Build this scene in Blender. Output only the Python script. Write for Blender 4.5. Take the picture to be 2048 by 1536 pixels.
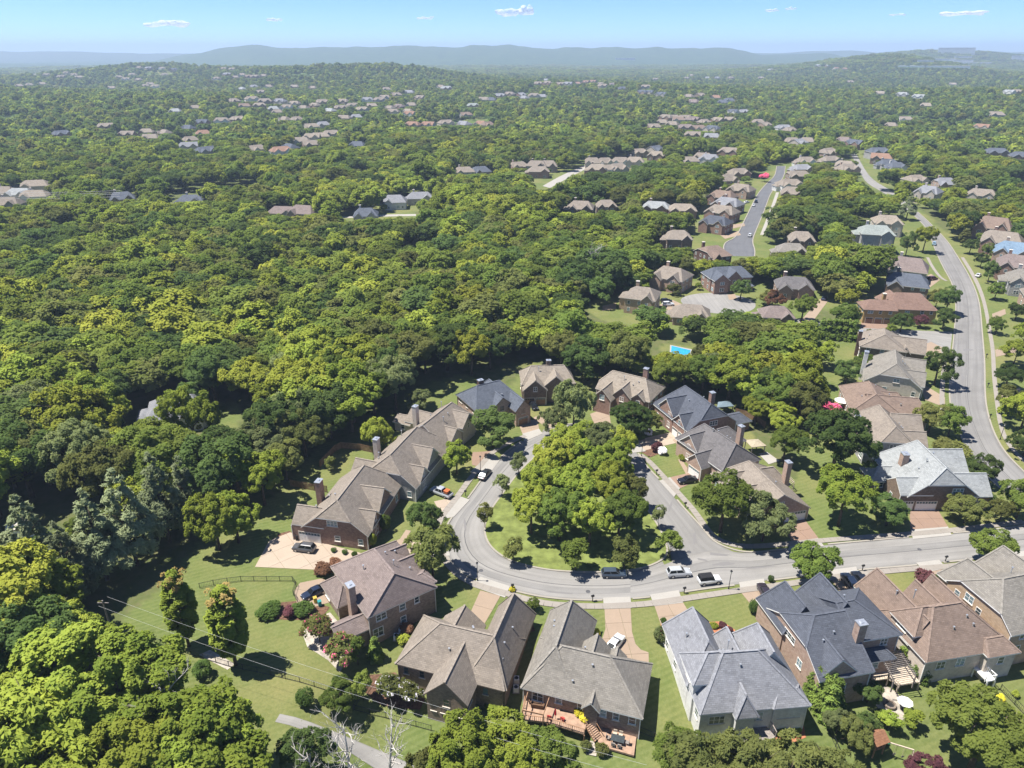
import bpy, bmesh, math, random
import numpy as np
from mathutils import Vector, Matrix, geometry as mgeo

for o in list(bpy.data.objects):
    bpy.data.objects.remove(o, do_unlink=True)
SC = bpy.context.scene
COL = SC.collection

# ------------------------------------------------------------------ camera
CAM_H, CAM_F, PITCH = 90.0, 1420.0, math.radians(25.0)     # drone height, focal length (px of a 2048 px frame), tilt
cd = bpy.data.cameras.new('camera')
cd.sensor_width = 36.0
cd.lens = CAM_F / 2048 * 36.0
cd.clip_start, cd.clip_end = 1.0, 80000.0
cam = bpy.data.objects.new('camera', cd)
COL.objects.link(cam)
cam.location = (0, 0, CAM_H)
cam.rotation_euler = (math.pi / 2 - PITCH, 0, 0)
SC.camera = cam

# ------------------------------------------------------------------ sky and sun
SUN_EL, SUN_AZ = 66.0, 273.0        # elevation; compass bearing the light comes from (+Y = 0, +X = 90)
w = bpy.data.worlds.new('World')
SC.world = w
w.use_nodes = True
nt = w.node_tree
bg = nt.nodes['Background']
sky = nt.nodes.new('ShaderNodeTexSky')
sky.sky_type = 'NISHITA'
sky.sun_disc = False
sky.sun_elevation = math.radians(SUN_EL)
sky.sun_rotation = math.radians(SUN_AZ)
sky.altitude = 6000.0
sky.air_density = 1.0
sky.dust_density = 0.0
sky.ozone_density = 9.0
nt.links.new(sky.outputs[0], bg.inputs[0])
bg.inputs[1].default_value = 0.102
sd = bpy.data.lights.new('sun', 'SUN')
sd.energy = 4.8
sd.angle = math.radians(0.53)
sd.color = (1.0, 0.955, 0.88)
sun = bpy.data.objects.new('sun', sd)
COL.objects.link(sun)
_a, _e = math.radians(SUN_AZ), math.radians(SUN_EL)
_d = Vector((math.sin(_a) * math.cos(_e), math.cos(_a) * math.cos(_e), math.sin(_e)))
sun.rotation_euler = _d.to_track_quat('Z', 'Y').to_euler()
sun.location = (-60, 0, 140)
SC.view_settings.view_transform = 'Standard'
SC.view_settings.look = 'None'
SC.view_settings.exposure = 1.04
SC.view_settings.gamma = 1.0
SC.view_settings.use_curve_mapping = False
SC.cycles.max_bounces = 6
SC.cycles.diffuse_bounces = 3
SC.cycles.glossy_bounces = 2
SC.cycles.transmission_bounces = 3
SC.cycles.transparent_max_bounces = 6
SC.cycles.volume_bounces = 0
SC.cycles.use_denoising = True
SC.cycles.denoiser = 'OPENIMAGEDENOISE'
SC.cycles.denoising_input_passes = 'RGB_ALBEDO_NORMAL'
SC.cycles.sample_clamp_indirect = 4.0
SC.cycles.caustics_reflective = False
SC.cycles.caustics_refractive = False

# ------------------------------------------------------------------ terrain and survey
SP, CP = math.sin(PITCH), math.cos(PITCH)
YR_X = [-70, -45, -30, -18, -1, 18, 27, 43, 47, 65, 81, 100, 130]
YR_Y = [60, 72, 86, 84, 78, 73.5, 73.0, 74.5, 77.5, 83, 86, 92, 96]
HILLS = [  # x, y, radius x, radius y, height
    (-540, 2150, 300, 420, 30), (-330, 2300, 240, 350, 24), (-820, 2350, 240, 400, 12),
    (-1260, 2700, 190, 330, 24), (-1500, 2650, 260, 330, 6), (-1000, 2600, 500, 400, 30),
    (1560, 3200, 260, 420, 44), (1400, 3300, 420, 500, 26), (1950, 3300, 500, 500, 18),
    (2950, 3900, 500, 700, 16), (3800, 4200, 600, 900, 72), (2350, 4700, 500, 500, 48), (2900, 5100, 700, 600, 84),
    (120, 1750, 420, 240, 20), (900, 1500, 300, 250, 12), (-700, 1300, 500, 250, 10), (-1150, 1500, 350, 200, 16),
]


def wob(x, y, s, ph=0.0):
    return (np.sin(x / s + 1.3 + ph) + np.sin(y / s * 1.17 + 2.1 * ph + .4) + np.sin((x + y) / s * .73 + ph)
            + .6 * np.sin((x * 1.9 - y * 1.4) / s + 3 * ph) + .5 * np.sin((x * 2.7 + y * 2.2) / s + .7 + ph)) / 4.1


def smooth(t):
    t = np.clip(t, 0, 1)
    return t * t * (3 - 2 * t)


def T(x, y):
    """ground height"""
    x = np.asarray(x, float)
    y = np.asarray(y, float)
    z = np.zeros(np.broadcast(x, y).shape)
    s = np.interp(x, YR_X, YR_Y) - y
    z = z - 2.1 * smooth((s + 15) / 16) * smooth((x + 34) / 16)
    z = z - 1.9 * smooth((s - 0) / 13) * smooth((x + 34) / 16)
    r = np.hypot(x, y)
    z = z + smooth((r - 520) / 900) * 11 * wob(x, y, 230, .5)
    for hx, hy, rx, ry, hh in HILLS:
        z = z + hh * np.exp(-(((x - hx) / rx) ** 2 + ((y - hy) / ry) ** 2))
    # the long wooded ridges on the skyline
    az = x / np.maximum(y, 1)
    prof = 132 + 13 * wob(x, 0, 330, 1.0) + 17 * wob(x, 0, 120, 2.0) + 11 * wob(x, 0, 52, 1.0) + 10 * np.exp(-((az + .335) / .022) ** 2) + 16 * np.exp(-((az + .12) / .14) ** 2)
    prof = prof * smooth((az + .50) / .16) * (1 - .42 * smooth((az - .27) / .05)) * (1 - smooth((az - .40) / .06))
    z = z + prof * np.exp(-((y - 7200 - .05 * x) / 900) ** 2) * (y > 3000)
    prof2 = 95 + 34 * wob(x, 0, 700, 3.0) + 14 * wob(x, 0, 240, 1.2)
    z = z + prof2 * np.exp(-((y - 10300) / 900) ** 2) * (y > 5000)
    return z


def ray(px, py):
    u, v = (px - 1024) / CAM_F, (py - 768) / CAM_F
    return u, CP - v * SP, -SP - v * CP


_ts = np.concatenate([np.linspace(60, 400, 140), np.geomspace(402, 12500, 700)])


def G(px, py, dz=0.0):
    """point of the terrain (lifted by dz) seen at a survey pixel"""
    dx, dy, dzz = ray(px, py)
    f = CAM_H + dzz * _ts - T(dx * _ts, dy * _ts) - dz
    k = np.argmax(f < 0)
    if not (f < 0).any():
        k = len(_ts) - 1
    if k == 0:
        t = _ts[0]
    else:
        a, b = _ts[k - 1], _ts[k]
        for _ in range(18):
            m = (a + b) / 2
            if CAM_H + dzz * m - float(T(dx * m, dy * m)) - dz < 0:
                b = m
            else:
                a = m
        t = (a + b) / 2
    x, y = dx * t, dy * t
    return Vector((x, y, float(T(x, y)) + dz))


def AT(px, py, z):
    """point at height z seen at a survey pixel"""
    dx, dy, dz = ray(px, py)
    t = (z - CAM_H) / dz
    return Vector((dx * t, dy * t, z))


def crop(s, ox, oy):
    return lambda x, y: (ox + x / s, oy + y / s)


# ------------------------------------------------------------------ small helpers
def mesh_from(name, verts, faces, mats=(), fmat=None, uvs=None, smooth_=False):
    me = bpy.data.meshes.new(name)
    me.from_pydata([tuple(v) for v in verts], [], faces)
    for m in mats:
        me.materials.append(m)
    if fmat is not None:
        me.polygons.foreach_set('material_index', fmat)
    if uvs is not None:
        lay = me.uv_layers.new(name='UVMap')
        lay.data.foreach_set('uv', np.asarray(uvs, float).ravel())
    if smooth_:
        me.polygons.foreach_set('use_smooth', [True] * len(me.polygons))
    me.update()
    return me


def ob(name, data, parent=None, loc=(0, 0, 0), rz=0.0, scale=None):
    o = bpy.data.objects.new(name, data)
    COL.objects.link(o)
    o.location = loc
    o.rotation_euler = (0, 0, rz)
    if scale is not None:
        o.scale = scale if hasattr(scale, '__len__') else (scale, scale, scale)
    if parent is not None:
        o.parent = parent
    return o


def tag(o, label=None, cat=None, group=None, kind=None):
    if label:
        o['label'] = label
    if cat:
        o['category'] = cat
    if group:
        o['group'] = group
    if kind:
        o['kind'] = kind
    return o


def empty(name, loc, rz=0.0):
    o = ob(name, None, None, loc, rz)
    o.empty_display_size = .5
    return o


class MB:
    """collects boxes, prisms and tubes into one mesh"""

    def __init__(s):
        s.v, s.f, s.m = [], [], []

    def add(s, vs, fs, mi=0):
        k = len(s.v)
        s.v += [tuple(v) for v in vs]
        s.f += [tuple(i + k for i in f) for f in fs]
        s.m += [mi] * len(fs)
        return s

    def box(s, x0, y0, z0, x1, y1, z1, mi=0):
        vs = [(x0, y0, z0), (x1, y0, z0), (x1, y1, z0), (x0, y1, z0), (x0, y0, z1), (x1, y0, z1), (x1, y1, z1), (x0, y1, z1)]
        return s.add(vs, [(3, 2, 1, 0), (4, 5, 6, 7), (0, 1, 5, 4), (1, 2, 6, 5), (2, 3, 7, 6), (3, 0, 4, 7)], mi)

    def beam(s, a, b, w, h=None, mi=0):
        a, b = Vector(a), Vector(b)
        h = h or w
        d = (b - a).normalized()
        up = Vector((0, 0, 1)) if abs(d.z) < .95 else Vector((1, 0, 0))
        sx = d.cross(up).normalized() * w / 2
        sz = sx.cross(d).normalized() * h / 2
        vs = [p + q for p in (a, b) for q in (-sx - sz, sx - sz, sx + sz, -sx + sz)]
        return s.add(vs, [(3, 2, 1, 0), (4, 5, 6, 7), (0, 1, 5, 4), (1, 2, 6, 5), (2, 3, 7, 6), (3, 0, 4, 7)], mi)

    def tube(s, pts, rads, n=6, mi=0):
        pts = [Vector(p) for p in pts]
        k = len(pts)
        vs, fs = [], []
        for i, p in enumerate(pts):
            d = (pts[min(i + 1, k - 1)] - pts[max(i - 1, 0)])
            d = d.normalized() if d.length > 1e-6 else Vector((0, 0, 1))
            up = Vector((0, 1, 0)) if abs(d.y) < .9 else Vector((1, 0, 0))
            a = d.cross(up).normalized()
            b = d.cross(a)
            for j in range(n):
                t = 2 * math.pi * j / n
                vs.append(p + (a * math.cos(t) + b * math.sin(t)) * rads[i])
        for i in range(k - 1):
            for j in range(n):
                fs.append((i * n + j, i * n + (j + 1) % n, (i + 1) * n + (j + 1) % n, (i + 1) * n + j))
        fs.append(tuple(range(n))[::-1])
        fs.append(tuple((k - 1) * n + j for j in range(n)))
        return s.add(vs, fs, mi)

    def prism(s, poly, z0, z1, mi=0):
        n = len(poly)
        vs = [(p[0], p[1], z0) for p in poly] + [(p[0], p[1], z1) for p in poly]
        fs = [tuple(range(n))[::-1], tuple(range(n, 2 * n))] + [(i, (i + 1) % n, n + (i + 1) % n, n + i) for i in range(n)]
        return s.add(vs, fs, mi)

    def mesh(s, name, *mats, smooth_=False):
        return mesh_from(name, s.v, s.f, mats, s.m, None, smooth_)

    def build(s, name, mats, parent=None, loc=(0, 0, 0), rz=0.0, smooth_=False):
        mats = mats if isinstance(mats, (list, tuple)) else [mats]
        return ob(name, s.mesh(name, *mats, smooth_=smooth_), parent, loc, rz)


def ccw(poly):
    a = sum(poly[i][0] * poly[(i + 1) % len(poly)][1] - poly[(i + 1) % len(poly)][0] * poly[i][1] for i in range(len(poly)))
    return poly if a > 0 else poly[::-1]


def inside(p, poly):
    x, y = p[0], p[1]
    c = False
    n = len(poly)
    for i in range(n):
        x0, y0 = poly[i][0], poly[i][1]
        x1, y1 = poly[i - 1][0], poly[i - 1][1]
        if (y0 > y) != (y1 > y) and x < (x1 - x0) * (y - y0) / (y1 - y0) + x0:
            c = not c
    return c


def inside_np(X, Y, poly):
    c = np.zeros(X.shape, bool)
    n = len(poly)
    for i in range(n):
        x0, y0 = poly[i][0], poly[i][1]
        x1, y1 = poly[i - 1][0], poly[i - 1][1]
        if y0 == y1:
            continue
        c ^= ((y0 > Y) != (y1 > Y)) & (X < (x1 - x0) * (Y - y0) / (y1 - y0) + x0)
    return c


def resample(pts, n=None, step=None):
    P = np.array([[p[0], p[1]] for p in pts], float)
    d = np.concatenate([[0], np.cumsum(np.hypot(*np.diff(P, axis=0).T))])
    if n is None:
        n = max(2, int(d[-1] / step) + 1)
    t = np.linspace(0, d[-1], n)
    return np.stack([np.interp(t, d, P[:, 0]), np.interp(t, d, P[:, 1])], 1)


def chaikin(pts, k=2, closed=False):
    P = [np.array(p[:2], float) for p in pts]
    for _ in range(k):
        Q = [] if closed else [P[0]]
        m = len(P)
        for i in range(m if closed else m - 1):
            a, b = P[i], P[(i + 1) % m]
            Q += [a * .75 + b * .25, a * .25 + b * .75]
        if not closed:
            Q.append(P[-1])
        P = Q
    return P


def gpath(pix, dz=0.0):
    return [G(p[0], p[1], dz) for p in pix]


# ------------------------------------------------------------------ materials
MATS = {}


class NT:
    def __init__(s, name):
        s.m = bpy.data.materials.new(name)
        s.m.use_nodes = True
        s.t = s.m.node_tree
        s.t.nodes.clear()
        s.out = s.n('ShaderNodeOutputMaterial')

    def n(s, typ, **kw):
        x = s.t.nodes.new(typ)
        for k, v in kw.items():
            setattr(x, k, v)
        return x

    def l(s, a, b):
        s.t.links.new(a, b)

    def mix(s, fac, a, b, mode='MIX'):
        x = s.n('ShaderNodeMix', data_type='RGBA', blend_type=mode)
        for i, v in ((0, fac), (6, a), (7, b)):
            if hasattr(v, 'links'):
                s.l(v, x.inputs[i])
            elif i == 0:
                x.inputs[i].default_value = v
            else:
                x.inputs[i].default_value = (*v, 1) if len(v) == 3 else v
        return x.outputs[2]

    def noise(s, vec, scale, detail=3.0, rough=.55, dist=0.0):
        x = s.n('ShaderNodeTexNoise')
        x.inputs['Scale'].default_value = scale
        x.inputs['Detail'].default_value = detail
        x.inputs['Roughness'].default_value = rough
        x.inputs['Distortion'].default_value = dist
        if vec is not None:
            s.l(vec, x.inputs['Vector'])
        return x.outputs[0]

    def ramp(s, fac, lo, hi, a=0.0, b=1.0):
        x = s.n('ShaderNodeMapRange')
        x.inputs[1].default_value, x.inputs[2].default_value = lo, hi
        x.inputs[3].default_value, x.inputs[4].default_value = a, b
        s.l(fac, x.inputs[0])
        return x.outputs[0]

    def math(s, op, a, b=0.0):
        x = s.n('ShaderNodeMath', operation=op)
        for sock, v in ((x.inputs[0], a), (x.inputs[1], b)):
            if hasattr(v, 'links'):
                s.l(v, sock)
            else:
                sock.default_value = v
        return x.outputs[0]

    def coord(s, which='Object'):
        return s.n('ShaderNodeTexCoord').outputs[which]

    def map(s, vec, scale=(1, 1, 1), rot=(0, 0, 0)):
        x = s.n('ShaderNodeMapping')
        x.inputs['Scale'].default_value = scale
        x.inputs['Rotation'].default_value = rot
        s.l(vec, x.inputs['Vector'])
        return x.outputs[0]

    def bsdf(s, col, rough=.85, spec=.3, metal=0.0, bump=None, bstr=.3, bdist=.02, **kw):
        p = s.n('ShaderNodeBsdfPrincipled')
        for nm, v in (('Base Color', col), ('Roughness', rough), ('Specular IOR Level', spec), ('Metallic', metal)):
            if hasattr(v, 'links'):
                s.l(v, p.inputs[nm])
            else:
                p.inputs[nm].default_value = (*v, 1) if hasattr(v, '__len__') and len(v) == 3 else v
        for k, v in kw.items():
            p.inputs[k].default_value = v
        if bump is not None:
            b = s.n('ShaderNodeBump')
            b.inputs['Strength'].default_value = bstr
            b.inputs['Distance'].default_value = bdist
            s.l(bump, b.inputs['Height'])
            s.l(b.outputs[0], p.inputs['Normal'])
        s.l(p.outputs[0], s.out.inputs['Surface'])
        return s.m


def mul(c, k):
    return tuple(min(1, x * k) for x in c)


def plain(name, c, rough=.7, spec=.3, metal=0.0, var=.18, scale=2.5):
    if name in MATS:
        return MATS[name]
    t = NT(name)
    f = t.noise(t.coord('Object'), scale, 4)
    col = t.mix(t.ramp(f, .3, .7), mul(c, 1 - var), mul(c, 1 + var))
    MATS[name] = t.bsdf(col, rough, spec, metal)
    return MATS[name]


def shingle(name, c):
    if name in MATS:
        return MATS[name]
    c = mul(c, .78)
    t = NT(name)
    uv = t.coord('UV')
    br = t.n('ShaderNodeTexBrick')
    t.l(uv, br.inputs['Vector'])
    br.inputs['Scale'].default_value = 1.0
    br.inputs['Brick Width'].default_value = .62
    br.inputs['Row Height'].default_value = .27
    br.inputs['Mortar Size'].default_value = .018
    br.inputs['Color1'].default_value = (*mul(c, .76), 1)
    br.inputs['Color2'].default_value = (*mul(c, 1.24), 1)
    br.inputs['Mortar'].default_value = (*mul(c, .45), 1)
    n1 = t.noise(uv, .9, 5, .6)
    n2 = t.noise(t.map(uv, (1.2, .13, 1)), 1.0, 3)
    n3 = t.noise(uv, 5.0, 3, .7)
    col = t.mix(t.ramp(n1, .35, .7, 0, .5), br.outputs[0], mul(c, 1.25))
    col = t.mix(t.ramp(n2, .48, .74, 0, .42), col, mul(c, .68))
    n4 = t.noise(uv, .22, 4, .6)
    col = t.mix(t.ramp(n4, .4, .68, 0, .4), col, mul(c, 1.28))
    col = t.mix(t.ramp(n3, .35, .65, 0, .3), col, mul(c, .7))
    MATS[name] = t.bsdf(col, .95, .12, bump=br.outputs[1], bstr=.5, bdist=-.02)
    return MATS[name]


def brick(name, c1, c2, mortar):
    if name in MATS:
        return MATS[name]
    c1, c2, mortar = mul(c1, .84), mul(c2, .84), mul(mortar, .84)
    t = NT(name)
    uv = t.coord('UV')
    br = t.n('ShaderNodeTexBrick')
    t.l(uv, br.inputs['Vector'])
    br.inputs['Scale'].default_value = 1.0
    br.inputs['Brick Width'].default_value = .42
    br.inputs['Row Height'].default_value = .15
    br.inputs['Mortar Size'].default_value = .016
    br.inputs['Color1'].default_value = (*c1, 1)
    br.inputs['Color2'].default_value = (*c2, 1)
    br.inputs['Mortar'].default_value = (*mortar, 1)
    n = t.noise(uv, 1.7, 4, .65)
    n2 = t.noise(uv, .35, 3)
    col = t.mix(t.ramp(n, .4, .7, 0, .5), br.outputs[0], mul(c1, .55))
    col = t.mix(t.ramp(n2, .45, .75, 0, .45), col, mul(c2, 1.25))
    MATS[name] = t.bsdf(col, .92, .15, bump=br.outputs[1], bstr=.4, bdist=-.01)
    return MATS[name]


def asphalt(name, c, streak=.5):
    c = (c[0] * .75, c[1] * .74, c[2] * .725)
    t = NT(name)
    uv = t.coord('UV')
    st = t.noise(t.map(uv, (.55, .012, 1)), 1.6, 4, .6)
    pt = t.noise(uv, .11, 4, .6)
    gr = t.noise(uv, 3.0, 4, .7)
    col = t.mix(t.ramp(st, .38, .68, 0, streak), mul(c, 1.15), mul(c, .6))
    col = t.mix(t.ramp(pt, .45, .72, 0, .55), col, mul(c, .66))
    col = t.mix(t.ramp(gr, .3, .7, 0, .25), col, mul(c, 1.3))
    gt = t.n('ShaderNodeAttribute', attribute_name='gutter').outputs['Fac']
    gn_ = t.noise(t.map(uv, (1.5, .25, 1)), 1.0, 4, .6)
    col = t.mix(t.math('MULTIPLY', t.ramp(gt, .3, 1, 0, .75), t.ramp(gn_, .3, .7)), col, mul(c, .5))
    sp_ = t.noise(uv, .55, 5, .7)
    col = t.mix(t.ramp(sp_, .64, .72, 0, .5), col, mul(c, .45))
    MATS[name] = t.bsdf(col, .9, .2)
    return MATS[name]


def concrete(name, c, stain=.35):
    c = mul(c, .74)
    t = NT(name)
    g = t.n('ShaderNodeNewGeometry').outputs['Position']
    a = t.noise(g, .35, 5, .65)
    b = t.noise(g, 2.2, 4, .7)
    info = t.n('ShaderNodeObjectInfo').outputs['Random']
    col = t.mix(t.ramp(a, .4, .75, 0, stain), c, mul(c, .68))
    col = t.mix(t.ramp(b, .35, .7, 0, .3), col, mul(c, 1.15))
    col = t.mix(t.ramp(info, 0, 1, 0, .22), col, mul(c, .72))
    MATS[name] = t.bsdf(col, .9, .2)
    return MATS[name]


def leafmat(name, a, b, c, trans=.5, hue=.5):
    """a..b per leaf, drifting towards c from tree to tree"""
    a, b, c = [(min(1, q[0] * 1.64 + .012), min(1, q[1] * 1.50), q[2] * 1.8 + .012) for q in (a, b, c)]
    t = NT(name)
    at = t.n('ShaderNodeAttribute', attribute_name='tint')
    rnd = t.n('ShaderNodeObjectInfo').outputs['Random']
    col = t.mix(at.outputs['Fac'], a, b)
    col = t.mix(t.ramp(rnd, .15, 1, 0, hue), col, c)
    r2 = t.math('FRACT', t.math('MULTIPLY', rnd, 37.7))
    hs = t.n('ShaderNodeHueSaturation')
    t.l(t.ramp(r2, 0, 1, .68, 1.28), hs.inputs['Value'])
    t.l(col, hs.inputs['Color'])
    d = t.n('ShaderNodeBsdfDiffuse')
    tr = t.n('ShaderNodeBsdfTranslucent')
    mx = t.n('ShaderNodeMixShader')
    mx.inputs[0].default_value = trans
    t.l(hs.outputs[0], d.inputs[0])
    br = t.mix(.5, hs.outputs[0], (1.0, 1.0, .35), 'MULTIPLY')
    br = t.mix(1.0, br, (1.25, 1.25, 1.1), 'MULTIPLY')
    t.l(br, tr.inputs[0])
    t.l(d.outputs[0], mx.inputs[1])
    t.l(tr.outputs[0], mx.inputs[2])
    t.l(mx.outputs[0], t.out.inputs['Surface'])
    MATS[name] = t.m
    return t.m


def ground_mat():
    t = NT('ground')
    g = t.n('ShaderNodeNewGeometry').outputs['Position']
    at = t.n('ShaderNodeAttribute', attribute_name='lawn').outputs['Fac']
    n1 = t.noise(g, .045, 5, .6)
    n2 = t.noise(g, .35, 5, .65)
    n3 = t.noise(g, 2.2, 4, .7)
    st = t.n('ShaderNodeTexWave')
    st.inputs['Scale'].default_value = .30
    st.inputs['Distortion'].default_value = 1.2
    st.inputs['Detail Scale'].default_value = .3
    t.l(t.map(g, (1, 1, 1), (0, 0, 1.15)), st.inputs['Vector'])
    lawn = t.mix(t.ramp(n2, .3, .7), (.088, .118, .032), (.145, .170, .058))
    lawn = t.mix(t.ramp(st.outputs['Fac'], .2, .8, 0, .42), lawn, (.165, .190, .07))
    lawn = t.mix(t.ramp(n1, .43, .68, 0, .8), lawn, (.215, .195, .08))
    lawn = t.mix(t.ramp(n3, .35, .7, 0, .45), lawn, (.06, .092, .02))
    wood = t.mix(t.ramp(n2, .35, .65), (.075, .10, .03), (.12, .12, .055))
    far = t.mix(t.ramp(n1, .4, .62), (.045, .085, .022), (.11, .15, .04))
    r = t.n('ShaderNodeVectorMath', operation='LENGTH')
    t.l(g, r.inputs[0])
    base = t.mix(t.ramp(r.outputs['Value'], 500, 900), wood, far)
    col = t.mix(at, base, lawn)
    return t.bsdf(col, .95, .1, bump=n3, bstr=.35, bdist=.06)


def canopy_mat():
    t = NT('far_canopy')
    g = t.n('ShaderNodeNewGeometry').outputs['Position']
    n1 = t.noise(g, .02, 5, .7)
    n2 = t.noise(g, .004, 4, .6)
    col = t.mix(t.ramp(n1, .35, .65), (.022, .05, .014), (.07, .115, .03))
    col = t.mix(t.ramp(n2, .55, .75, 0, .5), col, (.11, .14, .045))
    return t.bsdf(col, .95, .05, bump=n1, bstr=1.0, bdist=8.0)


LAWN = (.115, .18, .03)
M_GROUND = ground_mat()
M_ROAD = asphalt('asphalt_grey', (.255, .25, .243), .55)
M_ROAD2 = asphalt('asphalt_pale', (.30, .292, .28), .6)
M_ROADD = asphalt('asphalt_dark', (.15, .155, .168), .35)
M_CONC = concrete('concrete', (.45, .425, .385))
M_WALK = concrete('concrete_walk', (.36, .325, .285), .45)
M_KERB = concrete('concrete_kerb', (.40, .365, .31))
M_TAN = concrete('concrete_tan', (.40, .305, .225), .35)
M_CREAM = concrete('concrete_cream', (.50, .405, .315), .35)
M_BRKD = concrete('concrete_rose', (.345, .235, .175), .35)
M_MULCH = plain('mulch', (.13, .075, .05), .95, .1, var=.5, scale=3)
M_MULCHR = plain('mulch_red', (.36, .15, .08), .95, .1, var=.35, scale=3)
M_STONE = plain('flagstone', (.36, .32, .27), .9, .2, var=.3, scale=1.2)
M_WHITE = plain('white_paint', (.78, .77, .74), .6, .3, var=.05)
M_TRIM = plain('cream_trim', (.60, .55, .48), .7, .3, var=.06)
M_DTRIM = plain('brown_trim', (.20, .16, .13), .7, .3, var=.1)
M_BLACK = plain('black_metal', (.018, .018, .02), .45, .5, var=.2)
M_METAL = plain('galvanised', (.62, .64, .66), .35, .5, .7, var=.1)
M_DECK = plain('cedar_deck', (.33, .22, .155), .85, .2, var=.2, scale=1.5)
M_CEDAR = plain('cedar_post', (.28, .165, .10), .85, .2, var=.25, scale=3)
M_GREYW = plain('weathered_wood', (.24, .21, .19), .9, .2, var=.25, scale=3)
M_PALEW = plain('pale_wood', (.50, .42, .33), .85, .2, var=.2, scale=3)
M_FENCEW = plain('fence_wood', (.22, .14, .085), .9, .15, var=.3, scale=1.5)
M_BARK = plain('bark', (.105, .082, .062), .95, .1, var=.35, scale=2.0)
M_DEAD = plain('bleached_wood', (.46, .43, .39), .9, .15, var=.25, scale=1.5)
M_TYRE = plain('rubber', (.02, .02, .022), .8, .3, var=.1)
M_RIM = plain('alloy', (.45, .46, .48), .3, .5, .8, var=.05)
M_LAMP = plain('frosted_glass', (.75, .74, .68), .3, .5, var=.03)
M_WIRE = plain('wire_metal', (.42, .42, .41), .6, .3, var=.05)
M_LIGHTR = plain('tail_red', (.35, .01, .01), .25, .5, var=.03)
M_LIGHTW = plain('head_lens', (.8, .8, .8), .15, .6, var=.03)


def glass_mat(name, c, rough=.06):
    t = NT(name)
    info = t.n('ShaderNodeObjectInfo').outputs['Random']
    col = t.mix(t.ramp(info, .35, 1, 0, .9), c, mul(c, 7 if rough < .1 else 2))
    MATS[name] = t.bsdf(col, rough, .45 if rough < .1 else .15)
    return MATS[name]


M_GLASS = glass_mat('window_glass', (.035, .05, .055))
M_CARGL = glass_mat('car_glass', (.008, .010, .012), .18)


def paint(name, c):
    if name in MATS:
        return MATS[name]
    t = NT(name)
    n = t.noise(t.coord('Object'), 1.5, 3)
    MATS[name] = t.bsdf(t.mix(t.ramp(n, .3, .7, 0, .25), c, mul(c, .75)), .28, .5, .25, **{'Coat Weight': .6, 'Coat Roughness': .06})
    return MATS[name]


def pool_water():
    t = NT('pool_water')
    n = t.noise(t.coord('Object'), 1.5, 3)
    return t.bsdf(t.mix(t.ramp(n, .3, .7), (.02, .24, .50), (.05, .36, .62)), .08, .5, bump=n, bstr=.15, bdist=.05)


M_WATER = pool_water()

LEAF = dict(
    maple=leafmat('leaf_maple', (.060, .112, .016), (.115, .178, .026), (.140, .175, .026)),
    dark=leafmat('leaf_dark', (.038, .080, .015), (.078, .136, .026), (.072, .112, .022)),
    yellow=leafmat('leaf_yellow', (.105, .155, .014), (.175, .215, .020), (.185, .205, .022), .3),
    lime=leafmat('leaf_lime', (.085, .145, .014), (.155, .215, .022), (.18, .21, .02), .3),
    olive=leafmat('leaf_olive', (.066, .098, .020), (.122, .155, .034), (.125, .140, .03)),
    pale=leafmat('leaf_pale', (.080, .120, .036), (.150, .190, .062), (.12, .17, .05)),
    pine=leafmat('leaf_pine', (.080, .120, .045), (.150, .190, .080), (.120, .165, .066), .3),
    box=leafmat('leaf_boxwood', (.030, .072, .010), (.070, .130, .018), (.06, .11, .02)),
    cypress=leafmat('leaf_cypress', (.050, .105, .014), (.105, .165, .022), (.10, .15, .02), .15),
    orange=leafmat('leaf_orange', (.12, .115, .025), (.18, .15, .04), (.16, .13, .03), .25),
    plum=leafmat('leaf_plum', (.060, .030, .030), (.125, .060, .050), (.10, .06, .04)),
    rust=leafmat('leaf_rust', (.120, .075, .035), (.190, .120, .055), (.15, .11, .05)),
    pink=leafmat('leaf_pink', (.42, .075, .13), (.58, .17, .22), (.5, .12, .18), .25, .3),
    white=leafmat('leaf_white', (.62, .60, .50), (.78, .76, .68), (.7, .7, .6), .25, .3),
    lemon=leafmat('leaf_lemon', (.36, .36, .02), (.52, .50, .04), (.45, .45, .03), .3, .3),
)

# ------------------------------------------------------------------ ground
def gp2(pix):
    return [tuple(G(*p)[:2]) for p in pix]


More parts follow.
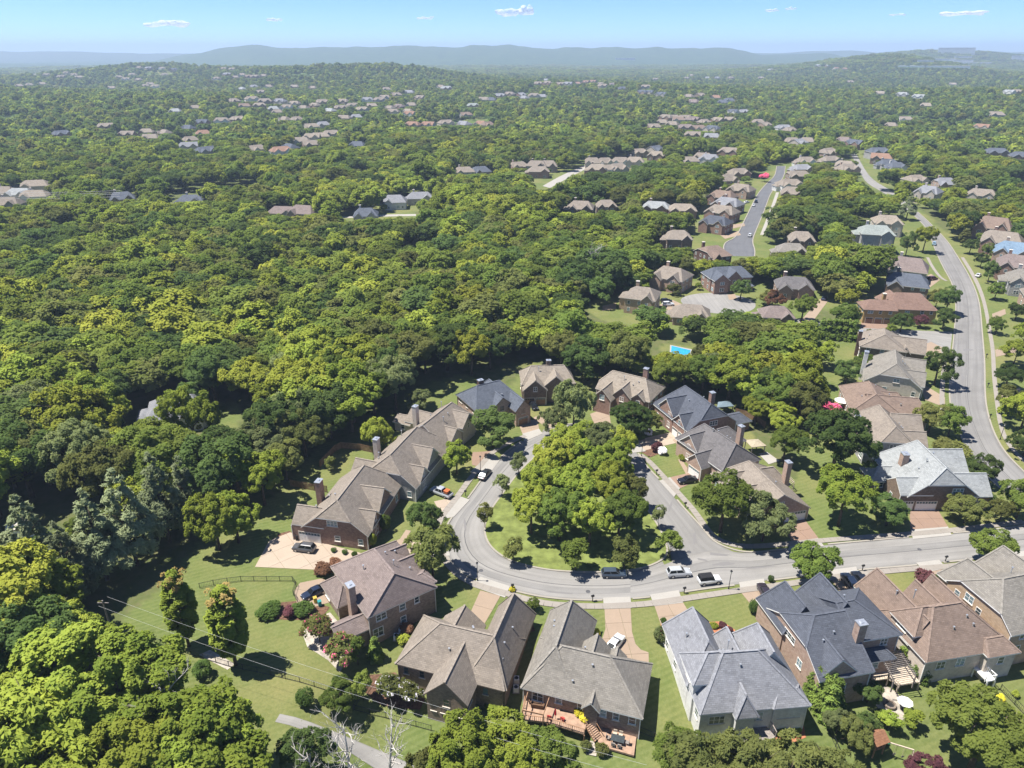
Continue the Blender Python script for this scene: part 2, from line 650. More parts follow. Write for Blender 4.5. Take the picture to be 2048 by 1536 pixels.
CLEAR = [gp2(p) for p in (
    # the near estate
    [(170, 1335), (215, 1262), (330, 1170), (395, 1085), (470, 1040), (560, 985), (600, 935), (650, 880), (760, 905), (800, 860), (855, 800),
     (905, 770), (930, 758), (1000, 790), (1030, 760), (1060, 720), (1110, 740), (1150, 775), (1200, 770), (1300, 775), (1345, 800), (1420, 830),
     (1500, 860), (1540, 930), (1590, 960), (1600, 880), (1615, 800), (1625, 740), (1650, 680), (1700, 655), (1712, 600), (1760, 560),
     (1780, 515), (1720, 500), (1700, 470), (1770, 450), (1815, 420), (1845, 420), (1885, 458), (1915, 482), (1960, 508), (2000, 525), (2080, 545), (2260, 600),
     (2500, 900), (2400, 1536), (2300, 1700), (1640, 1700), (1600, 1640), (1330, 1640), (1100, 1640), (900, 1660), (760, 1670), (640, 1660), (560, 1600),
     (470, 1540), (380, 1490), (290, 1440), (225, 1390)],
    # turning circle and its houses
    [(1205, 640), (1225, 610), (1290, 590), (1340, 565), (1400, 575), (1480, 568), (1530, 590), (1540, 615), (1480, 640), (1390, 650), (1330, 655), (1270, 660)],
    # dark street
    [(1320, 515), (1325, 480), (1390, 470), (1410, 440), (1440, 410), (1490, 370), (1540, 340), (1552, 325), (1585, 330), (1580, 370), (1560, 420), (1535, 480), (1520, 525), (1440, 540), (1380, 530)],
    # pool garden
    [(1320, 690), (1390, 690), (1400, 730), (1330, 730)],
    # garden lawn of the hidden house
    [(435, 805), (472, 800), (482, 835), (455, 885), (430, 905), (405, 925), (395, 905), (420, 870)],
    [(0, 1070), (0, 1130), (40, 1110), (75, 1060), (40, 1045)],
    # meadow behind the dark blue roof
    [(860, 765), (930, 745), (960, 765), (900, 790), (850, 815)],
    # far road verges and greens
    [(700, 432), (800, 425), (850, 430), (830, 445), (720, 450)],
    [(1020, 350), (1120, 355), (1210, 318), (1240, 315), (1330, 325), (1330, 345), (1200, 360), (1100, 385), (1010, 370)],
    [(1700, 300), (1730, 300), (1760, 345), (1770, 380), (1745, 385), (1715, 350)],
    [(1690, 760), (1640, 800), (1640, 720), (1700, 700), (1725, 720), (1720, 780)],
)]
FARGREEN = [gp2(p) for p in (
    [(285, 148), (345, 147), (348, 154), (290, 154)], [(330, 163), (390, 161), (392, 165), (330, 166)],
    [(550, 154), (630, 153), (630, 157), (555, 157)], [(750, 118), (800, 119), (800, 124), (755, 123)],
    [(840, 120), (870, 119), (870, 124), (842, 124)], [(845, 233), (880, 228), (880, 242), (845, 242)],
    [(1715, 248), (1755, 245), (1755, 256), (1715, 258)], [(0, 300), (25, 298), (25, 308), (0, 310)],
)]


def build_ground():
    ang = np.concatenate([np.linspace(-50, 50, 310), np.linspace(51.5, 308.5, 110)])
    ang = np.radians(ang)
    rad = np.concatenate([[0.5, 20, 40], np.geomspace(55, 380, 190), np.geomspace(386, 12500, 190)])
    R, A = np.meshgrid(rad, ang, indexing='ij')
    X, Y = R * np.sin(A), R * np.cos(A)
    Z = T(X, Y)
    nr, na = R.shape
    V = np.stack([X.ravel(), Y.ravel(), Z.ravel()], 1)
    idx = np.arange(nr * na).reshape(nr, na)
    a, b = idx[:-1, :], idx[1:, :]
    F = np.stack([a, np.roll(a, -1, 1), np.roll(b, -1, 1), b], -1).reshape(-1, 4)
    F = F[:, ::-1]
    me = bpy.data.meshes.new('ground')
    me.vertices.add(len(V))
    me.vertices.foreach_set('co', V.ravel())
    me.loops.add(F.size)
    me.loops.foreach_set('vertex_index', F.ravel())
    me.polygons.add(len(F))
    me.polygons.foreach_set('loop_start', np.arange(0, F.size, 4))
    me.polygons.foreach_set('use_smooth', np.ones(len(F), bool))
    me.update(calc_edges=True)
    lawn = np.zeros(len(V))
    for p in CLEAR + FARGREEN:
        lawn[inside_np(V[:, 0], V[:, 1], p)] = 1
    at = me.attributes.new('lawn', 'FLOAT', 'POINT')
    at.data.foreach_set('value', lawn)
    me.materials.append(M_GROUND)
    me.materials.append(canopy_mat())
    rf = np.repeat(((rad[:-1] > 5200)).astype(int), na)
    me.polygons.foreach_set('material_index', rf)
    me.validate()
    return tag(ob('ground', me), kind='structure', label='grassy suburban ground rising to distant wooded ridges')


build_ground()


# ------------------------------------------------------------------ roads
def ribbon(name, ea, eb, mat, dz, n=None, label=None, flat=True):
    """sheet between two edge lines (world points)"""
    if n is None:
        L = sum((Vector(ea[i + 1][:2]) - Vector(ea[i][:2])).length for i in range(len(ea) - 1))
        n = max(3, int(L / 2.2))
    A, B = resample(ea, n), resample(eb, n)
    K = 9
    vs, fs, uv = [], [], []
    d = 0.0
    dist = [0.0]
    for i in range(1, n):
        d += float(np.hypot(*((A[i] + B[i]) / 2 - (A[i - 1] + B[i - 1]) / 2)))
        dist.append(d)
    for i in range(n):
        for k in range(K):
            p = A[i] + (B[i] - A[i]) * k / (K - 1)
            vs.append((p[0], p[1], float(T(*p)) + dz))
    for i in range(n - 1):
        for k in range(K - 1):
            q = (i * K + k, i * K + k + 1, (i + 1) * K + k + 1, (i + 1) * K + k)
            fs.append(q)
    wid = float(np.hypot(*(A[n // 2] - B[n // 2])))
    me = mesh_from(name, vs, fs, [mat])
    if me.polygons[0].normal.z < 0:
        me.flip_normals()
    lay = me.uv_layers.new(name='UVMap')
    for lp in me.loops:
        i, k = divmod(lp.vertex_index, K)
        lay.data[lp.index].uv = (wid * k / (K - 1), dist[i])
    ed = me.attributes.new('gutter', 'FLOAT', 'POINT')
    ed.data.foreach_set('value', [1.0 if i % K in (0, K - 1) else 0.0 for i in range(len(me.vertices))])
    return tag(ob(name, me), kind='structure', label=label)


def sm(pix, k=2):
    return [tuple(p) for p in chaikin(gp2(pix), k)]


E_OUT = sm([(1250, 872), (1200, 852), (1150, 847), (1110, 853), (1074, 868), (1050, 880), (1029, 892), (1011, 907), (990, 928), (972, 949), (951, 979), (933, 1003),
            (909, 1030), (893, 1055), (888, 1085), (896, 1115), (916, 1141), (943, 1154), (969, 1164), (1020, 1179), (1072, 1191), (1110, 1196), (1148, 1199), (1205, 1200),
            (1261, 1197), (1297, 1194), (1356, 1185)])
ISL_L = [(1238, 905), (1200, 884), (1155, 878), (1120, 884), (1095, 896), (1075, 908), (1055, 925), (1040, 940), (1022, 962), (1003, 988), (985, 1012), (972, 1034), (966, 1060),
         (973, 1086), (991, 1106), (1021, 1124), (1057, 1134), (1099, 1142), (1140, 1145), (1170, 1146), (1200, 1146), (1244, 1145), (1289, 1138), (1325, 1123)]
ISL_R = [(1338, 1108), (1334, 1085), (1319, 1053), (1301, 1026), (1286, 1005), (1274, 963), (1258, 925)]
E_IN = sm(ISL_L)
ribbon('loop_road', E_OUT, E_IN, M_ROAD2, .030, label='pale asphalt loop road curving round the grass island')
ribbon('side_road', sm([(1238, 905), (1258, 925), (1274, 963), (1286, 1005), (1301, 1026), (1319, 1053), (1334, 1085), (1342, 1108), (1350, 1160)]),
       sm([(1240, 868), (1275, 907), (1289, 931), (1316, 958), (1340, 985), (1367, 1018), (1403, 1056), (1421, 1080), (1448, 1096), (1500, 1118)]), M_ROAD, .034,
       label='grey asphalt arm of the loop road beside the driveways')
S_EDGE = sm([(1261, 1197), (1297, 1194), (1356, 1185), (1415, 1176), (1475, 1169), (1531, 1161), (1714, 1139), (1830, 1130), (1934, 1119), (2048, 1106), (2240, 1086)])
N_EDGE = sm([(1261, 1150), (1300, 1140), (1340, 1125), (1380, 1110), (1430, 1098), (1499, 1109), (1581, 1098), (1647, 1091), (1841, 1074), (1903, 1068), (1996, 1060), (2048, 1053), (2240, 1034)])
ribbon('street', S_EDGE, N_EDGE, M_ROAD2, .038, label='pale street running past the driveways')
RW_L = [(1821, 424), (1838, 440), (1855, 458), (1866, 486), (1876, 512), (1890, 540), (1903, 562), (1912, 590), (1913, 620), (1910, 661), (1905, 713), (1901, 762), (1900, 799), (1907, 830), (1919, 860), (1938, 909), (1968, 946), (2010, 985), (2080, 1040)]
RW_R = [(1835, 424), (1855, 442), (1877, 464), (1897, 486), (1914, 513), (1934, 546), (1950, 579), (1959, 612), (1963, 666), (1966, 700), (1968, 732), (1968, 793), (1974, 830), (1987, 869), (2008, 906), (2048, 946), (2100, 995), (2170, 1040)]
RWL, RWR = sm(RW_L), sm(RW_R)
ribbon('long_road', RWL, RWR, M_ROAD, .042, label='long worn asphalt road curving up past the brick houses')
def strip(name, A_, B_, t0, t1, mat, dz):
    a_, b_ = resample(A_, 160), resample(B_, 160)
    return ribbon(name, [tuple(p + (q - p) * t0) for p, q in zip(a_, b_)], [tuple(p + (q - p) * t1) for p, q in zip(a_, b_)], mat, dz)


M_STRIP = asphalt('asphalt_strip', (.235, .23, .225), .5)
M_SEAM = asphalt('asphalt_seam', (.13, .13, .13), .3)
strip('resurfaced_strip', RWL, RWR, .14, .47, M_STRIP, .047)
strip('tar_seam', RWL, RWR, .50, .516, M_SEAM, .050)
strip('tar_seam', E_OUT, E_IN, .49, .512, M_SEAM, .0345)
strip('resurfaced_strip', E_OUT, E_IN, .2, .4, M_ROAD, .034)
strip('resurfaced_strip', S_EDGE, N_EDGE, .50, .72, M_ROAD, .042)
strip('tar_seam', S_EDGE, N_EDGE, .485, .505, M_SEAM, .0425)
ribbon('lane', sm([(1905, 664), (1860, 662), (1800, 660), (1720, 654), (1640, 645), (1560, 632)]), sm([(1900, 705), (1880, 692), (1800, 674), (1720, 668), (1640, 657), (1555, 642)]), M_ROAD2, .046,
       label='short side lane joining the long road')
ribbon('far_road', sm([(1815, 420), (1790, 400), (1766, 385), (1735, 368), (1722, 350), (1709, 322), (1700, 305)]), sm([(1832, 420), (1806, 398), (1784, 382), (1752, 364), (1735, 348), (1719, 320), (1710, 303)]), M_ROAD2, .034)
DK_L = [(1452, 512), (1447, 495), (1452, 484), (1472, 476), (1484, 453), (1500, 420), (1516, 387), (1535, 366), (1551, 352), (1554, 332)]
DK_R = [(1508, 513), (1509, 500), (1503, 483), (1509, 465), (1527, 423), (1533, 406), (1541, 385), (1556, 368), (1568, 352), (1570, 332)]
ribbon('dark_street', sm(DK_L), sm(DK_R), M_ROADD, .034, label='dark resurfaced street among the far houses')
ribbon('pale_lane', sm([(1085, 372), (1120, 352), (1165, 332), (1208, 313)]), sm([(1100, 376), (1136, 356), (1176, 336), (1214, 316)]), M_CONC, .034)
ribbon('field_lane', sm([(600, 436), (700, 432), (770, 429), (832, 428)]), sm([(600, 440), (700, 436), (770, 433), (832, 432)]), M_CONC, .034)
ribbon('garden_path', sm([(560, 1428), (640, 1452), (700, 1476), (760, 1500), (840, 1536)]), sm([(550, 1444), (630, 1470), (690, 1498), (740, 1530), (800, 1570)]), M_ROAD2, .05,
       label='narrow asphalt path below the back gardens')
ribbon('garden_path', sm([(285, 1362), (330, 1368), (420, 1400), (500, 1420)]), sm([(285, 1372), (330, 1380), (420, 1414), (500, 1434)]), M_ROAD2, .05)


def disc_sheet(name, c, rx, ry, mat, dz, label):
    pts = [(c[0] + rx * math.cos(t) * (1 + .03 * math.sin(3 * t)), c[1] + ry * math.sin(t)) for t in np.linspace(0, 2 * math.pi, 40, endpoint=False)]
    vs = [(c[0], c[1], float(T(*c[:2])) + dz)] + [(x, y, float(T(x, y)) + dz) for x, y in pts]
    fs = [(0, 1 + i, 1 + (i + 1) % 40) for i in range(40)]
    uv = [(vs[i][0], vs[i][1]) for f in fs for i in f]
    return tag(ob(name, mesh_from(name, vs, fs, [mat], None, uv)), kind='structure', label=label)


_c = G(1437, 606)
disc_sheet('turning_circle', _c, 14.5, 13.0, M_ROAD2, .03, 'pale asphalt turning circle ringed by brick houses')


MANHOLES = ((1176, 1183, 'at the lower bend near the blue-grey wagon'), (1378, 1104, 'at the road junction'), (1839, 1099, 'on the street right of the junction'), (962, 1141, 'at the left bend of the loop'), (1960, 930, 'on the long road near the bottom'))
# ------------------------------------------------------------------ draped sheets, driveways, beds
def sheet(name, poly, mat, dz, parent=None, kind='structure', label=None, step=1.6):
    poly = ccw([tuple(p[:2]) for p in poly])
    bm = bmesh.new()
    vs = [bm.verts.new((p[0], p[1], 0)) for p in poly]
    bm.faces.new(vs)
    bmesh.ops.triangulate(bm, faces=bm.faces[:])
    for _ in range(5):
        es = [e for e in bm.edges if e.calc_length() > step * 1.7]
        if not es or len(bm.faces) > 6000:
            break
        bmesh.ops.subdivide_edges(bm, edges=es, cuts=1)
        bmesh.ops.triangulate(bm, faces=bm.faces[:])
    for v in bm.verts:
        v.co.z = float(T(v.co.x, v.co.y)) + dz
    me = bpy.data.meshes.new(name)
    bm.to_mesh(me)
    bm.free()
    me.materials.append(mat)
    o = ob(name, me, parent)
    return tag(o, label, kind=kind) if parent is None else o


def clip_poly(poly, axis, val, keep_less):
    out = []
    n = len(poly)
    for i in range(n):
        a, b = poly[i], poly[(i + 1) % n]
        ia = (a[axis] <= val) == keep_less or a[axis] == val
        ib = (b[axis] <= val) == keep_less or b[axis] == val
        if ia:
            out.append(a)
        if ia != ib:
            t = (val - a[axis]) / (b[axis] - a[axis])
            out.append((a[0] + (b[0] - a[0]) * t, a[1] + (b[1] - a[1]) * t))
    return out


def paved(name, pix, mat, dz=.06, cell=3.4, label=None, base=None):
    """a driveway poured in panels, each a slab of its own"""
    W = [Vector(G(*p)[:2]) for p in pix]
    d = (W[1] - W[0]).normalized()
    n = Vector((-d.y, d.x))
    o = W[0]
    loc = [((p - o).dot(d), (p - o).dot(n)) for p in W]
    loc = ccw(loc)
    root = tag(empty(name, (o.x, o.y, float(T(o.x, o.y)))), label, kind='structure')
    x0, x1 = min(p[0] for p in loc), max(p[0] for p in loc)
    y0, y1 = min(p[1] for p in loc), max(p[1] for p in loc)
    nx, ny = max(1, round((x1 - x0) / cell)), max(1, round((y1 - y0) / cell))
    g = .022
    for i in range(nx):
        for j in range(ny):
            P = loc
            a, b = x0 + (x1 - x0) * i / nx + g, x0 + (x1 - x0) * (i + 1) / nx - g
            c, e = y0 + (y1 - y0) * j / ny + g, y0 + (y1 - y0) * (j + 1) / ny - g
            for ax, v, k in ((0, a, False), (0, b, True), (1, c, False), (1, e, True)):
                P = clip_poly(P, ax, v, k) if len(P) > 2 else []
            if len(P) < 3:
                continue
            vs = [o + d * p[0] + n * p[1] for p in P]
            top = [(v.x - o.x, v.y - o.y, float(T(v.x, v.y)) - root.location.z + dz) for v in vs]
            m = len(top)
            bot = [(x, y, z - .12) for x, y, z in top]
            fs = [tuple(range(m))] + [(q, q + m, (q + 1) % m + m, (q + 1) % m) for q in range(m)]
            ob('concrete_panel', mesh_from('concrete_panel', top + bot, fs, [mat]), root)
    ppoly = [(p.x, p.y) for p in W]
    PAVED.append(ppoly)
    return root


PAVED = []
APRONS = [gp2(p) for p in (
    [(961, 1154), (1020, 1173), (1010, 1196), (940, 1172)], [(1206, 1196), (1261, 1194), (1263, 1217), (1208, 1219)], [(1300, 1190), (1357, 1181), (1366, 1206), (1308, 1213)],
    [(1478, 1165), (1528, 1158), (1530, 1180), (1482, 1186)], [(1664, 1140), (1712, 1134), (1718, 1152), (1664, 1160)], [(1832, 1126), (1878, 1120), (1893, 1138), (1850, 1145)], [(2004, 1107), (2060, 1101), (2070, 1120), (2014, 1126)],
    [(1575, 1102), (1648, 1093), (1636, 1077), (1582, 1084)], [(1826, 1079), (1903, 1071), (1896, 1054), (1821, 1060)],
    [(882, 1040), (908, 1034), (940, 1000), (916, 992)], [(940, 945), (978, 950), (1000, 920), (985, 903)], [(1048, 884), (1085, 868), (1078, 858), (1045, 868)],
    [(1268, 880), (1292, 903), (1262, 907), (1250, 890)], [(1318, 962), (1340, 955), (1360, 977), (1348, 995)], [(860, 1085), (895, 1080), (900, 1112), (862, 1116)],
)]
for i, p in enumerate(APRONS):
    sheet('apron', p, M_CONC, .105 + .004 * (i % 2))

paved('driveway', [(961, 1181), (1001, 1192), (968, 1250), (936, 1236)], M_TAN, label='tan driveway of the taupe-roofed house with the long gable')
paved('driveway', [(1209, 1218), (1261, 1216), (1264, 1264), (1271, 1288), (1282, 1300), (1297, 1305), (1298, 1345), (1196, 1340), (1203, 1282), (1211, 1258)], M_TAN, label='wide tan driveway with a white car beside the grey-brown roof')
paved('driveway', [(1309, 1212), (1366, 1205), (1384, 1235), (1333, 1258), (1322, 1250)], M_TAN, label='tan driveway in front of the white-painted brick house')
paved('driveway', [(1482, 1185), (1530, 1179), (1560, 1200), (1512, 1222)], M_TAN, label='tan driveway of the charcoal-roofed house with the tall chimney')
paved('driveway', [(1662, 1158), (1718, 1151), (1745, 1185), (1690, 1200)], M_TAN, label='driveway with two dark parked cars')
paved('driveway', [(1852, 1144), (1895, 1137), (1925, 1165), (1884, 1178)], M_TAN, label='pale driveway beside the purple shrub')
paved('driveway', [(539, 1081), (580, 1065), (660, 1090), (735, 1110), (765, 1096), (800, 1080), (865, 1090), (866, 1108), (800, 1111), (720, 1118), (656, 1130), (635, 1140), (510, 1134)], M_CREAM, cell=4.2, label='broad cream concrete driveway with a grey car at the brick garage')
paved('driveway', [(588, 1182), (600, 1166), (645, 1157), (668, 1172), (660, 1205), (622, 1216), (594, 1206)], M_TAN, label='rounded tan driveway pad behind the mauve roof')
paved('driveway', [(868, 1003), (912, 994), (916, 998), (884, 1032)], M_CREAM, label='short cream driveway with a silver pickup')
paved('driveway', [(943, 905), (985, 902), (976, 938), (944, 930)], M_BRKD, label='rose-tan driveway below the round street tree')
paved('driveway', [(1036, 845), (1074, 838), (1080, 866), (1048, 876)], M_TAN, label='tan driveway at the top bend of the loop')
paved('driveway', [(1066, 836), (1098, 820), (1120, 845), (1100, 860)], M_TAN, label='driveway with a dark car at the double garage')
paved('driveway', [(1180, 828), (1217, 815), (1222, 850), (1190, 852)], M_TAN, label='shaded tan driveway behind the island trees')
paved('driveway', [(1270, 881), (1352, 862), (1378, 880), (1286, 902)], M_CREAM, label='cream driveway of the dark-roofed red brick house')
paved('driveway', [(1339, 955), (1378, 946), (1393, 962), (1358, 978)], M_BRKD, label='rose-tan driveway with a black car')
paved('driveway', [(1564, 1047), (1609, 1039), (1637, 1077), (1583, 1083)], M_BRKD, label='rose driveway below the garage half hidden by a tree')
paved('driveway', [(1819, 1017), (1874, 1017), (1896, 1054), (1821, 1060)], M_BRKD, label='rose driveway of the pale grey roof')
paved('driveway', [(1723, 628), (1776, 630), (1774, 659), (1722, 656)], M_BRKD, cell=4.5, label='rose driveway at the three-door garage')
for p in ([(1842, 775), (1852, 772), (1890, 795), (1890, 815), (1850, 800)], [(1846, 690), (1862, 684), (1894, 700), (1890, 722), (1850, 712)],
          [(1835, 560), (1862, 548), (1880, 560), (1860, 575)], [(1984, 628), (2010, 618), (2012, 628), (1986, 640)], [(1990, 700), (2030, 690), (2035, 704), (1992, 714)],
          [(1996, 790), (2040, 775), (2045, 790), (2000, 803)], [(1585, 660), (1640, 598), (1656, 602), (1610, 664)],
          [(1318, 610), (1345, 600), (1372, 612), (1340, 622)], [(1205, 612), (1232, 606), (1232, 618), (1205, 622)], [(1455, 590), (1470, 588), (1474, 598), (1458, 600)],
          [(1440, 470), (1476, 462), (1482, 470), (1450, 478)], [(1450, 452), (1488, 446), (1490, 452), (1452, 460)], [(1845, 398), (1900, 372), (1906, 380), (1850, 412)]):
    sheet('driveway', gp2(p), M_TAN, .06)
for p in ([(770, 1092), (800, 1078), (812, 1060), (822, 1062), (805, 1090), (790, 1100)], [(1330, 1245), (1340, 1247), (1372, 1340), (1388, 1425), (1378, 1432), (1358, 1345)],
          [(1345, 880), (1352, 877), (1375, 900), (1368, 905)], [(1356, 920), (1362, 917), (1380, 945), (1372, 949)]):
    sheet('garden_path', gp2(p), M_TAN, .07)
for p, m in (([(1030, 1240), (1040, 1230), (1062, 1240), (1070, 1262), (1050, 1268)], M_MULCH), ([(605, 1268), (625, 1240), (660, 1225), (690, 1260), (700, 1310), (680, 1345), (655, 1320), (615, 1295)], M_STONE),
             ([(520, 1235), (560, 1205), (620, 1200), (660, 1215), (640, 1240), (570, 1240)], M_MULCH), ([(644, 1094), (660, 1098), (735, 1111), (720, 1116), (665, 1113), (645, 1104)], M_MULCH),
             ([(555, 1068), (580, 1062), (600, 1085), (580, 1092), (556, 1090)], M_MULCH), ([(1400, 1245), (1445, 1243), (1470, 1260), (1470, 1275), (1425, 1275)], M_MULCHR),
             ([(1545, 1460), (1575, 1450), (1607, 1450), (1612, 1475), (1595, 1482), (1570, 1490), (1555, 1500), (1545, 1485)], M_MULCHR),
             ([(1320, 1250), (1328, 1246), (1335, 1265), (1332, 1290), (1320, 1285), (1316, 1265)], M_MULCHR), ([(1284, 905), (1310, 893), (1325, 905), (1300, 915)], M_MULCH),
             ([(735, 1350), (790, 1345), (850, 1400), (840, 1420), (760, 1410), (730, 1385)], M_MULCH), ([(398, 1310), (420, 1300), (470, 1328), (455, 1340)], M_STONE)):
    sheet('planting_bed', gp2(p), m, .045)

# ------------------------------------------------------------------ island, kerbs, walks
ISLAND = sm(ISL_L + ISL_R + [(1238, 905)])
sheet('island_lawn', ISLAND, plain('island_grass', (.145, .172, .050), .95, .1, var=.35, scale=.5), .12, label='teardrop grass island inside the loop road', step=3)


def kerb(name, line, width, z1, label=None, closed=False, step=1.1, side=1):
    P = resample(line, step=step)
    me_v, me_f = [], []
    n = len(P)
    ok = []
    for i in range(n):
        a, b = P[max(0, i - 1)], P[min(n - 1, i + 1)]
        d = (b - a) / max(1e-6, np.hypot(*(b - a)))
        nn = np.array([-d[1], d[0]]) * width * side
        z = float(T(*P[i]))
        for q, zz in ((P[i], -.05), (P[i], z1), (P[i] + nn, z1), (P[i] + nn, -.05)):
            me_v.append((q[0], q[1], z + zz))
        ok.append(not any(inside(P[i], a) for a in APRONS))
    for i in range(n - 1):
        if ok[i] and ok[i + 1]:
            k = i * 4
            me_f += [(k, k + 4, k + 5, k + 1), (k + 1, k + 5, k + 6, k + 2), (k + 2, k + 6, k + 7, k + 3)]
    bm_ = mesh_from(name, me_v, me_f, [M_KERB])
    return tag(ob(name, bm_), label, kind='structure')


kerb('kerb', ISLAND, .38, .16, 'concrete kerb round the grass island')
kerb('kerb', E_OUT, .38, .16, side=-1)
kerb('kerb', S_EDGE[8:], .38, .16, side=-1)
kerb('kerb', sm([(1275, 907), (1289, 931), (1316, 958), (1340, 985), (1367, 1018), (1403, 1056), (1421, 1080), (1448, 1096), (1499, 1109), (1581, 1098), (1647, 1091), (1841, 1074), (1903, 1068), (1996, 1060), (2048, 1053), (2090, 1044)]), .38, .16, side=1)
kerb('kerb', RWL, .4, .16, side=-1)
kerb('kerb', RWR, .4, .16, side=1)
kerb('kerb', sm(DK_L), .5, .16, side=1)
kerb('kerb', sm(DK_R), .5, .16, side=-1)

M_TAR2 = asphalt('patch_tar', (.22, .215, .215), .4)
M_TAR = plain('fresh_tar', (.085, .085, .09), .9, .2, var=.3, scale=1.0)
for mx, my, wh in MANHOLES:
    p = G(mx, my, .05)
    o_ = MB().tube([(0, 0, 0), (0, 0, .012)], [.42, .42], 16).build('manhole_cover', M_TAR, None, p)
    tag(o_, 'round dark manhole cover ' + wh, 'manhole cover')
rr_ = random.Random(3)
for cx_, cy_, w_, h_, a_ in ((1436, 1109, 26, 3, .1), (1448, 1128, 24, 4, -.1), (1405, 1120, 12, 2, .2), (1300, 1120, 10, 2, 0), (1120, 1186, 30, 1.3, .08), (1520, 1135, 40, 1.4, -.1), (1690, 1112, 50, 1.4, -.08), (1390, 1075, 4, 14, 0), (1340, 1015, 3, 12, .4),
                             (985, 950, 2.5, 14, -.5), (930, 1050, 2.5, 16, -.1), (1935, 700, 14, 2.2, 0), (1925, 760, 3, 14, 0), (1945, 640, 2.5, 16, 0), (1930, 590, 2, 12, .2)):
    pts = []
    for i in range(11):
        t_ = 2 * math.pi * i / 11
        k_ = rr_.uniform(.6, 1.15)
        x_, y_ = w_ * math.cos(t_) * k_, h_ * math.sin(t_) * k_
        pts.append((cx_ + x_ * math.cos(a_) - y_ * math.sin(a_), cy_ + x_ * math.sin(a_) + y_ * math.cos(a_)))
    sheet('asphalt_patch', gp2(pts), M_TAR2, .0525 + .0005 * (cx_ % 7))

slab_me = MB().box(-.735, -.70, -.1, .735, .70, 0).mesh('sidewalk_slab', M_WALK)


def sidewalk(pix, label):
    P = resample(sm(pix), step=1.5)
    o0 = P[0]
    root = tag(empty('sidewalk', (o0[0], o0[1], 0)), label, kind='structure')
    for i in range(len(P) - 1):
        c = (P[i] + P[i + 1]) / 2
        d = P[i + 1] - P[i]
        ob('sidewalk_slab', slab_me, root, (c[0] - o0[0], c[1] - o0[1], float(T(*c)) + .135), math.atan2(d[1], d[0]))
    return root


sidewalk([(872, 1070), (876, 1095), (890, 1122), (916, 1151), (943, 1166), (961, 1173), (1018, 1189), (1074, 1205), (1119, 1211), (1190, 1214), (1261, 1211), (1300, 1208), (1368, 1198), (1415, 1191), (1475, 1182),
          (1530, 1175), (1600, 1165), (1717, 1148), (1828, 1138), (1903, 1133), (2048, 1118), (2080, 1115)], 'concrete sidewalk along the near row of driveways')
sidewalk([(1280, 910), (1298, 922), (1328, 955), (1355, 985), (1388, 1021), (1421, 1071), (1448, 1086), (1488, 1095), (1586, 1088), (1647, 1081), (1843, 1067), (1904, 1061), (2048, 1044)], 'concrete sidewalk bending from the side arm onto the street')
sidewalk([(1051, 872), (1022, 884), (998, 897), (982, 906), (940, 958), (913, 997), (880, 1036), (871, 1066)], 'concrete sidewalk along the left side of the loop road')
ribbon('sidewalk', sm([(1921, 515), (1941, 548), (1956, 579), (1967, 612), (1976, 666), (1982, 701), (1983, 747), (1988, 793), (1996, 854), (2014, 894), (2056, 934)]),
       sm([(1928, 515), (1949, 548), (1964, 579), (1974, 612), (1984, 666), (1990, 701), (1992, 747), (1997, 793), (2005, 854), (2023, 894), (2066, 934)]), M_WALK, .10, label='pale sidewalk on the outer side of the long road')
ribbon('sidewalk', sm([(1852, 515), (1862, 535), (1878, 556), (1890, 562)]), sm([(1858, 515), (1868, 535), (1884, 556), (1896, 562)]), M_WALK, .10)
ribbon('sidewalk', sm([(1880, 700), (1887, 715), (1880, 760), (1878, 810), (1884, 835)]), sm([(1888, 700), (1894, 715), (1890, 760), (1888, 810), (1893, 835)]), M_WALK, .10)
ribbon('sidewalk', sm([(1520, 470), (1540, 420), (1552, 385)]), sm([(1527, 470), (1547, 420), (1558, 385)]), M_CONC, .10)

# ------------------------------------------------------------------ houses
ROOFC = dict(taupe=(.285, .245, .205), mauve=(.245, .198, .183), greybrown=(.265, .245, .215), pale=(.345, .36, .362), grey=(.27, .275, .295), charcoal=(.105, .115, .14), slate=(.125, .14, .17),
             brown=(.25, .187, .152), redbrown=(.25, .165, .13), greengrey=(.30, .33, .31), blue=(.20, .285, .38), black=(.07, .07, .075), rust=(.32, .20, .145), beige=(.32, .275, .225), dkgrey=(.165, .155, .155))
WALLC = dict(red=((.26, .145, .112), (.37, .235, .185), (.42, .35, .29)), mottled=((.21, .15, .115), (.36, .27, .21), (.40, .33, .27)), pinkish=((.40, .26, .20), (.50, .37, .29), (.50, .42, .35)),
             brown=((.155, .108, .08), (.27, .195, .145), (.30, .25, .2)), tan=((.44, .31, .20), (.52, .39, .26), (.50, .42, .33)), white=((.74, .73, .70), (.80, .79, .76), (.70, .69, .66)),
             cream=((.56, .49, .42), (.64, .57, .49), (.58, .52, .45)), grey=((.33, .32, .31), (.44, .43, .42), (.45, .44, .42)), gold=((.42, .27, .10), (.50, .34, .145), (.46, .35, .2)), dark=((.10, .06, .05), (.17, .10, .08), (.2, .15, .12)))


def M_ROOF(k):
    return shingle('shingle_' + k, ROOFC[k])


def M_WALL(k):
    return brick('brick_' + k, *WALLC[k])


GAB = 'g'


